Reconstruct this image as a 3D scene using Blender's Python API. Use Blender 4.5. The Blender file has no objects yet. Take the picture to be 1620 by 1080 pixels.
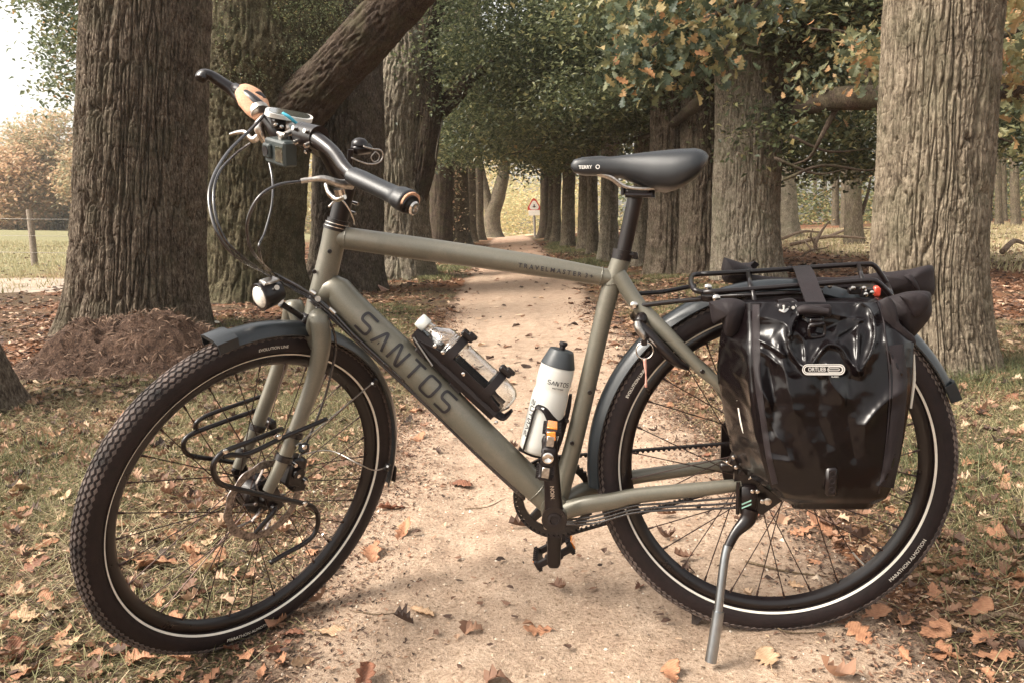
import bpy, math, random
import numpy as np
from mathutils import Matrix, Vector

# ---------------------------------------------------------------- camera, sky, sun, exposure
scene = bpy.context.scene
A = np.array
FPX, PITCH, ROLL, CAM_H = 1223.1, 0.141, -0.0303, 0.8482
_fwd = A([0, math.cos(PITCH), -math.sin(PITCH)])
_r0 = A([1.0, 0, 0]); _u0 = np.cross(_r0, _fwd)
_right = _r0*math.cos(ROLL) + _u0*math.sin(ROLL)
_up = _u0*math.cos(ROLL) - _r0*math.sin(ROLL)
CAM = A([0, 0, CAM_H])
cam_data = bpy.data.cameras.new('camera')
cam_data.sensor_fit = 'HORIZONTAL'; cam_data.sensor_width = 36
cam_data.lens = FPX/1620*36
cam_data.clip_start = 0.05; cam_data.clip_end = 1500
cam = bpy.data.objects.new('camera', cam_data)
scene.collection.objects.link(cam)
cam.matrix_world = Matrix(((_right[0], _up[0], -_fwd[0], 0), (_right[1], _up[1], -_fwd[1], 0),
                           (_right[2], _up[2], -_fwd[2], CAM_H), (0, 0, 0, 1)))
scene.camera = cam
SUN_EL, SUN_AZ = math.radians(46), math.radians(-106)     # azimuth from +Y towards +X
world = bpy.data.worlds.new('World'); scene.world = world; world.use_nodes = True
wn = world.node_tree; wn.nodes.clear()
w_out = wn.nodes.new('ShaderNodeOutputWorld'); w_bg = wn.nodes.new('ShaderNodeBackground')
w_sky = wn.nodes.new('ShaderNodeTexSky'); w_sky.sky_type = 'NISHITA'; w_sky.sun_disc = False
w_sky.sun_elevation = SUN_EL; w_sky.sun_rotation = SUN_AZ
w_sky.air_density = 1.2; w_sky.dust_density = 5.0; w_sky.ozone_density = 0.6
w_hs = wn.nodes.new('ShaderNodeHueSaturation'); w_hs.inputs['Saturation'].default_value = 0.25
w_mx = wn.nodes.new('ShaderNodeMix'); w_mx.data_type = 'RGBA'; w_mx.blend_type = 'MULTIPLY'
w_mx.inputs['Factor'].default_value = 1.0; w_mx.inputs['B'].default_value = (1.0, 0.955, 0.885, 1)
wn.links.new(w_sky.outputs['Color'], w_hs.inputs['Color']); wn.links.new(w_hs.outputs['Color'], w_mx.inputs['A'])
wn.links.new(w_mx.outputs['Result'], w_bg.inputs['Color']); wn.links.new(w_bg.outputs[0], w_out.inputs[0])
w_bg.inputs['Strength'].default_value = 0.148
sun_d = bpy.data.lights.new('sun', 'SUN'); sun_d.energy = 1.9; sun_d.angle = math.radians(24)
sun_d.color = (1.0, 0.93, 0.83)
sun = bpy.data.objects.new('sun', sun_d); scene.collection.objects.link(sun)
_sd = Vector((math.sin(SUN_AZ)*math.cos(SUN_EL), math.cos(SUN_AZ)*math.cos(SUN_EL), math.sin(SUN_EL)))
sun.rotation_euler = _sd.to_track_quat('Z', 'Y').to_euler()
scene.view_settings.view_transform = 'Standard'; scene.view_settings.look = 'None'
scene.view_settings.gamma = 1.0; scene.view_settings.use_curve_mapping = False
scene.view_settings.exposure = 1.42
scene.cycles.max_bounces = 8; scene.cycles.transparent_max_bounces = 12
scene.cycles.use_denoising = True

rng = np.random.default_rng(7)
random.seed(7)
COL = scene.collection

# ---------------------------------------------------------------- numeric helpers
def unit(v):
    v = np.asarray(v, float); return v/max(np.linalg.norm(v), 1e-12)

def ray(px, py):
    """direction through a point of the 1620 x 1080 frame, for measuring places"""
    return _fwd + (px-810)/FPX*_right + (540-py)/FPX*_up

def at(px, py, y):
    d = ray(px, py); return CAM + d*(y/d[1])

def _hash(ix, iy, iz):
    n = (ix.astype(np.int64)*73856093) ^ (iy.astype(np.int64)*19349663) ^ (iz.astype(np.int64)*83492791)
    n = (n ^ (n >> 13)) & 0x7fffffff
    n = (n*1274126177 + 974634777) & 0x7fffffff
    n = (n ^ (n >> 15))*668265263 & 0x7fffffff
    return (n & 0xffffff)/float(0xffffff)

def vnoise(x, y, z=0.0):
    x, y, z = np.broadcast_arrays(np.asarray(x, float), np.asarray(y, float), np.asarray(z, float))
    ix, iy, iz = np.floor(x), np.floor(y), np.floor(z)
    fx, fy, fz = x-ix, y-iy, z-iz
    fx, fy, fz = fx*fx*(3-2*fx), fy*fy*(3-2*fy), fz*fz*(3-2*fz)
    r = 0
    for a in (0, 1):
        for b in (0, 1):
            for c in (0, 1):
                r = r + _hash(ix+a, iy+b, iz+c)*(fx if a else 1-fx)*(fy if b else 1-fy)*(fz if c else 1-fz)
    return r*2-1

def fbm(x, y, z=0.0, o=4):
    r, a = 0, 0.5
    for k in range(o):
        r = r + a*vnoise(np.asarray(x)*2**k+17*k, np.asarray(y)*2**k+5*k, np.asarray(z)*2**k); a *= .5
    return r

def sstep(a, b, x):
    t = np.clip((np.asarray(x, float)-a)/(b-a), 0, 1); return t*t*(3-2*t)

def spline(pts, n=8):
    """Catmull-Rom through the points"""
    P = [np.asarray(p, float) for p in pts]
    if len(P) < 3: return np.array(P)
    P = [2*P[0]-P[1]]+P+[2*P[-1]-P[-2]]
    out = []
    for i in range(1, len(P)-2):
        for k in range(n):
            t = k/n
            out.append(.5*((2*P[i])+(-P[i-1]+P[i+1])*t+(2*P[i-1]-5*P[i]+4*P[i+1]-P[i+2])*t*t+(-P[i-1]+3*P[i]-3*P[i+1]+P[i+2])*t**3))
    out.append(P[-2]); return np.array(out)

# ---------------------------------------------------------------- mesh helpers
class MB:
    """collects shapes of ONE mesh object"""
    def __init__(s): s.v = []; s.f = []; s.n = 0; s.m = []; s.mi = 0
    def add(s, v, f):
        v = np.asarray(v, float).reshape(-1, 3); s.v.append(v)
        for q in f: s.f.append(tuple(int(i)+s.n for i in q)); s.m.append(s.mi)
        s.n += len(v); return s
    def grid(s, P, close_u=False, close_v=False, cap0=False, cap1=False):
        """P[i, j, 3]; j runs round when close_v"""
        P = np.asarray(P, float); nu, nv = P.shape[:2]; f = []
        for i in range(nu if close_u else nu-1):
            i2 = (i+1) % nu
            for j in range(nv if close_v else nv-1):
                j2 = (j+1) % nv
                f.append((i*nv+j, i*nv+j2, i2*nv+j2, i2*nv+j))
        if cap0: f.append(tuple(range(nv))[::-1])
        if cap1: f.append(tuple((nu-1)*nv+j for j in range(nv)))
        return s.add(P.reshape(-1, 3), f)
    def tube(s, pts, r, seg=12, caps=True, oval=None, up=None, smooth=0):
        P = spline(pts, smooth) if smooth else np.array([np.asarray(p, float) for p in pts])
        n = len(P)
        r = np.atleast_1d(np.asarray(r, float))
        if len(r) != n: r = np.interp(np.linspace(0, 1, n), np.linspace(0, 1, len(r)), r)
        T = np.gradient(P, axis=0) if n > 2 else np.array([P[1]-P[0]]*2)
        T = np.array([unit(t) for t in T])
        u = np.asarray(up, float) if up is not None else (A([0, 0, 1.]) if abs(T[0][2]) < .9 else A([1., 0, 0]))
        rings = []
        a = np.linspace(0, 2*np.pi, seg, endpoint=False)
        for i in range(n):
            x = unit(u-T[i]*np.dot(u, T[i])); y = np.cross(T[i], x)
            if up is None: u = x
            ox, oy = oval if oval else (1, 1)
            rings.append(P[i]+r[i]*(np.outer(np.cos(a)*ox, x)+np.outer(np.sin(a)*oy, y)))
        return s.grid(np.array(rings), close_v=True, cap0=caps, cap1=caps)
    def cyl(s, a, b, r, seg=20, r2=None):
        return s.tube([a, b], [r, r if r2 is None else r2], seg)
    def lathe(s, prof, origin, axis, seg=32, cap0=True, cap1=True):
        """prof: (distance along the axis, radius)"""
        ax = unit(axis); x = unit(np.cross(ax, [0, 0, 1.]) if abs(ax[2]) < .9 else np.cross(ax, [1., 0, 0])); y = np.cross(ax, x)
        a = np.linspace(0, 2*np.pi, seg, endpoint=False)
        rings = [np.asarray(origin)+ax*h+r*(np.outer(np.cos(a), x)+np.outer(np.sin(a), y)) for h, r in prof]
        return s.grid(np.array(rings), close_v=True, cap0=cap0, cap1=cap1)
    def box(s, c, ax, ay, az, bevel=0.0):
        """c centre, half vectors; bevelled edges through a chamfer"""
        c, ax, ay, az = [np.asarray(t, float) for t in (c, ax, ay, az)]
        if bevel <= 0:
            v = [c+i*ax+j*ay+k*az for i in (-1, 1) for j in (-1, 1) for k in (-1, 1)]
            f = [(0, 1, 3, 2), (4, 6, 7, 5), (0, 4, 5, 1), (2, 3, 7, 6), (0, 2, 6, 4), (1, 5, 7, 3)]
            return s.add(v, f)
        la, lb, lc = np.linalg.norm(ax), np.linalg.norm(ay), np.linalg.norm(az)
        b = min(bevel, la*.9, lb*.9, lc*.9); ea, eb, ec = 1-b/la, 1-b/lb, 1-b/lc
        rings = []
        for k, e in ((-1, 0), (-ec, 1), (ec, 1), (1, 0)):
            sa, sb = (1, 1) if e else (ea, eb)
            ring = []
            if e: pts = [(-1, -eb), (-ea, -1), (ea, -1), (1, -eb), (1, eb), (ea, 1), (-ea, 1), (-1, eb)]
            else: pts = [(-ea, -eb), (-ea, -eb), (ea, -eb), (ea, -eb), (ea, eb), (ea, eb), (-ea, eb), (-ea, eb)]
            rings.append([c+i*ax+j*ay+k*az for i, j in pts])
        return s.grid(np.array(rings), close_v=True, cap0=True, cap1=True)
    def build(s, name, mats, parent=None, smooth=40, xf=None, props=None):
        v = np.concatenate(s.v) if s.v else np.zeros((0, 3))
        if xf is not None: v = xf(v)
        me = bpy.data.meshes.new(name); me.from_pydata(v.tolist(), [], s.f)
        if not isinstance(mats, (list, tuple)): mats = [mats]
        for m in mats: me.materials.append(m)
        if len(mats) > 1: me.polygons.foreach_set('material_index', s.m)
        if smooth:
            me.polygons.foreach_set('use_smooth', [True]*len(me.polygons))
            if smooth < 180: me.set_sharp_from_angle(angle=math.radians(smooth))
        me.update()
        return link(name, me, parent, props)

def link(name, me, parent=None, props=None):
    o = bpy.data.objects.new(name, me); COL.objects.link(o)
    if parent is not None: o.parent = parent
    for k, q in (props or {}).items(): o[k] = q
    return o

def empty(name, loc=(0, 0, 0)):
    o = bpy.data.objects.new(name, None); o.location = Vector(loc); COL.objects.link(o); return o

def tag(o, label=None, cat=None, group=None, kind=None):
    if label: o['label'] = label
    if cat: o['category'] = cat
    if group: o['group'] = group
    if kind: o['kind'] = kind
    return o

def fast_mesh(name, V, F, mats, attr=None, smooth=False, mat_idx=None):
    """V (n,3); F (m,k) with equal k; attr: dict of point floats"""
    V = np.ascontiguousarray(V, np.float32); F = np.ascontiguousarray(F, np.int32)
    me = bpy.data.meshes.new(name); k = F.shape[1]
    me.vertices.add(len(V)); me.vertices.foreach_set('co', V.ravel())
    me.loops.add(F.size); me.loops.foreach_set('vertex_index', F.ravel())
    me.polygons.add(len(F)); me.polygons.foreach_set('loop_start', np.arange(0, F.size, k, dtype=np.int32))
    me.polygons.foreach_set('loop_total', np.full(len(F), k, np.int32))
    if not isinstance(mats, (list, tuple)): mats = [mats]
    for m in mats: me.materials.append(m)
    if mat_idx is not None: me.polygons.foreach_set('material_index', np.asarray(mat_idx, np.int32))
    me.polygons.foreach_set('use_smooth', np.full(len(F), bool(smooth)))
    for an, av in (attr or {}).items():
        at_ = me.attributes.new(an, 'FLOAT', 'POINT'); at_.data.foreach_set('value', np.asarray(av, np.float32))
    me.update(calc_edges=True); me.validate()
    return me

def grid_faces(nu, nv, close_v=False):
    i = np.arange(nu-1)[:, None]; j = np.arange(nv if close_v else nv-1)[None, :]
    j2 = (j+1) % nv
    return np.stack([i*nv+j, i*nv+j2, (i+1)*nv+j2, (i+1)*nv+j], -1).reshape(-1, 4)

# ---------------------------------------------------------------- materials
def nodes_of(name):
    m = bpy.data.materials.new(name); m.use_nodes = True
    nt = m.node_tree; b = nt.nodes['Principled BSDF']
    return m, nt, b

def mat(name, col, rough=.5, metal=0., var=.06, scale=30., bump=0., bscale=200., spec=.5, coat=0., rvar=.08, sheen=0.):
    """plain procedural surface: slight mottling of colour and gloss, fine relief"""
    m, nt, b = nodes_of(name)
    b.inputs['Metallic'].default_value = metal; b.inputs['Specular IOR Level'].default_value = spec
    b.inputs['Coat Weight'].default_value = coat; b.inputs['Coat Roughness'].default_value = .12
    if sheen: b.inputs['Sheen Weight'].default_value = sheen
    tc = nt.nodes.new('ShaderNodeTexCoord'); n = nt.nodes.new('ShaderNodeTexNoise')
    n.inputs['Scale'].default_value = scale; n.inputs['Detail'].default_value = 5
    nt.links.new(tc.outputs['Object'], n.inputs['Vector'])
    r = nt.nodes.new('ShaderNodeValToRGB')
    c = A(col[:3]); r.color_ramp.elements[0].position = .3; r.color_ramp.elements[1].position = .7
    r.color_ramp.elements[0].color = (*np.clip(c*(1-var*2), 0, 1), 1); r.color_ramp.elements[1].color = (*np.clip(c*(1+var*2), 0, 1), 1)
    nt.links.new(n.outputs['Fac'], r.inputs['Fac']); nt.links.new(r.outputs['Color'], b.inputs['Base Color'])
    mr = nt.nodes.new('ShaderNodeMapRange'); mr.inputs['To Min'].default_value = max(rough-rvar, .02); mr.inputs['To Max'].default_value = min(rough+rvar, 1)
    nt.links.new(n.outputs['Fac'], mr.inputs['Value']); nt.links.new(mr.outputs['Result'], b.inputs['Roughness'])
    if bump:
        n2 = nt.nodes.new('ShaderNodeTexNoise'); n2.inputs['Scale'].default_value = bscale; n2.inputs['Detail'].default_value = 4
        nt.links.new(tc.outputs['Object'], n2.inputs['Vector'])
        bp = nt.nodes.new('ShaderNodeBump'); bp.inputs['Strength'].default_value = min(bump, 1); bp.inputs['Distance'].default_value = .002*max(bump, 1)
        nt.links.new(n2.outputs['Fac'], bp.inputs['Height']); nt.links.new(bp.outputs['Normal'], b.inputs['Normal'])
    return m

def ramp_of(nt, stops):
    r = nt.nodes.new('ShaderNodeValToRGB'); e = r.color_ramp.elements
    e[0].position = stops[0][0]; e[0].color = (*stops[0][1], 1); e[1].position = stops[-1][0]; e[1].color = (*stops[-1][1], 1)
    for p, c in stops[1:-1]:
        q = e.new(p); q.color = (*c, 1)
    return r

def leaf_mat(name, stops, trans=.35, rough=.5):
    m, nt, b = nodes_of(name)
    at_ = nt.nodes.new('ShaderNodeAttribute'); at_.attribute_name = 'tint'
    r = ramp_of(nt, stops); nt.links.new(at_.outputs['Fac'], r.inputs['Fac'])
    nt.links.new(r.outputs['Color'], b.inputs['Base Color']); b.inputs['Roughness'].default_value = rough
    b.inputs['Specular IOR Level'].default_value = .4
    t = nt.nodes.new('ShaderNodeBsdfTranslucent'); nt.links.new(r.outputs['Color'], t.inputs['Color'])
    mx = nt.nodes.new('ShaderNodeMixShader'); mx.inputs[0].default_value = trans
    out = nt.nodes['Material Output']
    nt.links.new(b.outputs[0], mx.inputs[1]); nt.links.new(t.outputs[0], mx.inputs[2]); nt.links.new(mx.outputs[0], out.inputs['Surface'])
    return m

def bark_mat(name, dark, mid, light, moss=(.07, .075, .03), moss_amt=.3, scale=1., bump=.6):
    m, nt, b = nodes_of(name); L = nt.links.new
    b.inputs['Roughness'].default_value = .92; b.inputs['Specular IOR Level'].default_value = .2
    tc = nt.nodes.new('ShaderNodeTexCoord'); mp = nt.nodes.new('ShaderNodeMapping')
    mp.inputs['Scale'].default_value = (1, 1, .30); L(tc.outputs['Object'], mp.inputs['Vector'])
    def nz_(src, sc, det, ro):
        n = nt.nodes.new('ShaderNodeTexNoise'); n.inputs['Scale'].default_value = sc; n.inputs['Detail'].default_value = det; n.inputs['Roughness'].default_value = ro
        L(src, n.inputs['Vector']); return n
    n1 = nz_(mp.outputs[0], 75*scale, 8, .72); n4 = nz_(tc.outputs['Object'], 7*scale, 6, .7)
    su = nt.nodes.new('ShaderNodeMath'); su.operation = 'MULTIPLY_ADD'; su.inputs[1].default_value = .45; L(n4.outputs['Fac'], su.inputs[0]); L(n1.outputs['Fac'], su.inputs[2])
    r = ramp_of(nt, [(.56, dark), (.70, mid), (.88, light)]); L(su.outputs[0], r.inputs['Fac'])
    n2 = nz_(tc.outputs['Object'], 3.2, 8, .75)
    mr = nt.nodes.new('ShaderNodeMapRange'); mr.inputs['From Min'].default_value = .48; mr.inputs['From Max'].default_value = .60
    mr.inputs['To Max'].default_value = moss_amt; L(n2.outputs['Fac'], mr.inputs['Value'])
    mx = nt.nodes.new('ShaderNodeMix'); mx.data_type = 'RGBA'; mx.inputs['B'].default_value = (*moss, 1)
    L(mr.outputs[0], mx.inputs['Factor']); L(r.outputs['Color'], mx.inputs['A']); L(mx.outputs['Result'], b.inputs['Base Color'])
    n3 = nz_(mp.outputs[0], 160*scale, 6, .75)
    ad = nt.nodes.new('ShaderNodeMath'); ad.operation = 'MULTIPLY_ADD'; ad.inputs[1].default_value = .6
    L(n3.outputs['Fac'], ad.inputs[0]); L(n1.outputs['Fac'], ad.inputs[2])
    bp = nt.nodes.new('ShaderNodeBump'); bp.inputs['Strength'].default_value = bump; bp.inputs['Distance'].default_value = .022
    L(ad.outputs[0], bp.inputs['Height']); L(bp.outputs['Normal'], b.inputs['Normal'])
    return m
# ================================================================ GROUND
def path_c(y): return .13 + .02*np.sin(np.asarray(y)*.5)*sstep(3, 8, y)
def path_hw(y): return .70 + .30*sstep(2, 14, y)

def height(x, y):
    x = np.asarray(x, float); y = np.asarray(y, float)
    z = .028*np.clip(x-.526, -2.2, 2.2)
    z = z + .50*sstep(11, 42, y)
    z = z + .045*np.clip(-x-5, 0, 60)*sstep(3, 16, y) + .004*np.clip(x-4, 0, 60)
    d = np.abs(x-path_c(y))-path_hw(y)
    z = z + .045*sstep(-.1, .7, d) + .05*sstep(.8, 2.6, d)*fbm(x*.8, y*.8, 3.1, 3)
    z = z + .022*sstep(-.1, .5, d)*fbm(x*6, y*6, .7, 3)
    return z

def nonuni(lo, hi, n, k=3.0):
    t = np.linspace(-1, 1, n); s = np.sinh(k*t)/math.sinh(k)
    return np.where(s < 0, -s*lo, s*hi)

gx = np.concatenate([np.linspace(-140, -30, 24)[:-1], np.linspace(-30, -6, 60)[:-1], np.linspace(-6, 6, 330), np.linspace(6, 34, 70)[1:], np.linspace(34, 140, 24)[1:]])
gy = np.concatenate([np.linspace(-60, -1, 14)[:-1], np.linspace(-1, 9, 300), np.linspace(9, 30, 160)[1:], np.linspace(30, 80, 50)[1:], np.linspace(80, 320, 20)[1:]])
GX, GY = np.meshgrid(gx, gy)
_d = np.abs(GX-path_c(GY))-path_hw(GY)
GZ = height(GX, GY) - .05*(1-sstep(-.28, -.10, _d))*(GY < 70)*(GY > -20)
V = np.stack([GX, GY, GZ], -1).reshape(-1, 3)
x_, y_ = V[:, 0], V[:, 1]
nz = fbm(x_*.35, y_*.35, 1.5, 4)
dry = sstep(6.0, 8.5, x_+nz*3)*sstep(9, 13, y_)*(1-sstep(30, 36, y_+nz*6))
dry = np.maximum(dry, sstep(46, 54, y_)*(np.abs(x_) < 12))  # field at the avenue's end, ground colour paled to stand in for light
green = (1-sstep(-11.5, -8.5, x_+nz))*sstep(6, 17, y_)
green = np.maximum(green, .30*sstep(.02, .2, fbm(x_*1.3, y_*1.1, 8., 3))*(np.abs(x_) < 3.0))
litter = np.clip(sstep(-.1, .25, fbm(x_*1.1+4, y_*1.1, 2., 3)+.22*(x_ > 2.0)+.10*sstep(3, 6, y_)), 0, 1)

gm, nt, b = nodes_of('ground_soil'); L = nt.links.new
b.inputs['Roughness'].default_value = .95; b.inputs['Specular IOR Level'].default_value = .15
tc = nt.nodes.new('ShaderNodeTexCoord')
def noise(nt, tc, scale, det=6, rough=.6, w=None):
    n = nt.nodes.new('ShaderNodeTexNoise'); n.inputs['Scale'].default_value = scale; n.inputs['Detail'].default_value = det
    n.inputs['Roughness'].default_value = rough; nt.links.new(tc.outputs['Object'], n.inputs['Vector']); return n
def attr_mix(nt, name, a, bcol):
    at_ = nt.nodes.new('ShaderNodeAttribute'); at_.attribute_name = name
    mx = nt.nodes.new('ShaderNodeMix'); mx.data_type = 'RGBA'
    nt.links.new(at_.outputs['Fac'], mx.inputs['Factor']); nt.links.new(a, mx.inputs['A']); nt.links.new(bcol, mx.inputs['B'])
    return mx.outputs['Result']
n1 = noise(nt, tc, 14); n2 = noise(nt, tc, 70, 5, .75); n3 = noise(nt, tc, 2.2)
soil = ramp_of(nt, [(.36, (.035, .022, .014)), (.5, (.10, .066, .040)), (.62, (.20, .14, .085)), (.72, (.33, .25, .16))]); L(n2.outputs['Fac'], soil.inputs['Fac'])
lit = ramp_of(nt, [(.36, (.06, .03, .018)), (.5, (.19, .085, .045)), (.66, (.36, .17, .085))]); L(n2.outputs['Fac'], lit.inputs['Fac'])
gre = ramp_of(nt, [(.35, (.085, .078, .038)), (.5, (.21, .195, .10)), (.68, (.38, .34, .20))]); L(n2.outputs['Fac'], gre.inputs['Fac'])
dr = ramp_of(nt, [(.33, (.26, .19, .11)), (.5, (.50, .40, .26)), (.7, (.66, .56, .38))]); L(n1.outputs['Fac'], dr.inputs['Fac'])
c = attr_mix(nt, 'litter', soil.outputs['Color'], lit.outputs['Color'])
c = attr_mix(nt, 'green', c, gre.outputs['Color'])
c = attr_mix(nt, 'dry', c, dr.outputs['Color'])
L(c, b.inputs['Base Color'])
bp = nt.nodes.new('ShaderNodeBump'); bp.inputs['Strength'].default_value = .9; bp.inputs['Distance'].default_value = .02
L(n2.outputs['Fac'], bp.inputs['Height']); L(bp.outputs['Normal'], b.inputs['Normal'])
me = fast_mesh('ground', V, grid_faces(len(gy), len(gx)), gm, dict(dry=dry, green=green*(1-dry), litter=litter), smooth=True)
tag(link('ground', me), kind='structure')

# the sandy path: a sheet whose ragged rim dips below the verge
pm, nt, b = nodes_of('path_sand'); L = nt.links.new
b.inputs['Roughness'].default_value = .95; b.inputs['Specular IOR Level'].default_value = .12
tc = nt.nodes.new('ShaderNodeTexCoord')
n1 = noise(nt, tc, 1.4, 5); n2 = noise(nt, tc, 110, 4, .7); n3 = noise(nt, tc, 9, 6, .7); n4 = noise(nt, tc, 420, 3, .7)
base = ramp_of(nt, [(.30, (.33, .235, .172)), (.5, (.43, .32, .238)), (.7, (.51, .39, .297))]); L(n3.outputs['Fac'], base.inputs['Fac'])
sp = ramp_of(nt, [(.30, (.30, .26, .22)), (.42, (.82, .79, .75)), (.56, (1, 1, 1)), (.70, (1.28, 1.25, 1.2))]); L(n2.outputs['Fac'], sp.inputs['Fac'])
sp2 = ramp_of(nt, [(.3, (.72, .70, .68)), (.5, (1, 1, 1)), (.7, (1.2, 1.2, 1.2))]); L(n4.outputs['Fac'], sp2.inputs['Fac'])
mu = nt.nodes.new('ShaderNodeMix'); mu.data_type = 'RGBA'; mu.blend_type = 'MULTIPLY'; mu.inputs['Factor'].default_value = 1
mu2 = nt.nodes.new('ShaderNodeMix'); mu2.data_type = 'RGBA'; mu2.blend_type = 'MULTIPLY'; mu2.inputs['Factor'].default_value = 1
L(base.outputs['Color'], mu.inputs['A']); L(sp.outputs['Color'], mu.inputs['B']); L(mu.outputs['Result'], mu2.inputs['A']); L(sp2.outputs['Color'], mu2.inputs['B'])
far = ramp_of(nt, [(0, (0, 0, 0)), (1, (.47, .30, .20))]); 
fa = nt.nodes.new('ShaderNodeAttribute'); fa.attribute_name = 'leafy'
mf = nt.nodes.new('ShaderNodeMix'); mf.data_type = 'RGBA'; mf.inputs['B'].default_value = (.40, .25, .175, 1)
L(fa.outputs['Fac'], mf.inputs['Factor']); L(mu2.outputs['Result'], mf.inputs['A']); 
ea = nt.nodes.new('ShaderNodeAttribute'); ea.attribute_name = 'rim'
en = nt.nodes.new('ShaderNodeMath'); en.operation = 'MULTIPLY_ADD'; en.inputs[1].default_value = 2.6; L(n2.outputs['Fac'], en.inputs[0]); en.inputs[2].default_value = -1.8
es = nt.nodes.new('ShaderNodeMath'); es.operation = 'ADD'; L(en.outputs[0], es.inputs[0]); L(ea.outputs['Fac'], es.inputs[1]); 
ec = nt.nodes.new('ShaderNodeMapRange'); ec.inputs['From Min'].default_value = .0; ec.inputs['From Max'].default_value = .45; L(es.outputs[0], ec.inputs['Value'])
me_ = nt.nodes.new('ShaderNodeMix'); me_.data_type = 'RGBA'; esoil = ramp_of(nt, [(.36, (.06, .04, .028)), (.5, (.15, .10, .07)), (.66, (.30, .22, .16))]); L(n3.outputs['Fac'], esoil.inputs['Fac'])
L(ec.outputs[0], me_.inputs['Factor']); L(mf.outputs['Result'], me_.inputs['A']); L(esoil.outputs['Color'], me_.inputs['B'])
L(me_.outputs['Result'], b.inputs['Base Color'])
ad = nt.nodes.new('ShaderNodeMath'); ad.operation = 'MULTIPLY_ADD'; ad.inputs[1].default_value = .35
L(n4.outputs['Fac'], ad.inputs[0]); L(n2.outputs['Fac'], ad.inputs[2])
bp = nt.nodes.new('ShaderNodeBump'); bp.inputs['Strength'].default_value = .9; bp.inputs['Distance'].default_value = .010
L(ad.outputs[0], bp.inputs['Height']); L(bp.outputs['Normal'], b.inputs['Normal'])
py_ = np.concatenate([np.linspace(-14, 0.6, 40)[:-1], np.linspace(.6, 4, 300), np.linspace(4, 14, 240)[1:], np.linspace(14, 60, 160)[1:]])
pu = np.linspace(-1.7, 1.7, 190)
PU, PY = np.meshgrid(pu, py_)
PX = path_c(PY)+PU*path_hw(PY)
dd = (np.abs(PU)-1)*path_hw(PY) + .20*fbm(PX*2.2, PY*2.2, 4.4, 4)+.06
PZ = height(PX, PY)*0 + height(PX, PY) + .008 - .09*sstep(-.02, .34, dd) + .012*fbm(PX*9, PY*5, 2.2, 4) - .010*np.exp(-((PU+.42)/.13)**2) - .008*np.exp(-((PU-.38)/.15)**2) + .006*fbm(PX*34, PY*34, 1., 2)
me = fast_mesh('path', np.stack([PX, PY, PZ], -1).reshape(-1, 3), grid_faces(len(py_), len(pu)), pm,
               dict(rim=(1.1*sstep(-.26, .10, dd)).ravel(), leafy=(sstep(4, 22, PY)*.5*sstep(-.2, .3, fbm(PX*2, PY*1.3, 9, 3)+.15)+.25*sstep(12, 30, PY)).ravel()), smooth=True)
tag(link('path', me), kind='structure')

def surf(x, y):
    """top of path or verge at x, y"""
    x = np.asarray(x, float); y = np.asarray(y, float)
    z = height(x, y)
    u = (x-path_c(y))/path_hw(y)
    dd = (np.abs(u)-1)*path_hw(y) + .20*fbm(x*2.2, y*2.2, 4.4, 4)+.06
    zp = z+.008-.09*sstep(-.02, .34, dd)+.012*fbm(x*9, y*5, 2.2, 4)-.010*np.exp(-((u+.42)/.13)**2)-.008*np.exp(-((u-.38)/.15)**2)+.006*fbm(x*34, y*34, 1., 2)
    d = np.abs(x-path_c(y))-path_hw(y)
    zg = z-.05*(1-sstep(-.28, -.10, d))
    return np.maximum(zg, zp)

def ground_at(px, py, lim=120):
    """where the line through a frame point meets the ground"""
    d = ray(px, py); t = np.linspace(.8, lim, 6000)
    P = CAM+t[:, None]*d; s = P[:, 2]-height(P[:, 0], P[:, 1])
    k = np.argmax(s < 0) if (s < 0).any() else len(t)-1
    return P[k]

# dirt track beyond the left row of trees
ty = np.linspace(12.4, 15.6, 12); tx = np.linspace(-40, -6.2, 90)
TX, TY = np.meshgrid(tx, ty); e = np.minimum(TY-12.4, 15.6-TY)
TZ = height(TX, TY)+.02+.05*sstep(0, .5, e+.5*fbm(TX, TY*2, 6.)) - .05
tm = mat('track_dirt', (.30, .24, .185), .95, var=.15, scale=3, bump=1, bscale=40)
tag(link('dirt_track', fast_mesh('dirt_track', np.stack([TX, TY, TZ], -1).reshape(-1, 3), grid_faces(12, 90), tm, smooth=True)), kind='structure')

# ================================================================ LEAF AND GRASS CLOUDS
def rand_frames(n, flat=0.0, g=rng):
    """random orthonormal frames; flat pulls the leaf normal towards +Z"""
    N = g.normal(size=(n, 3)); N /= np.linalg.norm(N, axis=1)[:, None]
    N[:, 2] = np.abs(N[:, 2]); N = N*(1-flat)+A([0, 0, 1.])*flat; N /= np.linalg.norm(N, axis=1)[:, None]
    T = g.normal(size=(n, 3)); T -= N*(T*N).sum(1)[:, None]; T /= np.linalg.norm(T, axis=1)[:, None]
    return T, np.cross(N, T), N

def leaf_quads(P, size, flat=.35, wide=.55, g=rng, droop=0.):
    n = len(P); T, B_, N = rand_frames(n, flat, g)
    if droop: T[:, 2] -= droop; T /= np.linalg.norm(T, axis=1)[:, None]
    s = (np.asarray(size)*np.ones(n))[:, None]*g.uniform(.7, 1.3, (n, 1))
    v = np.stack([P-T*s*.5, P+B_*s*wide*.5+N*s*.1, P+T*s*.5-N*s*.06, P-B_*s*wide*.5+N*s*.1], 1)
    return v.reshape(-1, 3), np.arange(4*n).reshape(-1, 4), 4

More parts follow.
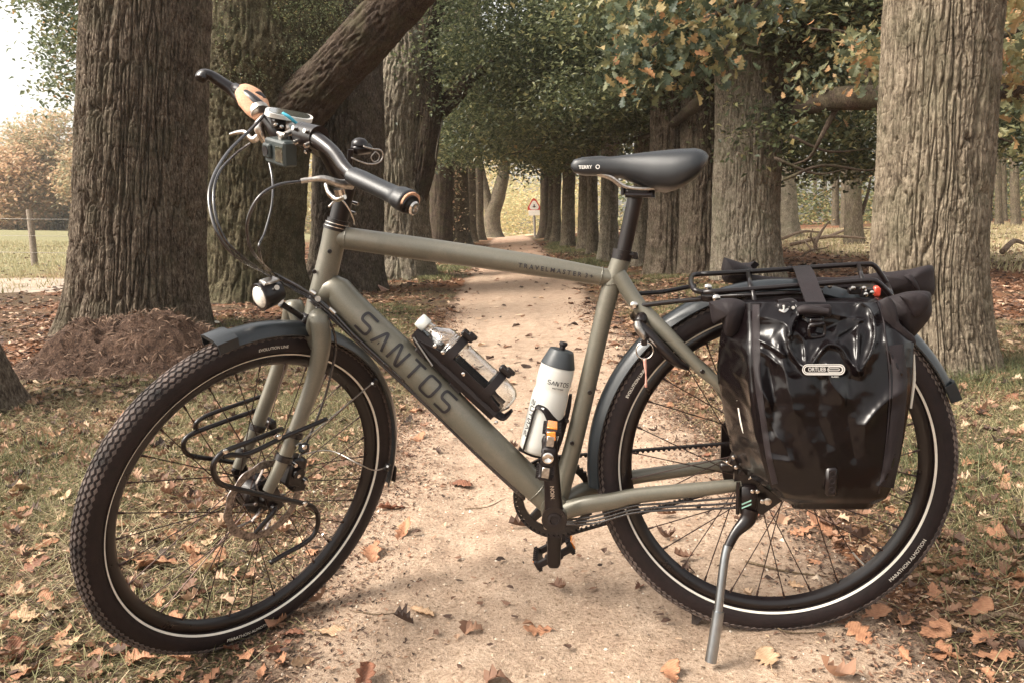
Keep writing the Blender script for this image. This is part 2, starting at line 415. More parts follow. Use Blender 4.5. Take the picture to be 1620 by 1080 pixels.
def leaf_hex(P, size, flat=.8, wide=.6, g=rng):
    n = len(P); T, B_, N = rand_frames(n, flat, g); s = (np.asarray(size)*np.ones(n))[:, None]*g.uniform(.6, 1.3, (n, 1)); f = g.uniform(-.05, .35, (n, 1)); c = g.uniform(-.2, .5, (n, 1))
    a, b_ = g.uniform(.25, .6, (n, 1)), g.uniform(.25, .6, (n, 1)); k = g.uniform(.4, 1.4, (n, 1))
    v = np.stack([P-T*s*.5+N*s*c*.3, P-T*s*.15+B_*s*wide*a+N*s*f, P+T*s*.18+B_*s*wide*b_*k+N*s*f*.7, P+T*s*.5+N*s*c*.3, P+T*s*.22-B_*s*wide*a*k+N*s*f, P-T*s*.2-B_*s*wide*b_+N*s*f*.6], 1)
    F = (A([[0, 1, 2, 3], [0, 3, 4, 5]])[None]+6*np.arange(n)[:, None, None]).reshape(-1, 4); return v.reshape(-1, 3), F, 6

LOBES = A([.03, .16, .10, .30, .15, .36, .17, .26, .02])
def oak_template(g, curl=.3):
    """one lobed oak leaf, 27 points; length 1 along +x, lying in xy"""
    t = np.linspace(0, 1, 9); w = LOBES*g.uniform(.8, 1.2, 9)
    c = g.uniform(-1, 1)*curl; k = g.uniform(.1, 1)*curl; tw = g.uniform(-1, 1)*curl
    pts = []
    for i in range(9):
        zc = c*(t[i]-.5)**2*2
        for s in (-1, 0, 1):
            lob = .06*math.sin(i*2.4+s)
            pts.append((t[i]-.5+(.05*abs(s) if i % 2 else -.02*abs(s)), s*w[i], zc+k*abs(s)*w[i]*1.6+tw*s*w[i]*(t[i]-.5)*2+lob*.4*abs(s)))
    f = [(i*3+j, i*3+j+1, (i+1)*3+j+1, (i+1)*3+j) for i in range(8) for j in range(2)]
    return A(pts), A(f)

def oak_cloud(P, size, flat=.3, g=rng, curl=.3, droop=0.):
    n = len(P); T, B_, N = rand_frames(n, flat, g)
    if droop:
        T[:, 2] -= droop; T /= np.linalg.norm(T, axis=1)[:, None]; B_ = np.cross(N, T); B_ /= np.linalg.norm(B_, axis=1)[:, None]; N = np.cross(T, B_)
    temps = [oak_template(g, curl) for _ in range(12)]; f0 = temps[0][1]
    tt = np.stack([t[0] for t in temps])[g.integers(0, 12, n)]          # n, 27, 3
    s = (np.asarray(size)*np.ones(n))*g.uniform(.65, 1.25, n); tt = tt*s[:, None, None]
    V = P[:, None, :]+tt[..., :1]*T[:, None]+tt[..., 1:2]*B_[:, None]+tt[..., 2:]*N[:, None]
    F = (f0[None]+27*np.arange(n)[:, None, None]).reshape(-1, 4)
    return V.reshape(-1, 3), F, 27

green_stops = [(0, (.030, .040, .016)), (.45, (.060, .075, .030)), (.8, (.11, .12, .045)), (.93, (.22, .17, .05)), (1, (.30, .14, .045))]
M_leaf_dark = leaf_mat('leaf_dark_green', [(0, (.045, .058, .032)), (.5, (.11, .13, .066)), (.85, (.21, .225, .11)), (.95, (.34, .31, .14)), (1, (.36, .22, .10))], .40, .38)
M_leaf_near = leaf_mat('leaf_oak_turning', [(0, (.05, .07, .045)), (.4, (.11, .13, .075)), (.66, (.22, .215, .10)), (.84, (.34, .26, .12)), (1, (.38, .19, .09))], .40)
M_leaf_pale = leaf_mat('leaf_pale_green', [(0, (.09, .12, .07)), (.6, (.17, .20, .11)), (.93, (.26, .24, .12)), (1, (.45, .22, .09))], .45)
M_leaf_gold = leaf_mat('leaf_golden_hazed', [(0, (.26, .27, .16)), (.35, (.45, .38, .24)), (.7, (.60, .40, .25)), (1, (.66, .44, .30))], .45)  # autumn gold, paled so the colour itself carries distance haze
M_leaf_bright = leaf_mat('leaf_yellow_brightened', [(0, (.42, .42, .24)), (.5, (.62, .56, .32)), (1, (.70, .52, .32))], .5)  # yellow leaves, colour brightened in place of light at the avenue's far opening
M_leaf_wood = leaf_mat('leaf_woodland', [(0, (.06, .08, .04)), (.5, (.16, .18, .08)), (.85, (.32, .30, .13)), (1, (.45, .28, .12))], .45)
M_litter = leaf_mat('leaf_litter_brown', [(0, (.030, .018, .013)), (.35, (.10, .055, .037)), (.6, (.22, .115, .070)), (.82, (.34, .20, .125)), (1, (.52, .38, .26))], .12, .7)
M_grass = leaf_mat('grass_blade', [(0, (.045, .06, .022)), (.45, (.13, .135, .062)), (.75, (.26, .24, .11)), (1, (.52, .43, .27))], .30, .6)

def cloud_obj(name, parts, m, parent=None, lo=0., hi=1., per=4, g=rng, power=1.0):
    V = np.concatenate([p[0] for p in parts]); off = 0; F = []
    for p in parts: F.append(p[1]+off); off += len(p[0])
    F = np.concatenate(F); n = len(V)//per
    tint = np.repeat(lo+(hi-lo)*g.uniform(0, 1, n)**power, per)
    return link(name, fast_mesh(name, V, F, m, dict(tint=tint)), parent)

# fallen leaves too many to count, small debris, grass and straw
def scatter(n, x0, x1, y0, y1, keep, g=rng):
    out = []
    while sum(map(len, out)) < n:
        x = g.uniform(x0, x1, 4*n); y = g.uniform(y0, y1, 4*n)
        k = g.uniform(0, 1, 4*n) < keep(x, y); out.append(np.stack([x[k], y[k]], 1))
        if len(out) > 30: break
    return np.concatenate(out)[:n]

def verge(x, y, a=-.1, b_=.35): return sstep(a, b_, np.abs(x-path_c(y))-path_hw(y)+.25*fbm(x*1.5, y*1.5, 7.))
def inview(x, y, m=.35): return (np.abs(x) < y*.80+m+.45)
fl = lambda x, y: inview(x, y)*(.06+verge(x, y, -.35, .5))*(.35+.65*sstep(-.1, .2, fbm(x*1.1+4, y*1.1, 2., 3)))/1.06*(1-.55*((x > 7) & (y > 12)))*(1-.9*(x < -8))
q = scatter(3600, -4.6, 4.6, 1.1, 5, fl); P = np.c_[q, surf(q[:, 0], q[:, 1])+.012]
tag(cloud_obj('leaf_litter', [oak_cloud(P, .052, .70, curl=.9)], M_litter, None, 0, 1, 27), kind='stuff')
parts = []
for n, y0, y1, s in ((21000, 1.2, 5, .022), (19000, 4.2, 12, .070), (20000, 12, 30, .10)):
    q = scatter(n, -.80*y1-.8, .80*y1+.8, y0, y1, fl); P = np.c_[q, surf(q[:, 0], q[:, 1])+.008]; parts.append(leaf_hex(P, s))
tag(cloud_obj('leaf_litter', parts, M_litter, None, 0, 1, 6), kind='stuff')
parts = []
db = lambda x, y: inview(x, y)*(.02+verge(x, y, -.55, .2))*(.5+1.2*np.exp(-((np.abs(x-path_c(y))-path_hw(y))/.22)**2))/1.7
for n, y0, y1, s in ((80000, 1.0, 4, .013), (40000, 4, 9, .026)):
    q = scatter(n, -.80*y1-.8, .80*y1+.8, y0, y1, db)
    P = np.c_[q, surf(q[:, 0], q[:, 1])+.003]
    parts.append(leaf_quads(P, s, .55, .4))
tag(cloud_obj('leaf_debris', parts, M_litter, lo=0, hi=1), kind='stuff')

def grass(n, keep, y0, y1, h, w, lean, lo, hi, name, x0=None, x1=None):
    q = scatter(n, -.80*y1-.8 if x0 is None else x0, .80*y1+.8 if x1 is None else x1, y0, y1, keep); n = len(q)
    P = np.c_[q, surf(q[:, 0], q[:, 1])-.003]
    a = rng.uniform(0, 2*np.pi, n); D = np.c_[np.cos(a), np.sin(a), np.zeros(n)]
    b_ = rng.uniform(0, 2*np.pi, n); W = np.c_[np.cos(b_), np.sin(b_), np.zeros(n)]
    hh = h*rng.uniform(.4, 1.3, n)[:, None]; ww = w*rng.uniform(.6, 1.4, n)[:, None]
    le = (lean*rng.uniform(.3, 1.5, n))[:, None]; Z = A([0, 0, 1.])
    m = P+D*hh*le*.35+Z*hh*.6; t = P+D*hh*le+Z*hh*np.clip(1.05-.35*le, .1, 1)
    V = np.stack([P-W*ww, P+W*ww, m+W*ww*.7, m-W*ww*.7, t], 1).reshape(-1, 3)
    k = 5*np.arange(n)[:, None]
    F = np.stack([k+A([0, 1, 2]), k+A([0, 2, 3]), k+A([3, 2, 4])], 1).reshape(-1, 3)
    tint = np.repeat(np.clip(lo+(hi-lo)*rng.uniform(0, 1, n)+.15*fbm(q[:, 0]*2, q[:, 1]*2, 5.), 0, 1), 5)
    return tag(link(name, fast_mesh(name, V, F, M_grass, dict(tint=tint))), kind='stuff')
gp = lambda x, y: inview(x, y)*verge(x, y, -.05, .45)*(.05+.9*sstep(.13, .34, fbm(x*1.3, y*1.1, 8., 3)+.05))*(np.abs(x) < 3.4)
grass(32000, gp, 1.0, 4.5, .040, .0009, .6, .05, .85, 'grass')
grass(38000, gp, 4.5, 14, .050, .0022, .6, .10, .85, 'grass')
grass(30000, gp, 14, 32, .09, .006, .5, .2, .75, 'grass')
st = lambda x, y: inview(x, y)*verge(x, y, -.15, .3)*(np.abs(x) < 4)
grass(70000, st, 1.0, 5.5, .05, .0010, 2.6, .60, 1.0, 'straw')
lf = lambda x, y: ((x < -8) | (x > 6.5))*1.0*inview(x, y, .5)
grass(34000, lf, 10, 32, .13, .008, .6, .74, 1.0, 'field_grass')

tuft = lambda cx, cy, r: (lambda x, y: np.exp(-(((x-cx)/r)**2+((y-cy)/r)**2))*1.0)
def tufts(x, y): return (.45*np.exp(-(((x+2.05)/.30)**2+((y-3.0)/.35)**2))+.8*np.exp(-(((x-2.2)/.5)**2+((y-3.75)/.35)**2))+.5*np.exp(-(((x-1.75)/.3)**2+((y-1.8)/.35)**2))+.5*np.exp(-(((x-1.3)/.25)**2+((y-2.4)/.3)**2)))*inview(x, y, .6)
grass(9000, tufts, 1.3, 5.2, .085, .0013, .9, .0, .7, 'grass', -3.4, 3.4)

# pebbles and grit on the path
q = scatter(9000, -1.2, 1.6, 1.15, 4.5, lambda x, y: inview(x, y)*.8)
P = np.c_[q, surf(q[:, 0], q[:, 1])+.0006]; s = .0020*np.exp(rng.normal(0, .55, len(P)))[:, None, None]
octv = A([[1, 0, 0], [0, 1, 0], [-1, 0, 0], [0, -1, 0], [0, 0, .8], [0, 0, -.6]])
V = (P[:, None]+octv[None]*s*rng.uniform(.6, 1.3, (len(P), 6, 1))).reshape(-1, 3)
of = A([(0, 1, 4), (1, 2, 4), (2, 3, 4), (3, 0, 4), (1, 0, 5), (2, 1, 5), (3, 2, 5), (0, 3, 5)])
F = (of[None]+6*np.arange(len(P))[:, None, None]).reshape(-1, 3)
M_peb = leaf_mat('pebble', [(0, (.16, .11, .08)), (.5, (.42, .32, .23)), (1, (.68, .60, .50))], 0.0, .8)
tag(link('grit', fast_mesh('grit', V, F, M_peb, dict(tint=np.repeat(rng.uniform(0, 1, len(P)), 6)))), kind='stuff')

# ================================================================ TREES
def bark_tube(path, radii, nu, nv, amp, k=22., kz=.16, flare=0., lobes=5, seed=0., flare_h=.35, close=True, lump=.03):
    """tube along a path with fissured bark as real relief"""
    Pp = spline(path, 12); t = np.r_[0, np.cumsum(np.linalg.norm(np.diff(Pp, axis=0), axis=1))]
    s = np.linspace(0, t[-1], nu); C = np.stack([np.interp(s, t, Pp[:, i]) for i in range(3)], 1)
    R_ = np.interp(s, np.linspace(0, t[-1], len(radii)), radii)
    T = np.gradient(C, axis=0); T /= np.linalg.norm(T, axis=1)[:, None]
    ref = A([0, 1., 0]) if abs(T[0][1]) < .8 else A([1., 0, 0])
    X = np.cross(ref, T); X /= np.linalg.norm(X, axis=1)[:, None]; Y = np.cross(T, X)
    a = np.linspace(0, 2*np.pi, nv, endpoint=False)
    ca, sa = np.cos(a)[None], np.sin(a)[None]; S = s[:, None]; RR = R_[:, None]
    if flare:
        lob = .6+.75*np.clip(vnoise(ca*1.3*lobes/4+seed, sa*1.3*lobes/4+seed, S*.3)+.35, 0, 1.3)
        RR = RR+flare*np.exp(-np.maximum(S-.05, 0)/flare_h)*lob
    RR = RR*(1+lump*2*fbm(ca*1.2+seed, sa*1.2, S*1.1, 3))
    R0 = R_[:, None]
    wx = .5*fbm(ca*R0*k*.2+9, sa*R0*k*.2, S*k*.05+seed, 3)
    X1, Y1 = ca*R0*k, sa*R0*k
    # long wandering furrows; flat rough plates between them, broken across here and there
    n = vnoise(X1+wx+seed*3, Y1+wx, S*k*kz*.62); n2 = vnoise(X1*1.9+wx*2+5, Y1*1.9+seed, S*k*kz*1.1)
    brk = vnoise(X1*.9+3, Y1*.9+seed, S*k*.33)
    fur = np.exp(-(np.abs(n)/.11)**1.3); fur2 = np.exp(-(np.abs(n2)/.10)**1.2)
    rough = .5*vnoise(X1*3.7, Y1*3.7, S*k*1.1)+.35*vnoise(X1*8, Y1*8, S*k*2.6)
    ridge = 1.0-1.15*fur-.55*fur2*(1-fur)-.22*np.exp(-(brk/.06)**2)+.20*rough+.22*fbm(X1*.5, Y1*.5, S*k*.12, 2)
    RR = RR+amp*(ridge-.6)
    P = C[:, None]+RR[..., None]*(ca[..., None]*X[:, None]+sa[..., None]*Y[:, None])
    return P.reshape(-1, 3), grid_faces(nu, nv, True)

M_bark = bark_mat('bark_oak_brown', (.024, .016, .011), (.082, .060, .043), (.22, .18, .135), moss=(.06, .058, .034), moss_amt=.4)
M_bark_pale = bark_mat('bark_oak_pale', (.045, .034, .025), (.15, .125, .094), (.32, .28, .215), moss=(.10, .10, .06), moss_amt=.4)
M_bark_warm = bark_mat('bark_oak_warm', (.045, .033, .024), (.145, .115, .082), (.30, .25, .185), moss=(.075, .075, .042), moss_amt=.35)
M_bark_shade = bark_mat('bark_blackish', (.018, .012, .009), (.062, .046, .034), (.16, .13, .10), moss_amt=.2)
M_bark_moss = bark_mat('bark_mossy', (.022, .016, .010), (.085, .068, .040), (.20, .18, .11), moss=(.045, .043, .02), moss_amt=.75, scale=1.4, bump=.9)
M_bark_far = bark_mat('bark_distant', (.03, .022, .016), (.10, .078, .056), (.20, .165, .12), scale=.6)
M_bark_dark = bark_mat('bark_dark', (.016, .010, .008), (.052, .036, .026), (.11, .085, .062))

def tree(name, label, path, radii, nu, nv, amp, m, flare=.2, k=22., seed=0., group=None, limbs=(), flare_h=.35, lump=.03, kz=.16, lobes=5):
    b0 = A(path[0], float); root = empty(name, b0); tag(root, label, 'tree', group)
    V, F = bark_tube([A(p, float)-b0 for p in path], radii, nu, nv, amp, k, kz, flare, lobes, seed, flare_h, lump=lump)
    link('trunk', fast_mesh('trunk', V, F, m, smooth=True), root)
    for lp, lr, lm in limbs:
        V, F = bark_tube([A(p, float)-b0 for p in lp], lr, 260, 140, amp*.8, k*1.1, .14, 0, 5, seed+3, lump=.06)
        link('limb', fast_mesh('limb', V, F, lm, smooth=True), root)
    return root, b0

def vbase(px, py, drop=.25):
    p = ground_at(px, py); p = p.copy(); p[2] = height(p[0], p[1])-drop; return p

def trunk_path(bx, by, topx, h=None, base=None, topy=0):
    """from a base point of the frame up to where the trunk leaves the top"""
    p0 = vbase(bx, by) if base is None else base
    p1 = at(topx, topy, p0[1]); d = (p1-p0)
    p2 = p1+d*.6
    return [p0, p0+d*.33, p0+d*.66, p1, p2]
# ---- left row
def px2r(w, d): return w/2/FPX*d
AV = 'trees of the avenue'
b1 = vbase(212, 520)
T1, T1b = tree('oak_tree', 'huge ridged oak trunk rising behind the front wheel, earth heaped at its foot', trunk_path(0, 0, 234, base=b1), [px2r(186, b1[1]), px2r(182, b1[1]), px2r(176, b1[1]), px2r(170, b1[1]), .35],
     820, 760, .050, M_bark, flare=.17, k=30., seed=1.3, flare_h=.42, lump=.02, kz=.13)
b0 = vbase(-118, 650)
tree('oak_tree', 'dark trunk foot cut off by the left edge of the picture, grass round it', [b0, b0+A([-.02, 0, .5]), b0+A([-.10, .1, 1.1]), b0+A([-.5, .2, 2.6]), b0+A([-1.0, .3, 5])], [.36, .32, .28, .26, .2], 260, 220, .03, M_bark, flare=.22, seed=2.2, flare_h=.25)
b2 = vbase(398, 475)
d2 = b2[1]
limb_a = ([at(400, 240, d2), at(455, 190, d2-.3), at(520, 125, d2-.9), at(590, 50, d2-1.5), at(660, -30, d2-2.0), at(760, -150, d2-2.6)], [.34, .36, .31, .29, .26, .18], M_bark_dark)
T2, T2b = tree('oak_tree', 'mossy trunk with swollen burl behind the handlebar, thick limb slanting to the upper right', [b2, at(400, 350, d2), at(405, 220, d2), at(420, 110, d2), at(425, 0, d2), at(430, -200, d2)],
     [px2r(150, d2), px2r(155, d2), px2r(165, d2), px2r(215, d2), px2r(215, d2), .5], 420, 320, .05, M_bark_moss, flare=.22, seed=4.1, limbs=[limb_a], lump=.09, k=28)
b3 = vbase(548, 458)
d3 = b3[1]
T3, T3b = tree('oak_tree', 'straight dark trunk just right of the stem, behind the handlebar', trunk_path(0, 0, 553, base=b3), [px2r(112, d3), px2r(108, d3), px2r(100, d3), px2r(92, d3), .25], 340, 260, .045, M_bark_shade, flare=.24, seed=5.5, k=26)
b4 = vbase(632, 440); d4 = b4[1]
lb = ([at(670, 200, d4), at(700, 170, d4), at(735, 135, d4-.3), at(768, 105, d4-.5), at(782, 98, d4-.6)], [.17, .17, .15, .11, .03], M_bark_dark)
lc = ([at(650, 330, d4-.1), at(668, 250, d4-.2), at(678, 150, d4-.2), at(672, 60, d4-.1), at(700, -60, d4)], [.25, .26, .23, .24, .2], M_bark_dark)
T4, T4b = tree('oak_tree', 'pale knotty trunk with a dark broken branch stub pointing up right over the path', [b4, at(632, 330, d4), at(630, 200, d4), at(636, 90, d4), at(620, 20, d4), at(600, -120, d4)],
     [px2r(105, d4), px2r(95, d4), px2r(88, d4), px2r(95, d4), px2r(60, d4), .2], 320, 240, .05, M_bark_pale, flare=.25, seed=6.4, limbs=[lb, lc], lump=.07)
b5 = vbase(695, 402); d5 = b5[1]
T5, _ = tree('oak_tree', 'thin dark trunk partly hidden by the pale knotty one', trunk_path(0, 0, 700, base=b5), [px2r(38, d5)]*4+[.2], 120, 80, .03, M_bark_dark, flare=.15, seed=7.1)
b6 = vbase(722, 389); d6 = b6[1]
T6, _ = tree('oak_tree', 'grey trunk beside the far path, first clear one past the broken branch', trunk_path(0, 0, 716, base=b6), [px2r(42, d6), px2r(38, d6), px2r(36, d6), .3, .2], 120, 90, .03, M_bark_far, flare=.3, seed=7.7)
avenue = [T5, T6]
for i, (x, y, w) in enumerate(((742, 383, 22), (756, 380, 18))):
    b = vbase(x, y)
    r_, _ = tree('oak_tree', ('slim trunk second in line past the broken branch', 'slim shaded trunk just left of the forked one')[i], trunk_path(0, 0, x-4, base=b), [px2r(w, b[1])]*4+[.2], 60, 40, .03, M_bark_far, flare=.25, seed=8+i, group=AV); avenue.append(r_)
b7 = vbase(779, 376); d7 = b7[1]
lv = ([at(779, 345, d7), at(772, 320, d7), at(762, 280, d7), at(752, 230, d7)], [.4, .33, .28, .2], M_bark_far)
T7, _ = tree('oak_tree', 'forked Y shaped trunk at the far end of the left row', [b7, at(779, 340, d7), at(788, 310, d7), at(797, 270, d7), at(800, 200, d7)], [px2r(27, d7), px2r(24, d7), px2r(20, d7), .3, .2], 70, 40, .04, M_bark_far, flare=.4, seed=9.9, limbs=[lv]); avenue.append(T7)

# ---- right row
c1 = vbase(1477, 585, .2); e1 = c1[1]
R1, R1b = tree('oak_tree', 'big pale grooved trunk standing right behind the pannier bag', [c1, at(1468, 420, e1), at(1478, 250, e1), at(1485, 100, e1), at(1492, 0, e1), at(1510, -260, e1)], [px2r(166, e1), px2r(160, e1), px2r(158, e1), px2r(158, e1), px2r(158, e1), .25],
     820, 620, .022, M_bark_warm, flare=.085, k=56., seed=11.2, flare_h=.22, lump=.015, kz=.12)
c2 = vbase(1180, 442); e2 = c2[1]
lr = ([at(1195, 230, e2), at(1222, 150, e2-.1), at(1255, 85, e2-.4), at(1310, 35, e2-.7), at(1400, 5, e2-1.0), at(1500, -40, e2-1.5)], [.26, .27, .22, .17, .15, .12], M_bark_dark)
R2, R2b = tree('oak_tree', 'broad grey trunk between saddle and bag with a dark limb arching right', [c2, at(1180, 330, e2), at(1184, 200, e2), at(1180, 90, e2), at(1172, 0, e2), at(1160, -150, e2)], [px2r(104, e2), px2r(98, e2), px2r(98, e2), px2r(92, e2), px2r(88, e2), .3],
     420, 320, .035, M_bark_pale, flare=.12, k=30, seed=12.5, limbs=[lr])
c3 = vbase(1105, 436); e3 = c3[1]+.6
c3 = at(1105, 430, e3); c3[2] = height(c3[0], c3[1])-.2
R3, _ = tree('oak_tree', 'brown trunk directly right of and behind the saddle tail', trunk_path(0, 0, 1112, base=c3), [px2r(60, e3)]*3+[px2r(52, e3), .2], 260, 160, .035, M_bark, flare=.12, seed=13.1)
c4 = vbase(1052, 432); e4 = c4[1]
R4, _ = tree('oak_tree', 'dark furrowed trunk right behind the seat post', trunk_path(0, 0, 1064, base=c4), [px2r(56, e4)]*3+[px2r(46, e4), .2], 240, 160, .035, M_bark, flare=.14, seed=13.8)
avenue += [R2, R3, R4]
info = []
for i, (x, y, w, lab, mm) in enumerate(((1012, 421, 24, 'slim pale trunk seen just right of the seat post', M_bark_pale), (962, 412, 26, 'pale trunk with a sawn knot left of the seat post', M_bark_pale),
      (938, 402, 16, 'narrow leaning trunk two left of the seat post', M_bark_far), (926, 396, 24, 'grey trunk below the nose of the saddle', M_bark_far), (898, 391, 20, 'brown trunk in front of the saddle nose, roots spread', M_bark_far),
      (880, 384, 12, 'thin trunk in the gap of the right row, near the warning sign', M_bark_far), (871, 380, 9, 'thinner pale trunk next to the warning sign', M_bark_far), (862, 376, 16, 'last dark trunk of the right row beside the sign', M_bark_dark))):
    b = vbase(x, y); lean_ = (-8 if i == 2 else 3)
    r_, _ = tree('oak_tree', lab, trunk_path(0, 0, x+(x-815)*.03+lean_, base=b), [px2r(w, b[1])]*4+[.15], 90, 60, .03, mm, flare=.12 if i < 5 else .3, seed=20+i, group=AV); avenue.append(r_)
for i, (x, y, w, lab) in enumerate(((703+8, 395, 14, 'narrow trunk squeezed between two larger ones of the left row'), (733, 386, 13, 'narrow grey trunk halfway down the left row'))):
    b = vbase(x, y); r_, _ = tree('oak_tree', lab, trunk_path(0, 0, x, base=b), [px2r(w, b[1])]*4+[.15], 60, 40, .03, M_bark_far, flare=.15, seed=30+i, group=AV); avenue.append(r_)

# ---- crowns
def clump_cloud(cent, n, rad, thick, size, g=rng, **k):
    """leaves in flat hanging sprays round the given centres"""
    cent = np.asarray(cent); c = cent[g.integers(0, len(cent), n)]
    P = c+g.normal(size=(n, 3))*A([rad, rad, thick]) - A([0, 0, 1])*(np.abs(g.normal(size=(n, 1)))*thick*.6)
    return leaf_quads(P, size, .45, .6, g, **k)

def crown(root, cents, n, rad, thick, size, m, lo=0., hi=1., power=1.0, oak=False, droop=.3, curl=.3):
    b0 = np.array(root.location)
    cents = np.asarray(cents)
    if oak:
        c = cents[rng.integers(0, len(cents), n)]
        P = c+rng.normal(size=(n, 3))*A([rad, rad, thick])-b0
        return tag(cloud_obj('crown', [oak_cloud(P, size, .25, curl=curl, droop=droop)], m, root, lo, hi, 27, power=power), kind='stuff')
    v, f, _ = clump_cloud(cents, n, rad, thick, size, droop=droop)
    return tag(cloud_obj('crown', [(v-b0, f)], m, root, lo, hi, power=power), kind='stuff')

def cents_px(boxes, n, g=rng):
    """clump centres filling frame boxes (x0, x1, y0, y1, near, far)"""
    out = []; w = A([(b[1]-b[0])*(b[3]-b[2]) for b in boxes], float); w /= w.sum()
    for b, k in zip(boxes, g.multinomial(n, w)):
        for _ in range(k): out.append(at(g.uniform(b[0], b[1]), g.uniform(b[2], b[3]), g.uniform(b[4], b[5])))
    return np.array(out)

# dark canopy over the avenue: each tree carries its own share
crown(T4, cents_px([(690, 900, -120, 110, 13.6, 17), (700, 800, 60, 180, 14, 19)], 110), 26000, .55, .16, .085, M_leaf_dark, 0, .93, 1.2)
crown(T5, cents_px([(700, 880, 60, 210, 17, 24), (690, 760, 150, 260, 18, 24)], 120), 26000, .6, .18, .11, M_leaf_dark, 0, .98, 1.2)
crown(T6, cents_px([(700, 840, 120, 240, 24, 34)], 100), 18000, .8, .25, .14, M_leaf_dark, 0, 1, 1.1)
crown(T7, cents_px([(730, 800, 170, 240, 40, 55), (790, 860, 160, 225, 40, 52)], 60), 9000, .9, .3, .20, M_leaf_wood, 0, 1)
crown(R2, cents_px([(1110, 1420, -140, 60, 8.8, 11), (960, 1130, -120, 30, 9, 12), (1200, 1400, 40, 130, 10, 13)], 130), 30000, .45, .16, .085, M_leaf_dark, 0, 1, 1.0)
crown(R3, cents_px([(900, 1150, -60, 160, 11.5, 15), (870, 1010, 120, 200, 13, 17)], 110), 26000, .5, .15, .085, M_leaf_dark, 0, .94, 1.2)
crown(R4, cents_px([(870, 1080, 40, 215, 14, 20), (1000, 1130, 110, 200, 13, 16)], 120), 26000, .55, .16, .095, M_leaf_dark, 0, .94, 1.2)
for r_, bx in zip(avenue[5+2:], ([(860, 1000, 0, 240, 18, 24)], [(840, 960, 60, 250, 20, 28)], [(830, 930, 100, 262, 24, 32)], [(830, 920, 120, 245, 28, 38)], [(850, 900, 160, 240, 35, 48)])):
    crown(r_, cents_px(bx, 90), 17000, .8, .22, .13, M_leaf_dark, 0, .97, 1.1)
# turning oak leaves low over the right row (nearest right tree), and leaves beyond it
g2 = cents_px([(975, 1150, -60, 70, 4.3, 5.6), (1150, 1240, -70, 20, 4.4, 5.4), (1010, 1130, 50, 125, 4.4, 5.0), (985, 1050, 90, 130, 4.4, 4.8)], 60)
crown(R1, g2, 1500, .095, .075, .075, M_leaf_near, 0, 1, 1.7, oak=True, droop=.8)
single = []
for i in range(40):
    tv, tf_ = oak_template(rng, .3); single.append(fast_mesh('leaf', tv, tf_, M_leaf_near, dict(tint=np.full(len(tv), rng.uniform(0, 1)**1.6))))
def leaf_parts(root, cents, n, rad, thick, size, droop=.8):
    b0 = np.array(root.location); c = np.asarray(cents)[rng.integers(0, len(cents), n)]; P = c+rng.normal(size=(n, 3))*A([rad, rad, thick])-b0; T, B_, N = rand_frames(n, .25, rng)
    T[:, 2] -= droop; T /= np.linalg.norm(T, axis=1)[:, None]; B_ = np.cross(N, T); B_ /= np.linalg.norm(B_, axis=1)[:, None]; N = np.cross(T, B_)
    for i in range(n):
        o = link('leaf', single[i % 40], root); s = size*rng.uniform(.75, 1.25)
        o.matrix_local = Matrix([[T[i][k]*s, B_[i][k]*s, N[i][k]*s, P[i][k]] for k in range(3)]+[[0, 0, 0, 1]])
leaf_parts(R1, g2-A([0, .12, 0]), 290, .095, .08, .080)
g3 = cents_px([(1565, 1640, 70, 210, 4.2, 5.2), (1570, 1650, 0, 60, 4.4, 5.5), (1300, 1390, 60, 110, 5, 6)], 14)
o = crown(R1, g3, 420, .10, .09, .085, M_leaf_near, .35, 1, .8, oak=True, droop=.8); o.name = 'leaf_spray'
g3 = cents_px([(1235, 1275, 150, 172, 6, 6.4), (1355, 1385, 130, 175, 5, 5.4), (690, 700, 240, 265, 8, 8.5), (1290, 1380, 60, 110, 7, 8), (1250, 1390, 90, 210, 8, 10)], 26)
o = crown(R2, g3, 280, .10, .10, .085, M_leaf_near, .2, 1, 1.1, oak=True, droop=.8); o.name = 'leaf_spray'
# top left: pale sprays of the huge trunk against the sky
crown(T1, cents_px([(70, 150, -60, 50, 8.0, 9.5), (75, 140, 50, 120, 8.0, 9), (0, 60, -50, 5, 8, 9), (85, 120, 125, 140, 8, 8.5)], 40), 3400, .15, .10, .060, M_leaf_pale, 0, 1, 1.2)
# ivy-like moss and twigs round the burl
crown(T2, cents_px([(345, 560, -30, 130, d2-1.0, d2-.62)], 60), 7000, .10, .10, .03, M_leaf_dark, .3, 1, 1.2)
# golden shrubs showing in the gap left of the pale trunk
shr = empty('autumn_shrub', vbase(585, 395)); tag(shr, 'yellow and orange shrub showing between the trunks left of the pale one', 'shrub')
o = crown(shr, cents_px([(560, 600, 90, 390, 24, 30), (575, 690, 160, 380, 26, 34)], 60), 14000, .55, .4, .13, M_leaf_gold, 0, 1); o.name = 'foliage'

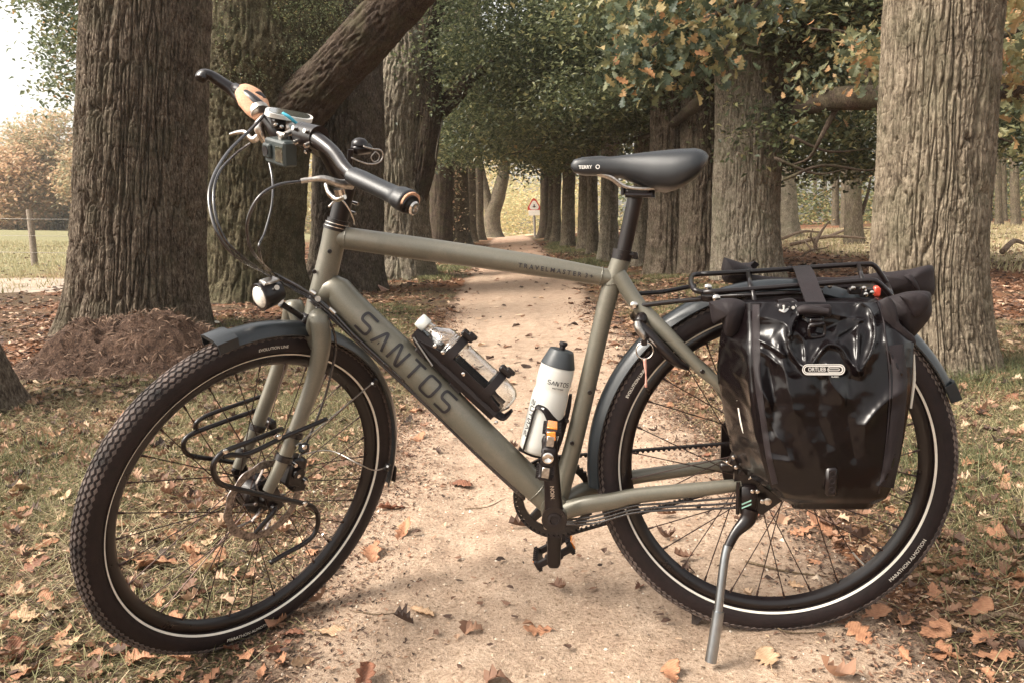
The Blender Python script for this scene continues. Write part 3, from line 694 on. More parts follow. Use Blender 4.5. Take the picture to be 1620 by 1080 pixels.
# branches that carry the near leaves
def branch(root, pts, r, m=None, name='branch'):
    b0 = np.array(root.location); mb = MB(); mb.tube([A(p)-b0 for p in pts], r, 8, smooth=4)
    return mb.build(name, m or M_bark_dark, root, smooth=180)
branch(R1, [at(1440, -60, 4.4), at(1330, -70, 4.6), at(1220, -20, 4.8), at(1120, 30, 4.8), at(1040, 70, 4.7), at(990, 115, 4.6)], [.05, .03, .015, .006])
branch(R1, [at(1220, -20, 4.8), at(1180, 30, 4.8), at(1140, 90, 4.8), at(1105, 135, 4.7)], [.012, .004])
branch(R1, [at(1560, 80, 4.4), at(1590, 55, 4.5), at(1640, 38, 4.7)], [.035, .02, .012])
branch(R1, [at(1555, 158, 4.3), at(1600, 140, 4.6), at(1680, 110, 5)], [.02, .05, .09])
R5 = empty('oak_tree', vbase(1700, 420)); tag(R5, 'thick dark bough reaching in behind the big pale trunk from the right', 'tree')
branch(R5, [at(1700, 120, 8), at(1620, 128, 8), at(1540, 150, 8), at(1400, 155, 8.3), at(1310, 158, 8.6), at(1240, 180, 10.6), at(1190, 172, 11.2)], [.20, .19, .15, .13, .12, .10, .05], M_bark_dark, 'limb')
branch(R5, [at(1330, 158, 8.6), at(1300, 215, 8.6), at(1280, 250, 8.8), at(1250, 262, 9)], [.04, .02, .008], name='branch')
branch(R5, [at(1380, 150, 8.4), at(1350, 60, 8.4), at(1280, 45, 8.4)], [.03, .02, .008], name='branch')
V, F = bark_tube([A([0, 0, 0]), A([.1, 0, 3]), A([.2, .1, 7])], [.4, .35, .3], 80, 50, .03, flare=.2)
link('trunk', fast_mesh('trunk', V, F, M_bark, smooth=True), R5)
crown(R5, cents_px([(1230, 1420, 170, 262, 9, 12), (1540, 1680, 150, 225, 9, 12), (1230, 1420, 60, 140, 12, 15), (1560, 1700, 20, 180, 11, 14), (1560, 1680, -80, 60, 9, 12)], 150), 34000, .45, .12, .08, M_leaf_dark, 0, .96, 1.1)
for p in ([(1240, 285), (1300, 262), (1370, 270), (1395, 262)], [(1225, 250), (1290, 275), (1340, 268)], [(1250, 215), (1310, 240), (1380, 235)], [(1560, 205), (1600, 225), (1660, 220)]):
    branch(R5, [at(x, y, 8.8) for x, y in p], [.02, .008], name='branch')
branch(T4, [at(700, 190, 13), at(690, 240, 9), at(692, 265, 8.6)], [.01, .004])
for pts in ([(935, 110, 14), (900, 190, 16), (860, 230, 20), (800, 245, 24)], [(1110, 160, 11), (1040, 210, 13), (960, 230, 16)]):
    branch(R4, [at(*p) for p in pts], [.10, .05, .02], name='branch')

# ---- distant woodland on the right, behind the clearing
wood = [(1246, 375, 30, 270, 'pale trunk with spreading foot in the clearing left of the big trunk'), (1352, 386, 24, 275, 'brown trunk with bare side branches in the clearing'), (1322, 357, 10, 270, 'thin trunk in the clearing left of the brown one'),
        (1338, 360, 14, 268, 'grey trunk standing close beside the brown one'), (1240, 372, 12, 268, 'dark thin trunk behind the pale spreading one'), (1565, 350, 8, 260, 'leftmost thin trunk at the far wood right of the big trunk'),
        (1581, 357, 9, 262, 'darker thin trunk in the far wood, second from the left'), (1608, 358, 12, 262, 'stouter trunk in the far wood at the right picture edge'), (1590, 350, 6, 262, 'slender trunk between two darker ones in the far wood'), (1307, 352, 7, 268, 'faint slender trunk far in the clearing'),
        (1290, 350, 6, 268, 'palest slender trunk far in the clearing')]
for i, (x, y, w, tp, lab) in enumerate(wood):
    b = vbase(x, y); p1 = at(x+rng.uniform(-6, 2), tp-60, b[1])
    rt, _ = tree('woodland_tree', lab, [b, b+(p1-b)*.5, p1, p1+A([0, 0, 3.])], [px2r(w, b[1])]*2+[px2r(w*.8, b[1]), .1], 60, 40, .03, M_bark_pale if i == 0 else M_bark_far, flare=.35 if i == 0 else .12, seed=40+i, group='trees of the wood beyond the clearing')
    cc = p1+rng.normal(size=(16, 3))*A([2.2, 1.5, .9])+A([0, 0, 2.4])
    crown(rt, cc, 2600, .8, .3, .16, M_leaf_dark if i % 2 else M_leaf_wood, .1, 1)
    if i == 1:
        branch(rt, [at(1362, 340, b[1]), at(1372, 310, b[1]), at(1378, 280, b[1])], [.07, .02]); branch(rt, [at(1358, 300, b[1]), at(1366, 285, b[1]), at(1385, 270, b[1])], [.05, .015])
def mass(name, x0, x1, y0, y1, z0, z1, n, size, m, lo=0., hi=1., cl=260, lab=None):
    c = np.c_[rng.uniform(x0, x1, cl), rng.uniform(y0, y1, cl), rng.uniform(0, 1, cl)]
    c[:, 2] = height(c[:, 0], c[:, 1])+z0+(z1-z0)*c[:, 2]
    v, f, _ = clump_cloud(c, n, 1.3, .8, size)
    return tag(cloud_obj(name, [(v, f)], m, None, lo, hi), kind='stuff')
mass('distant_wood', 10, 62, 52, 74, 0, 15, 60000, .42, M_leaf_wood, 0, 1, 420)
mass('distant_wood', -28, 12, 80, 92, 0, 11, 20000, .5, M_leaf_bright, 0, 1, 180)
mass('undergrowth', 9, 40, 40, 50, 0, 1.6, 14000, .2, M_leaf_wood, .2, 1, 160)
mass('undergrowth', -6, 8, 66, 76, 0, 4.5, 12000, .26, M_leaf_bright, 0, 1, 90)
# hazy autumn trees across the field on the left
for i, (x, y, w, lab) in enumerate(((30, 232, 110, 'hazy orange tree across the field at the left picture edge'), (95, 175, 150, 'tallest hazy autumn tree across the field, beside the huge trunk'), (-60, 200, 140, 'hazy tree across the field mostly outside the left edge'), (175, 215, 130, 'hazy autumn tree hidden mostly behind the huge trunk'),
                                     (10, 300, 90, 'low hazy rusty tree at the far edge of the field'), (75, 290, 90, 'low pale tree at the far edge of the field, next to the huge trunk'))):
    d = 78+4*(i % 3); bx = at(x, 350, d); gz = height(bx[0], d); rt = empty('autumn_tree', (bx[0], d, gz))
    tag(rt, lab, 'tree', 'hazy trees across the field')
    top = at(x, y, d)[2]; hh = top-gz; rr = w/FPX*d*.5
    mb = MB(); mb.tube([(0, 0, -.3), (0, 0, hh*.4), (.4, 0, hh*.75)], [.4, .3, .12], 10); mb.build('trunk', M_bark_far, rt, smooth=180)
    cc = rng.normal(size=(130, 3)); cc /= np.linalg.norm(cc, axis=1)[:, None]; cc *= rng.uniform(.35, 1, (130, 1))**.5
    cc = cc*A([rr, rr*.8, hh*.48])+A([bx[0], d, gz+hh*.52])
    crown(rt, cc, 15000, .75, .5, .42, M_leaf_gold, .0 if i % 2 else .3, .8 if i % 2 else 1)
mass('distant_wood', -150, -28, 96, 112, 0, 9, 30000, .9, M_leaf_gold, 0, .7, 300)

# ---- earth heaped at the foot of the huge trunk
u = np.linspace(0, 1, 130); a = np.linspace(0, 2*np.pi, 260, endpoint=False)
U, AA = np.meshgrid(u, a, indexing='ij')
mc = ground_at(205, 585); mc2 = A([mc[0], mc[1]+.15])
rx = 1.12+.12*fbm(np.cos(AA)*1.5, np.sin(AA)*1.5, 3.); ry = .75+.1*fbm(np.cos(AA)*1.5+4, np.sin(AA)*1.5, 3.)
MX = mc2[0]+U*np.cos(AA)*rx; MY = mc2[1]+U*np.sin(AA)*ry
prof = (1-sstep(.0, 1.0, U))
hump = prof*(.30+.16*np.exp(-((MX-mc2[0]-.35)/.35)**2)+.20*np.exp(-((MX-mc2[0]+.55)/.3)**2))
MZ = height(MX, MY)-.03+hump+(.09*fbm(MX*4, MY*4, 1.2, 4)+.05*fbm(MX*16, MY*16, 6., 3))*sstep(0, .25, prof)
me_m = bark_mat('earth_dark', (.018, .010, .007), (.070, .040, .027), (.19, .115, .078), moss=(.10, .06, .04), moss_amt=.4, scale=1.2, bump=1)
o = link('earth_mound', fast_mesh('earth_mound', np.stack([MX, MY, MZ], -1).reshape(-1, 3), grid_faces(130, 260, True), me_m, smooth=True))
tag(o, 'mound of dark crumbly earth heaped against the foot of the huge trunk', 'earth mound')
q = rng.uniform(-1, 1, (2600, 2)); q = q[(q**2).sum(1) < .9]; X_ = mc2[0]+q[:, 0]*1.1; Y_ = mc2[1]+q[:, 1]*.72
pr = 1-sstep(0, 1, np.sqrt((q**2).sum(1)))
Z_ = height(X_, Y_)-.03+pr*(.30+.16*np.exp(-((X_-mc2[0]-.35)/.35)**2)+.20*np.exp(-((X_-mc2[0]+.55)/.3)**2))+.09*fbm(X_*4, Y_*4, 1.2, 4)*sstep(0, .25, pr)
v, f, _ = leaf_quads(np.c_[X_, Y_, Z_+.02], .07, .3, .12)
M_root = mat('root_fibre', (.16, .10, .065), .9, var=.25, scale=9)
link('root_fibres', fast_mesh('root_fibres', v, f, M_root), o)['kind'] = 'stuff'

# ---- fence along the field
M_wood = bark_mat('weathered_post', (.12, .09, .07), (.26, .21, .17), (.42, .36, .30), moss_amt=.1, scale=2)
fb = ground_at(55, 421); fence = empty('fence', (fb[0], fb[1], height(fb[0], fb[1]))); tag(fence, 'wire fence with a weathered wooden post along the field on the left', 'fence')
r0 = np.array(fence.location)
posts = []
for dx_ in (-21, -14, -7, 0, 4.5):
    x = fb[0]+dx_; z = height(x, fb[1]); mb = MB()
    mb.tube([A([x, fb[1], z-.2])-r0, A([x+.02, fb[1], z+.8])-r0, A([x+.02, fb[1], z+1.35])-r0], [.075, .072, .066], 12); mb.build('post', M_wood, fence, smooth=50); posts.append(A([x, fb[1]-.07, z])-r0)
M_wire = mat('fence_wire', (.30, .27, .24), .5, .8)
for hz_ in (.35, .75, 1.15):
    mb = MB(); mb.tube([p+A([0, 0, hz_-.03*(i % 2)]) for i, p in enumerate(posts)], .006, 5); mb.build('wire', M_wire, fence, smooth=180)

# ---- warning sign at the far end
sb = vbase(845, 374.5, 0); sg = empty('warning_sign', (sb[0], sb[1]-1, sb[2])); tag(sg, 'triangular red bordered warning sign with a white plate below, at the end of the path', 'traffic sign')
ds = sb[1]-1; s0 = np.array(sg.location)
M_red = mat('sign_red', (.50, .05, .035), .5); M_white = mat('sign_white', (.75, .70, .62), .5); M_post = mat('sign_post_grey', (.25, .23, .21), .5, .6); M_blackp = mat('sign_black', (.02, .015, .015), .5)
def tri(c, r, yo, t, rc=.12):
    pts = []
    for k in range(3):
        a0 = math.pi/2+k*2*math.pi/3
        for s in (-.9, -.45, 0, .45, .9):
            pts.append((c[0]+(r-rc)*math.cos(a0)+rc*math.cos(a0+s), c[2]+(r-rc)*math.sin(a0)+rc*math.sin(a0+s)))
    mb = MB(); mb.grid(np.array([[(p[0], c[1]+yo, p[1]) for p in pts], [(p[0], c[1]+yo+t, p[1]) for p in pts]]), close_v=True, cap0=True, cap1=True); return mb
cs = at(845, 326, ds)-s0; rr = px2r(17, ds)*1.35
mb = MB(); mb.tube([(cs[0], .06, -.3), (cs[0], .06, cs[2]+rr*.6)], .06, 10); mb.build('post', M_post, sg)
tri(cs, rr, 0, .03).build('border', M_red, sg, smooth=0); tri(cs-A([0, 0, 0]), rr*.68, -.012, .01).build('face', M_white, sg, smooth=0)
mb = MB(); mb.box(cs+A([0, -.02, -rr*.02]), (rr*.07, 0, 0), (0, .005, 0), (0, 0, rr*.22)); mb.box(cs+A([0, -.02, -rr*.12]), (rr*.2, 0, 0), (0, .0045, 0), (0, 0, rr*.06)); mb.build('symbol', M_blackp, sg, smooth=0)
cp = at(845, 336, ds)-s0; mb = MB(); mb.box(cp+A([0, 0, -.04]), (rr*.75, 0, 0), (0, .012, 0), (0, 0, .14), .01); mb.build('plate', M_white, sg)

# ---- fallen branches in the clearing and by the big trunk
M_fb = bark_mat('dead_branch', (.05, .032, .022), (.16, .11, .08), (.32, .25, .19), moss_amt=.1, scale=1.5)
def fallen(label, pts, r, subs=()):
    P = [A(p, float) for p in pts]; b0 = P[0].copy(); b0[2] = height(b0[0], b0[1]); root = empty('fallen_branch', b0); tag(root, label, 'fallen branch', 'dead branches lying about')
    mb = MB(); mb.tube([p-b0 for p in P], r, 9, smooth=5)
    for sp_, sr in subs: mb.tube([A(p)-b0 for p in sp_], sr, 7, smooth=4)
    mb.build('bough', M_fb, root, smooth=180)
E_ = 17.
fallen('forked dead branch standing up crooked in the dry clearing', [at(1303, 432, E_), at(1296, 405, E_), at(1290, 388, E_), at(1300, 366, E_), at(1312, 350, E_)], [.07, .05, .035, .015],
       [([at(1296, 405, E_), at(1284, 395, E_), at(1272, 380, E_+.4)], [.04, .012]), ([at(1290, 388, E_), at(1283, 374, E_), at(1286, 362, E_)], [.03, .01]), ([at(1303, 430, E_), at(1340, 412, E_-.3), at(1378, 404, E_-.5)], [.06, .02])])
fallen('long dead bough lying across the clearing between the trunks', [at(1215, 402, 19), at(1245, 408, 18), at(1290, 420, 17), at(1330, 424, 16), at(1380, 425, 15)], [.07, .06, .05, .03])
fallen('pale dead bough with side twigs lying low in the clearing', [at(1232, 418, 15), at(1262, 412, 15.5), at(1300, 424, 15), at(1340, 436, 14)], [.05, .045, .035, .02], [([at(1262, 412, 15.5), at(1280, 398, 15.5), at(1310, 392, 15.6)], [.03, .01])])
fallen('dark dead bough lying right of the big trunk', [at(1540, 405, 12.5), at(1570, 418, 12), at(1595, 428, 11.5), at(1650, 434, 11)], [.06, .055, .05, .04], [([at(1590, 426, 11.6), at(1596, 434, 11.5), at(1598, 440, 11.4)], [.02, .012])])
for i, (x0, y0, x1, y1) in enumerate(((1236, 384, 1300, 378), (1250, 394, 1370, 390), (1310, 380, 1376, 372), (1585, 408, 1620, 404))):
    p = ground_at(x0, y0); q_ = ground_at(x1, y1); p[2] += .1; q_[2] += .2; m_ = (p+q_)/2+A([0, 0, .12])
    fallen(('reddish brushwood pole farthest back in the clearing, on the left', 'longest brushwood pole lying level in the clearing', 'brushwood pole in front of the brown clearing trunk', 'short brushwood stick at the right picture edge')[i], [p, m_, q_], [.05, .045, .02])
for i, (x, y, s, lab) in enumerate(((342, 513, .035, 'small white stone behind the front fender'), (1262, 462, .0, ''))):
    if not s: continue
    p = ground_at(x, y); mb = MB(); mb.lathe([(-s*.3, .001), (-s*.2, s*.8), (0, s*1.1), (s*.35, s*.75), (s*.5, .002)], (0, 0, .02), (0.1, 0, 1), 14)
    o = mb.build('stone', mat('stone_white', (.72, .66, .56), .8, bump=.5), None, smooth=180); o.location = p; tag(o, lab, 'stone')
p = ground_at(604, 462); mb = MB()
pw = px2r(24, p[1]); mb.add([(-pw*.5, 0, .9*pw), (pw*1.0, .05, 0), (-pw*.1, .05, 0), (-pw*.5, .1, .9*pw), (pw, .16, 0), (-pw*.1, .16, 0)], [(0, 2, 1), (3, 4, 5), (0, 1, 4, 3), (1, 2, 5, 4), (2, 0, 3, 5)])
o = mb.build('bark_slab', mat('bark_slab_pink', (.50, .32, .25), .8, var=.1), None, smooth=0); o.location = p+A([0, 0, .0]); tag(o, 'pinkish slab of peeled bark leaning at the foot of a left trunk', 'bark')
# ================================================================ THE BICYCLE
# local frame: x forward, y to the rider's left, z up; origin under the rear axle
def rot3(ax, a):
    ax = unit(ax); K = A([[0, -ax[2], ax[1]], [ax[2], 0, -ax[0]], [-ax[1], ax[0], 0]])
    return np.eye(3)+math.sin(a)*K+(1-math.cos(a))*K@K
YAW, LEAN, STEER, HEAD = -.0736, .0028, .9594, math.radians(72.83)
BM = rot3([0, 0, 1], YAW)@np.column_stack([A([-1., 0, 0]), A([0, -1., 0]), A([0, 0, 1.])]); BM = rot3(BM[:, 0], -LEAN)@BM
BO = A([.5263, 1.5308, 0.0])
WR = .361
AXF = A([1.0945, 0, .3261]); SAX = A([-math.cos(HEAD), 0, math.sin(HEAD)]); SB = AXF-.047*A([math.sin(HEAD), 0, math.cos(HEAD)])
SM = rot3(SAX, STEER)
def st(v):
    v = np.asarray(v, float); return SB+(v-SB)@SM.T
def B(px, py, off=0.):
    """bike point seen at a frame point, lying off metres left of the mid plane"""
    d = ray(px, py); n = BM[:, 1]; t = np.dot(BO+BM@A([0, off, 0])-CAM, n)/np.dot(d, n); return BM.T@(CAM+t*d-BO)
def F_(px, py, off=0.):
    """the same for parts that turn with the fork; result in the unturned frame"""
    d = ray(px, py); n = BM@SM[:, 1]; c = BO+BM@(SB+SM@A([0, off, 0])); t = np.dot(c-CAM, n)/np.dot(d, n)
    return SB+SM.T@(BM.T@(CAM+t*d-BO)-SB)
bike = empty('touring_bicycle', BO)
bike.matrix_world = Matrix([[*BM[i], BO[i]] for i in range(3)]+[[0, 0, 0, 1]])
tag(bike, 'olive grey touring bicycle with black bags, leaning on its kickstand across the path', 'bicycle')
def local_root(name, p, label, cat, group=None):
    """a separate thing whose shape is given in the bicycle's frame"""
    w = BO+BM@np.asarray(p, float); o = empty(name, w)
    o.matrix_world = Matrix([[*BM[i], w[i]] for i in range(3)]+[[0, 0, 0, 1]]); tag(o, label, cat, group); return o

# paints and metals
def frame_paint():
    m, nt, b = nodes_of('frame_olive_satin'); L = nt.links.new
    tc = nt.nodes.new('ShaderNodeTexCoord'); n = noise(nt, tc, 900, 2); n2 = noise(nt, tc, 7, 4)
    r = ramp_of(nt, [(.3, (.112, .104, .080)), (.7, (.152, .142, .112))]); L(n.outputs['Fac'], r.inputs['Fac'])
    dn = noise(nt, tc, 16, 9, .8); dr_ = nt.nodes.new('ShaderNodeMapRange'); dr_.inputs['From Min'].default_value = .5; dr_.inputs['From Max'].default_value = .75; dr_.inputs['To Max'].default_value = .45; L(dn.outputs['Fac'], dr_.inputs['Value'])
    dm_ = nt.nodes.new('ShaderNodeMix'); dm_.data_type = 'RGBA'; dm_.inputs['B'].default_value = (.24, .20, .16, 1); L(dr_.outputs[0], dm_.inputs['Factor']); L(r.outputs['Color'], dm_.inputs['A']); L(dm_.outputs['Result'], b.inputs['Base Color'])
    b.inputs['Metallic'].default_value = .35; b.inputs['Coat Weight'].default_value = .25; b.inputs['Coat Roughness'].default_value = .25
    mr = nt.nodes.new('ShaderNodeMapRange'); mr.inputs['To Min'].default_value = .34; mr.inputs['To Max'].default_value = .48; L(n2.outputs['Fac'], mr.inputs['Value']); L(mr.outputs[0], b.inputs['Roughness'])
    bp = nt.nodes.new('ShaderNodeBump'); bp.inputs['Strength'].default_value = .12; bp.inputs['Distance'].default_value = .0005; L(n.outputs['Fac'], bp.inputs['Height']); L(bp.outputs[0], b.inputs['Normal'])
    return m
M_frame = frame_paint()
M_black = mat('satin_black_metal', (.007, .004, .004), .30, .0, spec=.4, coat=.1)
M_matte = mat('matte_black_plastic', (.010, .006, .006), .52, spec=.35, bump=.3, bscale=900)
M_rub = mat('tyre_rubber', (.014, .008, .008), .6, spec=.3, var=.15, scale=60, bump=.4, bscale=700)
M_tread = mat('tyre_tread_dusty', (.075, .056, .048), .8, var=.45, scale=22, bump=.4, bscale=500)
M_fend = mat('fender_dark_blue_grey', (.013, .016, .019), .34, .1, spec=.5, coat=.2, bump=.1)
M_silver = mat('polished_metal', (.62, .58, .54), .22, 1.0)
M_steel = mat('brushed_steel', (.40, .37, .34), .35, 1.0, var=.15, scale=200)
M_rotor = mat('rotor_steel', (.22, .19, .175), .42, .9, var=.35, scale=160)
M_blued = mat('kickstand_alloy', (.30, .32, .34), .3, 1.0)
M_spoke = mat('spoke_dark_steel', (.055, .035, .030), .4, .8)
M_stripe = mat('reflective_stripe', (.72, .68, .60), .35)
M_letter = mat('lettering_black', (.012, .010, .012), .45)
M_letw = mat('lettering_white', (.72, .70, .66), .5)
M_cork = mat('cork_grip', (.52, .28, .17), .75, var=.12, scale=200, bump=.5, bscale=500)
M_ltr_saddle = mat('saddle_leather', (.010, .011, .013), .36, spec=.5, coat=.08, bump=.25, bscale=1400)
M_cable = mat('cable_housing', (.014, .010, .010), .28, spec=.7, coat=.5)
M_orange = mat('reflector_orange', (.75, .22, .03), .2, coat=.8, var=.2, scale=300)
M_redr = mat('reflector_red', (.85, .10, .06), .3)
def glass_mat(name, col, rough=.03, ior=1.45):
    m, nt, b = nodes_of(name); b.inputs['Base Color'].default_value = (*col, 1); b.inputs['Transmission Weight'].default_value = 1
    b.inputs['Roughness'].default_value = rough; b.inputs['IOR'].default_value = ior
    tc = nt.nodes.new('ShaderNodeTexCoord'); n = noise(nt, tc, 60, 3); bp = nt.nodes.new('ShaderNodeBump'); bp.inputs['Strength'].default_value = .15; bp.inputs['Distance'].default_value = .001
    nt.links.new(n.outputs['Fac'], bp.inputs['Height']); nt.links.new(bp.outputs[0], b.inputs['Normal']); return m

# ---------------- flat print: text turned into mesh
def text_polys(s, size, bold=0.0):
    cu = bpy.data.curves.new('text', 'FONT'); cu.body = s; cu.size = size; cu.align_x = 'CENTER'; cu.align_y = 'CENTER'; cu.offset = bold; cu.resolution_u = 3
    o = bpy.data.objects.new('text', cu); COL.objects.link(o); dg = bpy.context.evaluated_depsgraph_get(); dg.update()
    me = o.evaluated_get(dg).to_mesh(); V = A([tuple(v.co) for v in me.vertices]).reshape(-1, 3)[:, :2]; Fc = [tuple(p.vertices) for p in me.polygons]
    o.evaluated_get(dg).to_mesh_clear(); bpy.data.objects.remove(o); bpy.data.curves.remove(cu); return V, Fc
def print_on(name, V, Fc, fn, m, parent):
    P = A([fn(a, b) for a, b in V]); mb = MB(); mb.add(P, Fc); return mb.build(name, m, parent, smooth=0)
def strokes(polys, w):
    """round ended thick lines -> verts, faces"""
    V = []; Fc = []
    for pl in polys:
        P = np.array(pl, float)
        # subdivide so it can bend round a tube
        Q = [P[0]]
        for a, b in zip(P[:-1], P[1:]):
            k = max(1, int(np.linalg.norm(b-a)/.004))
            for i in range(1, k+1): Q.append(a+(b-a)*i/k)
        Q = np.array(Q); T = np.gradient(Q, axis=0); T /= np.maximum(np.linalg.norm(T, axis=1), 1e-9)[:, None]; N = np.c_[-T[:, 1], T[:, 0]]
        n0 = len(V); V += [tuple(q) for q in np.stack([Q-N*w/2, Q+N*w/2], 1).reshape(-1, 2)]
        Fc += [(n0+2*i, n0+2*i+1, n0+2*i+3, n0+2*i+2) for i in range(len(Q)-1)]
    return V, Fc
def rpoly(pts, r=.22, n=5):
    """polyline with rounded corners"""
    P = [A(p, float) for p in pts]; out = [P[0]]
    for a, b, c in zip(P[:-2], P[1:-1], P[2:]):
        u, v = unit(a-b), unit(c-b); d = min(r, np.linalg.norm(a-b)*.5, np.linalg.norm(c-b)*.5)
        for k in range(n+1):
            t = k/n; out.append((1-t)**2*(b+u*d)+2*t*(1-t)*b+t*t*(b+v*d))
    out.append(P[-1]); return out
SL = {'S': [rpoly([(1, 1), (0, 1), (0, .5), (1, .5), (1, 0), (0, 0)], .28)], 'A': [rpoly([(0, 0), (.5, 1.02), (1, 0)], .25), [(.46, .22), (.54, .22)]],
      'N': [rpoly([(0, 0), (.06, 1), (.26, 1), (.74, 0), (.94, 0), (1, 1)], .16)], 'T': [[(0, 1), (1, 1)], [(.5, 1), (.5, 0)]],
      'O': [rpoly([(.5, 1), (1, 1), (1, 0), (0, 0), (0, 1), (.5, 1)], .28)]}
def word_strokes(word, w, h, gap, sw):
    polys = []; x = -(len(word)*w+(len(word)-1)*gap)/2
    for ch in word:
        for pl in SL[ch]: polys.append([(x+p[0]*w, (p[1]-.5)*h) for p in pl])
        x += w+gap
    return strokes(polys, sw)
def on_tube(p0, p1, r0, r1, up, lift=.0006, off=0.):
    p0 = np.asarray(p0); p1 = np.asarray(p1); T = unit(p1-p0); Lg = np.linalg.norm(p1-p0); N = unit(np.asarray(up)-T*np.dot(up, T)); Y = A([0, 1., 0])
    def fn(s, t):
        u = s/Lg+.5; r = r0+(r1-r0)*u+lift; th = t/r+off; return p0+T*(s+Lg/2)+r*(math.cos(th)*Y+math.sin(th)*N)
    return fn

# ---------------- frame
BB = B(878, 797); ht0 = SB+SAX*.375; ht1 = SB+SAX*.575
SC = B(974, 436)                                   # seat cluster
fr = MB()
fr.tube([ht0, ht0+SAX*.03, ht0+SAX*.1, ht1-SAX*.03, ht1], [.0265, .0255, .0240, .0240, .0255], 28)
dt = [ht0+SAX*.046, B(529, 457), B(559, 490), B(640, 568), B(764, 691), B(840, 763), BB+A([.012, 0, .006])]
fr.tube(dt, [.0238, .0290, .0338, .0345, .0325, .030, .027], 30, smooth=4)
tt = [B(533, 375), B(654, 392), B(760, 407), B(860, 422), B(966, 440)]
fr.tube(tt, [.0225, .0232, .0225, .0215, .0175], 26, smooth=4)
stt = [B(985, 404), B(964, 464), B(945, 542), B(908, 700), BB+A([-.006, 0, .01])]
fr.tube(stt, [.0195, .0185, .0180, .0185, .021], 24, smooth=4)
fr.cyl(BB+A([0, -.036, 0]), BB+A([0, .036, 0]), .029, 32)
DL, DR = A([.052, .066, .352]), A([.052, -.066, .352])
for s in (1, -1):
    fr.tube([SC+A([-.004, .010*s, .003]), B(1010, 483, .022*s) if s > 0 else B(1010, 483, .022)*A([1, -1, 1]), A([*B(1050, 523, .04)[[0]], .042*s, B(1050, 523, .04)[2]]), A([B(1105, 580, .052)[0], .056*s, B(1105, 580, .052)[2]]), A([B(1150, 622, .06)[0], .063*s, B(1150, 622, .06)[2]]), A([.035, .066*s, .40])],
            [.016, .0155, .0145, .0125, .011, .010], 18, smooth=4)
    c0 = BB+A([-.02, .026*s, -.004]); c1_ = B(930, 797, .045); c2_ = B(968, 792, .055); c3_ = B(1010, 783, .058); c4_ = B(1100, 774, .064); c5_ = B(1172, 766, .066)
    fr.tube([c0]+[A([c[0], c[1]*s, c[2]]) for c in (c1_, c2_, c3_, c4_, c5_)], [.018, .0175, .0165, .0150, .0140, .0120], 18, smooth=4, oval=(1.05, .85), up=(0, 0, 1))
def weld(c, ax_, r, oval=(1, 1)):
    c = np.asarray(c); ax_ = unit(ax_); X = unit(np.cross(ax_, [0, 1, 0])); n = 60
    P = [c+X*r*math.cos(t)+A([0, 1, 0])*r*math.sin(t)+ax_*.0006*math.sin(t*24) for t in np.linspace(0, 2*math.pi, n+1)]; fr.tube(P, [.0012+.0003*math.sin(i*1.9) for i in range(n+1)], 6, caps=False)
weld(B(549, 376.5), B(654, 392)-B(549, 376.5), .0228); weld(B(951, 437.5), B(966, 440)-B(951, 437.5), .0190); weld(B(968, 449), B(966, 440)-B(968, 456), .0195)
weld(B(850, 773), B(862, 784)-B(850, 773), .0292)
# gusset and brake bridge
fr.tube([B(1035, 500, .0)+A([0, .035, 0]), B(1035, 500, 0)+A([0, -.035, 0])], [.008, .008], 12)
frame = fr.build('frame', M_frame, bike, smooth=50)
for s in (1, -1):
    dr = MB(); y = .068*s
    pl = [B(1163, 700, .066), B(1172, 690, .066), B(1200, 700, .066), B(1232, 735, .066), B(1236, 790, .066), B(1205, 812, .066), B(1168, 800, .066), B(1160, 765, .066)]
    dr.grid(np.array([[(p[0], y-.004*s, p[2]) for p in pl], [(p[0], y+.004*s, p[2]) for p in pl]]), close_v=True, cap0=True, cap1=True); dr.build('dropout', M_black, frame)
bolt_me = MB(); bolt_me.lathe([(0, .0045), (.0025, .0045), (.0032, .0038), (.0032, .0022), (.0012, .002)], (0, 0, 0), (0, 1, 0), 14); bo = bolt_me.build('bolt', M_silver, frame)
bdark = bolt_me.build('bolt', M_black, frame)
def bolt(p, parent=frame, src=bo, s=1., first=[1]):
    o = src.copy(); COL.objects.link(o); o.parent = parent; o.location = Vector(p); o.scale = (s, s, s); return o
for (x, y, off) in ((522, 398, .0245), (897, 665, .019), (905, 700, .019), (933, 620, .019)): bolt(B(x, y, off), src=bdark)
for (x, y, off) in ((1175, 772, .074), (1189, 772, .074)): bolt(B(x, y, off), s=1.3)
for (x, y, off) in ((1111, 587, .069), (1105, 800, .05)): bolt(B(x, y, off), src=bdark)
bo.location = Vector(B(1196, 775, .074)); bdark.location = Vector(B(498, 430, .022))
# frame lettering
V, Fc = word_strokes('SANTOS', .0300, .0410, .0150, .0060)
p0, p1 = B(565, 496), B(722, 650)
print_on('lettering', V, Fc, on_tube(p0, p1, .0354, .0336, A([0, 0, 1.]), .0012, .22), M_letter, frame)['label'] = 'large thin black wide lettering on the down tube'
V, Fc = text_polys('T R A V E L M A S T E R  3 +', .0125, .0003)
print_on('lettering', V, Fc, on_tube(B(834, 421), B(925, 435), .0222, .0195, A([0, 0, 1.])), M_letter, frame)['label'] = 'small black lettering on the top tube'
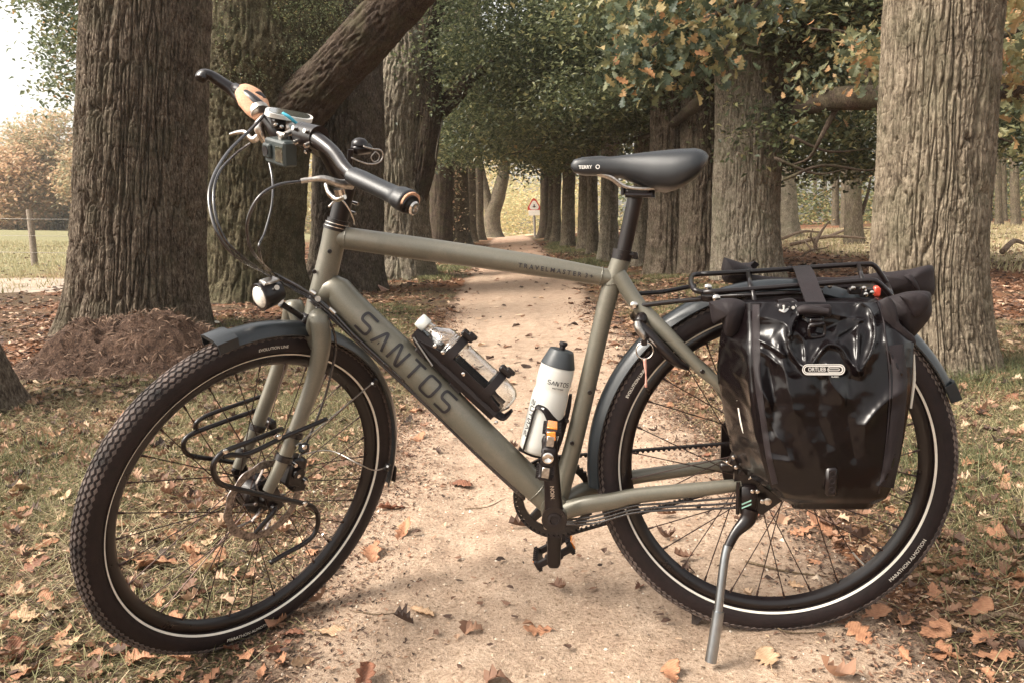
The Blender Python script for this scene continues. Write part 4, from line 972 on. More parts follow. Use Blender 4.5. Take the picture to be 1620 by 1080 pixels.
# seat post, collar, saddle
sp = MB(); sp.tube([B(984, 410), B(1004, 318), B(1006, 308)], [.0150, .0150, .0155], 22); post = sp.build('seat_post', M_black, bike, smooth=60)
mb = MB(); mb.tube([B(982.5, 411), B(986, 396)], [.0205, .0205], 24); mb.box(B(1001, 404, 0.0), (.010, 0, .002), (0, .006, 0), (0, 0, .007), .002); mb.tube([B(992, 402, .012), B(1002, 404, .012)], [.004, .004], 10); mb.build('seat_clamp', M_black, bike)
mb = MB()
mb.tube([B(989, 309, .024), B(1030, 309, .024)], [.005, .005], 10); mb.tube([B(989, 309, -.024), B(1030, 309, -.024)], [.005, .005], 10)
mb.box(B(1007, 303), (.022, 0, 0), (0, .020, 0), (0, 0, .006), .003); mb.tube([B(986, 309, .0), B(986, 292, 0)], [.005, .005], 10); mb.tube([B(1031, 313, .0), B(1031, 300, 0)], [.0075, .006], 10)
mb.build('saddle_clamp', M_black, post)
sx0, sx1 = B(903, 262)[0], B(1117, 246)[0]
def interp(px, pts): return np.interp(px, [p[0] for p in pts], [p[1] for p in pts])
top_ = [(903, 260), (908, 253), (920, 249.5), (950, 247), (990, 244), (1030, 240), (1065, 237), (1095, 236), (1108, 238.5), (1117, 247)]
bot_ = [(903, 266), (908, 273), (920, 277), (950, 278), (980, 281), (1005, 289), (1030, 300), (1055, 303), (1075, 297), (1095, 283), (1108, 268), (1117, 251)]
wid_ = [(903, .006), (908, .014), (920, .0185), (950, .021), (980, .027), (1010, .042), (1040, .060), (1070, .073), (1095, .074), (1110, .060), (1117, .030)]
stn = [903, 905, 908, 914, 922, 935, 950, 965, 980, 995, 1010, 1025, 1040, 1055, 1070, 1083, 1095, 1104, 1111, 1115, 1117]
rings = []
for px in stn:
    x = B(px, 260)[0]; zt = B(px, interp(px, top_))[2]; zb = B(px, interp(px, bot_), interp(px, wid_)*.9)[2]; w = interp(px, wid_); zm = (zt+zb)/2
    ring = []
    for k in range(30):
        th = 2*math.pi*k/30; c, s = math.cos(th), math.sin(th)
        yy = w*np.sign(c)*abs(c)**.72
        if s >= 0: zz = zt-(zt-zb)*.62*(1-s**.8) if s > 0 else zt-(zt-zb)*.62
        else: zz = zt-(zt-zb)*(.62+.38*abs(s)**.5); yy *= (1-.10*abs(s))
        zz -= .006*math.exp(-(yy/.012)**2)*(s > 0)*(950 < px < 1108)      # centre groove
        ring.append((x, yy, zz))
    rings.append(ring)
mb = MB(); mb.grid(np.array(rings), close_v=True, cap0=True, cap1=True); saddle = mb.build('saddle', M_ltr_saddle, bike, smooth=180)
mb = MB()
for s in (1, -1): mb.tube([B(930, 272, 0)+A([0, .008*s, 0]), B(965, 281, 0)+A([0, .016*s, 0]), B(990, 297, 0)+A([0, .022*s, 0]), B(1030, 299, 0)+A([0, .023*s, 0]), B(1060, 288, 0)+A([0, .034*s, 0])], [.0035]*5, 8, smooth=5)
mb.build('saddle_rail', M_steel, saddle)
V, Fc = text_polys('TERRY', .0088, .0002); sp_ = B(925, 265, .0195); lx = B(926, 265, .02); tdir = unit(B(950, 264.5, .021)-B(910, 266, .0165))
def on_sad(s, t): 
    q = lx+tdir*s; px = np.interp(q[0], [B(950, 265)[0], B(903, 265)[0]], [950, 903]); w = interp(px, wid_); return A([q[0], w+.0008, q[2]+t])
print_on('lettering', V, Fc, on_sad, M_letw, saddle)
V, Fc = strokes([[(math.cos(a)*.0035+.024, math.sin(a)*.0035) for a in np.linspace(0, 6.28, 14)]], .0014); print_on('emblem', V, Fc, on_sad, M_letw, saddle)

# ---------------- wheels
def wheel(name_label, M4, disc, spokes, hub_r, hub_w, seed):
    """origin on the axle, y along the axle"""
    rg = np.random.default_rng(seed)
    a = np.linspace(0, 2*np.pi, 181)[:-1]
    def ring_prof(prof):  # prof (r, y) closed
        P = np.array([[(r*math.cos(t), y, r*math.sin(t)) for r, y in prof] for t in a]); return P
    rim = MB(); prof = [(.289, -.004), (.2865, 0), (.289, .004), (.297, .0125), (.309, .0135), (.311, .0115), (.309, .009), (.303, .006), (.303, -.006), (.309, -.009), (.311, -.0115), (.309, -.0135), (.297, -.0125)]
    rim.grid(ring_prof(prof), close_u=True, close_v=True)
    w = rim.build('wheel', M_black, bike, smooth=50); w.matrix_local = M4; w['label'] = name_label
    ty = MB(); prof = []
    for t in np.linspace(-2.42, 2.42, 29): prof.append((.3345+.0265*math.cos(t), .0250*math.sin(t)*(1+.05*math.cos(2*t))))
    prof += [(.309, .007), (.309, -.007)]
    ty.grid(ring_prof(prof), close_u=True, close_v=True); tyre = ty.build('tyre', M_rub, w, smooth=60)
    sm = MB()
    for s in (1, -1):
        pr = []
        for t in (2.42, 2.49, 2.56): pr.append((.3345+.0272*math.cos(t)+.001, s*(.0257*math.sin(t)*(1+.05*math.cos(2*t)))))
        pr = [(.3120, s*.0172), (.3138, s*.0192), (.3156, s*.0205)]
        sm.grid(ring_prof(pr), close_u=True)
    sm.build('reflective_stripe', M_stripe, w, smooth=180)
    # tread: overlapping scale-like blocks round the crown
    tr = MB(); n = 150; cols = [(-.98, .30), (-.66, .34), (-.33, .32), (0, .30), (.33, .32), (.66, .34), (.98, .30)]
    for j, (t0, tw) in enumerate(cols):
        for i in range(n):
            a0 = 2*np.pi*(i+.5*(j % 2))/n; da = 2*np.pi/n*.5*.86; v = []
            hgt = .0022 if abs(t0) < .9 else .0016
            for (aa, tt_, hh) in ((-1.15, 0, 0), (0, -1, 0), (1.15, 0, 0), (0, 1, 0), (-.95, 0, 1), (0, -.8, 1), (.95, 0, 1), (0, .8, 1)):
                th = t0+tt_*tw*.52; r = .3345+(.0262+hgt*hh)*math.cos(th); y = (.0247+hgt*hh)*math.sin(th)*(1+.05*math.cos(2*th)); an = a0+aa*da*1.08
                v.append((r*math.cos(an), y, r*math.sin(an)))
            tr.add(v, [(4, 5, 6, 7), (0, 1, 5, 4), (1, 2, 6, 5), (2, 3, 7, 6), (3, 0, 4, 7)])
    o = tr.build('tread', M_tread, w, smooth=0); o['kind'] = 'stuff'
    hb = MB()
    hb.lathe([(-hub_w-.012, .008), (-hub_w-.002, .012), (-hub_w, hub_r), (-hub_w+.006, hub_r+.004), (-hub_w+.010, hub_r), (0, hub_r*.96), (hub_w-.010, hub_r), (hub_w-.006, hub_r+.004), (hub_w, hub_r), (hub_w+.002, .012), (hub_w+.014, .008)], (0, 0, 0), (0, 1, 0), 36)
    hb.build('hub', M_black, w, smooth=35)
    # spokes
    sm_ = MB(); sm_.cyl((0, 0, 0), (0, 0, 1), .00115, 6); first = sm_.build('spoke', M_spoke, w); nip = None
    nm = MB(); nm.cyl((0, 0, 0), (0, 0, .016), .0022, 8, .0026); nip = nm.build('nipple', M_spoke, w)
    k = 0
    for i in range(spokes):
        s = 1 if i % 2 else -1; a_r = 2*np.pi*(i+.5)/spokes; cross = 1 if (i//2) % 2 else -1
        a_h = a_r+cross*math.radians(52 if hub_r > .04 else 68)
        ph = A([hub_r*math.cos(a_h), s*(hub_w-.006), hub_r*math.sin(a_h)]); pr = A([.290*math.cos(a_r), s*.002, .290*math.sin(a_r)])
        for src, p0_, ln in ((first, ph, np.linalg.norm(pr-ph)), (nip, pr-unit(pr-ph)*.014, 1.)):
            o = src if i == 0 else src.copy()
            if i: COL.objects.link(o)
            o.parent = w; z = Vector(unit(pr-ph)); o.matrix_local = Matrix.Translation(Vector(p0_))@z.to_track_quat('Z', 'Y').to_matrix().to_4x4()@Matrix.Diagonal((1, 1, ln, 1))
    vm = MB(); vm.tube([(.287*math.cos(4.0), 0, .287*math.sin(4.0)), (.250*math.cos(4.0), 0, .250*math.sin(4.0))], [.003, .0022], 8); vm.build('valve', M_silver, w)
    if disc:
        dm = MB(); R0, R1, yy = .0905, .074, hub_w+.006; nn = 120
        rr = np.array([[((R0+.0018*math.cos(12*t))*math.cos(t), yy-.001, (R0+.0018*math.cos(12*t))*math.sin(t)), ((R0+.0018*math.cos(12*t))*math.cos(t), yy+.001, (R0+.0018*math.cos(12*t))*math.sin(t)), (R1*math.cos(t), yy+.001, R1*math.sin(t)), (R1*math.cos(t), yy-.001, R1*math.sin(t))] for t in np.linspace(0, 2*np.pi, nn+1)[:-1]])
        dm.grid(rr, close_u=True, close_v=True)
        for i in range(6):
            t = i*math.pi/3; t2 = t+.55; dm.tube([(.024*math.cos(t), yy, .024*math.sin(t)), (.05*math.cos(t+.18), yy, .05*math.sin(t+.18)), (R1*math.cos(t2), yy, R1*math.sin(t2))], [.005, .0036, .0036], 6, oval=(1, .3), up=(0, 1, 0))
        for i in range(6): t = i*math.pi/3; dm.cyl((.022*math.cos(t), yy, .022*math.sin(t)), (.022*math.cos(t), yy+.005, .022*math.sin(t)), .004, 8)
        dm.build('brake_disc', M_rotor, w, smooth=30)
    return w
MR = Matrix.Translation(Vector((0, 0, WR)))
wr = wheel('rear wheel with geared hub', MR, False, 32, .052, .030, 1)
S4 = Matrix([[*SM[i], 0] for i in range(3)]+[[0, 0, 0, 1]])
MF = Matrix.Translation(Vector(st(AXF)))@S4
wf = wheel('front wheel turned hard to the left, with brake disc', MF, True, 32, .034, .026, 2)
def wheel_ang(px, py, front):
    q = (F_(px, py, .022)-AXF) if front else (B(px, py, .022)-A([0, 0, WR])); return math.atan2(q[2], q[0])
def tyre_print(w, txt, px, py, size, front, top_out, r=.331):
    V, Fc = text_polys(txt, size); a0 = wheel_ang(px, py, front); P = []
    # screen right is -x; a reader sees +angle turn clockwise
    for a, b in V:
        rr, th = (r+b, a0+a/r) if top_out else (r-b, a0-a/r)
        c = min(1, abs(rr-.3345)/.0270); y = .0256*math.sqrt(max(0, 1-c*c))+.0008; P.append((rr*math.cos(th), y, rr*math.sin(th)))
    mb = MB(); mb.add(P, Fc); return mb.build('tyre_lettering', M_stripe, w, smooth=0)
tyre_print(wf, 'MARATHON ALMOTION', 395, 990, .010, True, False, .3325)
tyre_print(wf, 'EVOLUTION LINE', 430, 571, .0085, True, True, .3325)
tyre_print(wr, 'MARATHON ALMOTION', 1428, 880, .010, False, False, .3325)
tyre_print(wr, 'EVOLUTION LINE', 1012, 610, .0085, False, True, .3325)
# ---------------- fork (turned with the bars)
def fbuild(mb, name, m, parent=bike, smooth=40, **k): return mb.build(name, m, parent, smooth=smooth, xf=st, **k)
mb = MB(); cr = SB+SAX*.372
mb.tube([SB+SAX*.335, SB+SAX*.355, cr], [.024, .0265, .0262], 26)
mb.tube([SB+SAX*.340+A([.004, -.047, -.006]), SB+SAX*.350+A([.004, -.02, 0]), SB+SAX*.350+A([.004, .02, 0]), SB+SAX*.340+A([.004, .047, -.006])], [.0165, .0225, .0225, .0165], 20, smooth=5)
for s in (1, -1):
    pts = [SB+SAX*.335+A([.004, .012*s, 0]), F_(505, 503, .045)*A([1, 0, 1])+A([0, .040*s, 0]), F_(509, 540, .056)*A([1, 0, 1])+A([0, .056*s, 0]), F_(501, 585, .058)*A([1, 0, 1])+A([0, .058*s, 0]),
           F_(488, 625, .058)*A([1, 0, 1])+A([0, .059*s, 0]), F_(456, 708, .058)*A([1, 0, 1])+A([0, .059*s, 0]), F_(424, 776, .058)*A([1, 0, 1])+A([0, .058*s, 0])]
    mb.tube(pts, [.0165, .0185, .0185, .0175, .0160, .0140, .0115], 20, smooth=5, oval=(1.08, .92), up=(1, 0, 0))
fork = fbuild(mb, 'fork', M_frame, smooth=70)
mb = MB(); mb.box(AXF+A([-.004, -.060, .012]), (.016, 0, -.006), (0, .005, 0), (.008, 0, .030), .003); mb.cyl(AXF+A([0, -.052, 0]), AXF+A([0, -.075, 0]), .0085, 16); fbuild(mb, 'fork_end', M_black, fork)
mb = MB(); mb.box(AXF+A([-.004, .060, .012]), (.016, 0, -.006), (0, .005, 0), (.008, 0, .030), .003); mb.cyl(AXF+A([0, .052, 0]), AXF+A([0, .075, 0]), .0085, 16)
mb.tube([AXF+A([0, .074, 0]), AXF+A([.012, .080, -.004]), AXF+A([.055, .082, -.030])], [.006, .0065, .005], 10, smooth=4, oval=(1, .7), up=(0, 0, 1))
fbuild(mb, 'axle_clamp', M_black, fork)
# brake caliper behind the near leg
cp_ = F_(462, 742, .045); mb = MB()
mb.box(cp_, (.018, 0, .010), (0, .020, 0), (-.012, 0, .030), .005); mb.box(cp_+A([-.008, .004, -.034]), (.016, 0, .006), (0, .015, 0), (-.006, 0, .014), .004); mb.cyl(cp_+A([0, .020, 0]), cp_+A([0, .028, 0]), .013, 18)
cal = fbuild(mb, 'brake_caliper', M_black, fork)
mb = MB()
for dx_, dz_ in ((.010, .028), (-.012, -.022), (.004, 0)): mb.cyl(cp_+A([dx_, .018, dz_]), cp_+A([dx_, .031, dz_]), .0042, 10)
fbuild(mb, 'caliper_bolt', M_silver, cal)
# head set and stem
mb = MB(); h1 = ht1
for a0, a1, r in ((0, .006, .0265), (.0075, .013, .0250), (.0145, .022, .0225)): mb.cyl(h1+SAX*a0, h1+SAX*a1, r, 28)
fbuild(mb, 'headset', M_black)
mb = MB(); mb.cyl(h1+SAX*.006, h1+SAX*.0075, .0262, 28); mb.cyl(h1+SAX*.013, h1+SAX*.0145, .0252, 28); fbuild(mb, 'spacer', M_silver)
bc = A([.936, 0, 1.052])                      # bar centre
mb = MB(); mb.tube([h1+SAX*.020, h1+SAX*.060, h1+SAX*.115], [.019, .0185, .019], 22)
mb.tube([h1+SAX*.095+A([-.01, 0, 0]), h1+SAX*.110+A([.02, 0, .004]), bc-A([.022, 0, .004])], [.019, .0175, .017], 18, smooth=4); mb.cyl(bc+A([0, -.028, 0]), bc+A([0, .028, 0]), .0225, 26)
stem = fbuild(mb, 'stem', M_black, smooth=50)
mb = MB()
for s in (.018, -.018):
    mb.cyl(bc+A([.018, s, .012]), bc+A([.026, s, .014]), .0045, 10); mb.cyl(bc+A([.018, s, -.012]), bc+A([.026, s, -.014]), .0045, 10)
for z in (.035, .055): mb.cyl(h1+SAX*z+A([-.024, -.02, 0]), h1+SAX*z+A([-.024, .02, 0]), .0035, 10)
fbuild(mb, 'stem_bolt', M_silver, stem)
# handlebar, grips
GN0, GN1 = F_(560, 279, .165), F_(648, 320, .30); GF0, GF1 = F_(402, 160, -.20), F_(356, 130, -.30)
mb = MB(); mb.tube([GN1, GN0, A([.944, .08, 1.036]), bc, F_(505, 236, -.06)*A([1, 0, 1])+A([0, -.06, 0]), F_(455, 208, -.13)*A([1, 0, 1])+A([0, -.13, 0]), GF0, F_(372, 140, -.27)], [.0112, .0112, .0125, .0160, .0155, .0125, .0112, .0112], 20, smooth=6)
bar = fbuild(mb, 'handlebar', M_black, smooth=180)
mb = MB(); d_ = unit(GN1-GN0)
mb.tube([GN0-d_*.004, GN0+d_*.02, GN0+d_*.06, GN0+d_*.10, GN1-d_*.022, GN1-d_*.004, GN1], [.0160, .0172, .0166, .0170, .0212, .0222, .0195], 26, smooth=5, oval=(.92, 1.15), up=(0, 0, 1))
grip = fbuild(mb, 'grip', M_ltr_saddle, smooth=60)
mb = MB(); mb.tube([GN1-d_*.001, GN1+d_*.0035], [.0195, .0190], 26, oval=(.92, 1.15), up=(0, 0, 1)); fbuild(mb, 'grip_end', M_cork, grip)
mb = MB(); mb.tube([GN1+A([.002, 0, -.003])+d_*.001, GN1+A([.002, 0, -.003])+d_*.006], [.0185, .0165], 26, oval=(.92, 1.15), up=(0, 0, 1)); fbuild(mb, 'grip_cap', M_black, grip)
mb = MB(); mb.lathe([(.004, .012), (.009, .0125), (.012, .010), (.012, .006), (.008, .005)], GN1+A([-.002, 0, -.008]), d_, 20); fbuild(mb, 'end_plug', M_silver, grip)
# far grip: flared cork body with black inlay, black horn reaching out
d2_ = unit(GF1-GF0)
mb = MB(); e0, e1 = F_(409, 178, -.185), F_(393, 148, -.235)
mb.tube([e0+(e0-e1)*.35, e0, (e0+e1)/2, e1, e1+(e1-e0)*.35], [.013, .022, .0275, .0245, .012], 26, smooth=6, oval=(.62, 1.15), up=(0, 0, 1))
gf = fbuild(mb, 'grip', M_cork, smooth=180); gf['label'] = 'cork coloured flared grip with a dark inlay'
mb = MB(); ic = F_(405, 152, -.215)
for k in range(1):
    q = F_(398, 150, -.23); q2 = F_(418, 158, -.20); mb.tube([q, (q+q2)/2+A([0, 0, .003]), q2], [.006, .0125, .006], 20, smooth=6, oval=(.7, 1.25), up=(0, 0, 1))
fbuild(mb, 'inlay', M_matte, gf, smooth=180)
mb = MB(); mb.lathe([(-.006, .013), (-.005, .0195), (.007, .0195), (.008, .013)], F_(411, 176, -.175), unit(e0-e1), 24); fbuild(mb, 'clamp_ring', M_steel, gf)
mb = MB(); mb.tube([F_(388, 160, -.25), F_(372, 146, -.275), F_(352, 132, -.295), F_(335, 121, -.31), F_(323, 119, -.315), F_(317, 126, -.312)], [.0165, .0160, .0145, .0135, .0150, .012], 22, smooth=6, oval=(.8, 1.1), up=(0, 0, 1))
fbuild(mb, 'bar_end', M_black, smooth=180)
# brake levers
mb = MB(); q = F_(408, 205, -.16)
mb.tube([F_(418, 186, -.155), F_(410, 200, -.155), F_(414, 214, -.15), F_(424, 232, -.15)], [.008, .011, .010, .006], 12, smooth=4); mb.tube([F_(414, 212, -.15), F_(400, 222, -.16), F_(388, 210, -.18), F_(376, 210, -.21), F_(364, 213, -.235)], [.007, .0065, .005, .0045, .003], 12, smooth=5, oval=(1, .7), up=(0, 0, 1))
mb.cyl(F_(419, 222, -.15), F_(423, 244, -.15), .0045, 10); lev = fbuild(mb, 'brake_lever', M_silver, smooth=60)
mb = MB(); mb.tube([F_(424, 184, -.15), F_(440, 208, -.12), F_(452, 232, -.10)], [.017, .019, .014], 16, smooth=4); mb.box(F_(440, 196, -.13), (.014, 0, 0), (0, .02, 0), (0, 0, .009), .004); fbuild(mb, 'shifter', M_black, smooth=60)
mb = MB(); mb.tube([F_(556, 292, .135), F_(536, 291, .13), F_(512, 283, .12), F_(494, 284, .11)], [.012, .010, .008, .005], 14, smooth=4, oval=(.8, 1), up=(0, 0, 1)); mb.cyl(F_(494, 284, .11), F_(476, 287, .10), .0048, 12)
l2 = fbuild(mb, 'brake_lever', M_steel, smooth=60); l2['label'] = 'near brake lever with reservoir and hose'
mb = MB(); mb.tube([F_(515, 292, .125), F_(520, 306, .14), F_(532, 316, .16), F_(546, 312, .2)], [.005, .005, .0045, .004], 10, smooth=5, oval=(1, .7), up=(0, 0, 1)); mb.cyl(F_(536, 298, .11), F_(540, 312, .11), .010, 14); fbuild(mb, 'lever_blade', M_silver, l2, smooth=60)
# stem quick clamp loop in front of the head set
mb = MB(); mb.tube([F_(520, 328, .03), F_(530, 318, .032), F_(541, 318, .032), F_(551, 330, .032), F_(559, 347, .032), F_(560, 356, .03)], [.0022]*6, 8, smooth=5)
fbuild(mb, 'clamp_loop', M_silver, smooth=180)
# bell with a wire loop
mb = MB(); bq = F_(572, 236, .02); mb.box(bq, (.022, 0, 0), (0, .013, 0), (0, 0, .010), .006); mb.lathe([(0, .017), (.006, .016), (.012, .010), (.014, .002)], bq+A([.004, 0, .008]), (0, 0, 1), 20)
mb.cyl(F_(555, 237, .03), F_(553, 262, .03), .0055, 12); bell = fbuild(mb, 'bell', M_black, smooth=50)
mb = MB(); qs = [F_(x, y, .04) for x, y in ((575, 232), (590, 236), (602, 238), (606, 247), (600, 257), (585, 260), (570, 256), (556, 250))]; mb.tube(qs, [.0016]*8, 8, smooth=5)
qs = [F_(x, y, .04) for x, y in ((594, 240), (600, 246), (598, 254), (591, 256), (587, 249), (594, 240))]; mb.tube(qs, [.0012]*6, 6, smooth=4); fbuild(mb, 'spring_loop', M_steel, bell, smooth=180)
# cables and hoses
def cable(pts, r=.0026, steer=True, m=None, lab=None):
    mb = MB(); P = [(F_ if steer else B)(*p) if len(p) == 3 else A(p) for p in pts]
    if steer: P = [st(p) for p in P]
    return mb.tube(P, [r], 8, smooth=8).build('cable', m or M_cable, bike, smooth=180)
def cable2(pts, r=.0026, m=None):
    """points tagged f (turn with the fork) or b"""
    P = [st(F_(x, y, o)) if k == 'f' else B(x, y, o) for k, x, y, o in pts]
    mb = MB(); mb.tube(P, [r], 8, smooth=8); return mb.build('cable', m or M_cable, bike, smooth=180)
cable2([('f', 420, 180, -.15), ('f', 400, 202, -.10), ('f', 362, 240, -.05), ('f', 338, 280, .02), ('f', 331, 320, .06), ('f', 347, 375, .10), ('f', 382, 412, .09), ('b', 440, 440, .05), ('b', 505, 474, .036), ('b', 560, 530, .03), ('b', 620, 585, .022)], .0030)
cable2([('f', 395, 228, -.14), ('f', 372, 245, -.08), ('f', 346, 275, .0), ('f', 338, 318, .05), ('f', 352, 372, .08), ('f', 385, 408, .08), ('b', 445, 448, .05), ('b', 505, 482, .036), ('b', 560, 536, .028)], .0026)
cable2([('f', 423, 244, -.15), ('f', 431, 285, -.10), ('f', 430, 325, -.04), ('f', 419, 368, .0), ('f', 410, 395, .03), ('b', 430, 436, .04), ('b', 510, 478, .036)], .0022)
cable2([('f', 478, 287, .10), ('f', 440, 293, .11), ('f', 410, 312, .11), ('f', 393, 345, .10), ('f', 392, 375, .09), ('f', 402, 402, .08), ('b', 430, 430, .06), ('b', 480, 458, .045), ('b', 520, 490, .035), ('b', 580, 548, .025), ('b', 640, 603, .02)], .0028)
for dy_, r in ((0, .0036), (7, .003), (3.5, .003)):      # bundle under the down tube
    cable2([('b', 490, 468+dy_, .034), ('b', 530, 503+dy_*.8, .026), ('b', 600, 566+dy_, .018), ('b', 680, 640+dy_, .010), ('b', 760, 718+dy_, .006), ('b', 830, 786+dy_*.5, .004)], r)
for dy_ in (0, 6, 11): cable2([('b', 890, 822+dy_*.6, .03), ('b', 940, 816+dy_, .045), ('b', 1000, 800+dy_, .06), ('b', 1060, 795+dy_, .064), ('b', 1120, 790+dy_*1.3, .066), ('b', 1166, 786+dy_*1.5, .068)], .0024)
cable2([('b', 500, 486, .03), ('f', 522, 510, .05), ('f', 531, 545, .06), ('f', 524, 590, .066), ('f', 510, 640, .064), ('f', 485, 700, .060), ('f', 466, 735, .055)], .0026)
mb = MB(); mb.cyl(B(500, 466, .040), B(492, 461, .040), .006, 10); mb.cyl(B(502, 473, .041), B(503, 473, .047), .006, 10); mb.cyl(B(521, 488, .036), B(530, 496, .034), .005, 10); mb.build('cable_clip', M_silver, bike)
# head light
mb = MB(); hl0, hl1 = F_(438, 462, .0), F_(405, 466, .0)*A([1, 0, 1]); hd = unit(F_(404, 474, 0)-F_(440, 462, 0)); hc = F_(424, 466, 0)
mb.lathe([(-.030, .010), (-.027, .019), (-.010, .024), (.010, .0265), (.018, .0275), (.020, .0265), (.019, .022)], hc, hd, 28); hl = fbuild(mb, 'head_light', M_black)
mb = MB(); mb.box(hc+A([-.004, 0, .027]), hd*.016, (0, .012, 0), (0, 0, .0035), .002); fbuild(mb, 'cooling_top', M_steel, hl)
M_lens = mat('lamp_lens', (.82, .78, .70), .08, .0, spec=1., coat=1., var=.1, scale=300)
mb = MB(); mb.lathe([(.016, .0225), (.021, .021), (.026, .012), (.027, .001)], hc, hd, 28); fbuild(mb, 'lens', M_lens, hl, smooth=180)
mb = MB(); mb.tube([F_(444, 480, 0), F_(450, 484, 0), F_(466, 494, 0), F_(486, 508, 0)], [.007, .006, .006, .007], 12, smooth=4); mb.box(F_(484, 505, 0), (.012, 0, 0), (0, .016, 0), (0, 0, .012), .003); fbuild(mb, 'light_bracket', M_black, smooth=60)
mb = MB(); mb.cyl(F_(443, 476, .008), F_(443, 476, .014), .007, 12); mb.cyl(F_(438, 455, .018), F_(438, 455, .024), .005, 12); fbuild(mb, 'bracket_bolt', M_silver, hl)
# ---------------- fenders
def fender(cen, a0, a1, r, w, depth, name, xf, n=90):
    """shallow U section bent round the wheel; angles from +x towards +z"""
    P = []; sec = np.linspace(-1, 1, 15)
    for t in np.linspace(a0, a1, n):
        row = []
        for s in sec: row.append((r-depth*abs(s)**2.6, w*np.sign(s)*abs(s)**.9))
        for s in sec[::-1]: row.append((r-.0022-depth*abs(s)**2.6*1.02, (w-.0016)*np.sign(s)*abs(s)**.9))
        P.append([(cen[0]+q[0]*math.cos(t), cen[1]+q[1], cen[2]+q[0]*math.sin(t)) for q in row])
    mb = MB(); mb.grid(np.array(P), close_v=True, cap0=True, cap1=True); return mb.build(name, M_fend, bike, smooth=50, xf=xf)
def ang_f(px, py, off=.03): q = F_(px, py, off)-AXF; return math.atan2(q[2], q[0])
def ang_b(px, py, off=.03): q = B(px, py, off)-A([0, 0, WR]); return math.atan2(q[2], q[0])
ff0, ff1 = ang_f(352, 548, .02), ang_f(620, 760, -.0)
if ff1 < 0: ff1 += 2*math.pi
ff = fender(AXF, ff0, ff1, .378, .031, .020, 'front_fender', st)
rf0, rf1 = ang_b(1497, 625, .01), ang_b(946, 765, .0)
rf = fender(A([0, 0, WR]), rf1, rf0, .379, .031, .020, 'rear_fender', None)
def tab(cen, t0, t1, r, w, xf, par):
    P = []
    for t in np.linspace(t0, t1, 8):
        P.append([(cen[0]+rr*math.cos(t), cen[1]+yy, cen[2]+rr*math.sin(t)) for rr, yy in ((r-.024, -w), (r-.004, -w*.97), (r+.0015, -w*.5), (r+.0015, w*.5), (r-.004, w*.97), (r-.024, w), (r-.026, w-.003), (r-.006, w*.9), (r-.006, -w*.9), (r-.026, -w+.003))])
    mb = MB(); mb.grid(np.array(P), close_v=True, cap0=True, cap1=True); return mb.build('fender_tip', M_fend, par, smooth=30, xf=xf)
tab(AXF, ff0-.035, ff0+.075, .380, .0325, st, ff)
tab(A([0, 0, WR]), rf0-.07, rf0+.03, .381, .0325, None, rf)
def stay(pts, name='fender_stay'):
    mb = MB(); mb.tube([st(F_(*p)) for p in pts], [.0016], 8, smooth=5); return mb.build(name, M_steel, ff, smooth=180)
stay([(468, 705, .075), (530, 655, .05), (592, 603, .036)]); stay([(462, 722, -.07), (520, 712, -.05), (567, 733, .03), (592, 743, .034), (612, 738, .034)])
mb = MB()
for q in ((592, 604, .036), (613, 738, .036)): mb.box(F_(*q), (.006, 0, .004), (0, .005, 0), (-.004, 0, .008), .002)
fbuild(mb, 'stay_clip', M_black, ff)
mb = MB(); mb.cyl(F_(589, 606, .040), F_(589, 606, .046), .003, 8); mb.cyl(F_(613, 737, .040), F_(613, 737, .046), .003, 8); fbuild(mb, 'stay_screw', M_silver, ff)
tl_ = F_(618, 745, 0); mb = MB(); mb.box(tl_, (.004, 0, .002), (0, .020, 0), (-.002, 0, .022), .003); fbuild(mb, 'mud_flap', M_matte, ff)
# ---------------- low rider racks on the fork
def rack_tube(groups, name, lab):
    mb = MB()
    for pts, r in groups: mb.tube([st(F_(*p)) for p in pts], [r], 12, smooth=6)
    o = mb.build(name, M_black, bike, smooth=180); o['label'] = lab; return o
n_ = .105
rack_tube([([(517, 662, n_), (480, 678, n_), (440, 695, n_), (405, 712, n_), (385, 719, n_), (366, 719, n_), (352, 722, n_)], .0048),
           ([(446, 678, n_-.02), (395, 698, n_), (356, 713, n_), (341, 727, n_), (337, 742, n_), (343, 758, n_), (358, 768, n_), (420, 783, n_), (482, 796, n_), (497, 803, n_), (503, 816, n_), (502, 832, n_), (494, 848, n_), (476, 862, n_), (450, 876, n_), (427, 890, n_)], .0052)], 'lowrider_rack', 'near bent black tube carrier')
f_ = -.095
rack_tube([([(424, 641, f_), (395, 652, f_), (350, 668, f_), (310, 683, f_), (295, 692, f_), (290, 703, f_), (294, 715, f_), (306, 721, f_), (340, 726, f_), (372, 731, f_)], .0052),
           ([(420, 624, f_), (385, 636, f_), (350, 648, f_), (325, 658, f_), (311, 668, f_), (309, 678, f_)], .0046)], 'lowrider_rack', 'far bent black tube carrier')
mb = MB(); mb.cyl(F_(478, 708, .058), F_(478, 708, n_), .008, 12); mb.box(F_(481, 708, .075), (.010, 0, 0), (0, .008, 0), (0, 0, .010), .003); mb.cyl(F_(432, 684, .05), F_(432, 684, -.05), .006, 10); mb.cyl(F_(440, 690, .05), F_(440, 690, n_), .0055, 10)
mb.box(F_(425, 668, -.075), (.009, 0, 0), (0, .02, 0), (0, 0, .010), .003); mb.cyl(F_(420, 642, -.06), F_(420, 642, f_), .006, 10); rm_ = fbuild(mb, 'rack_mount', M_black, smooth=50)
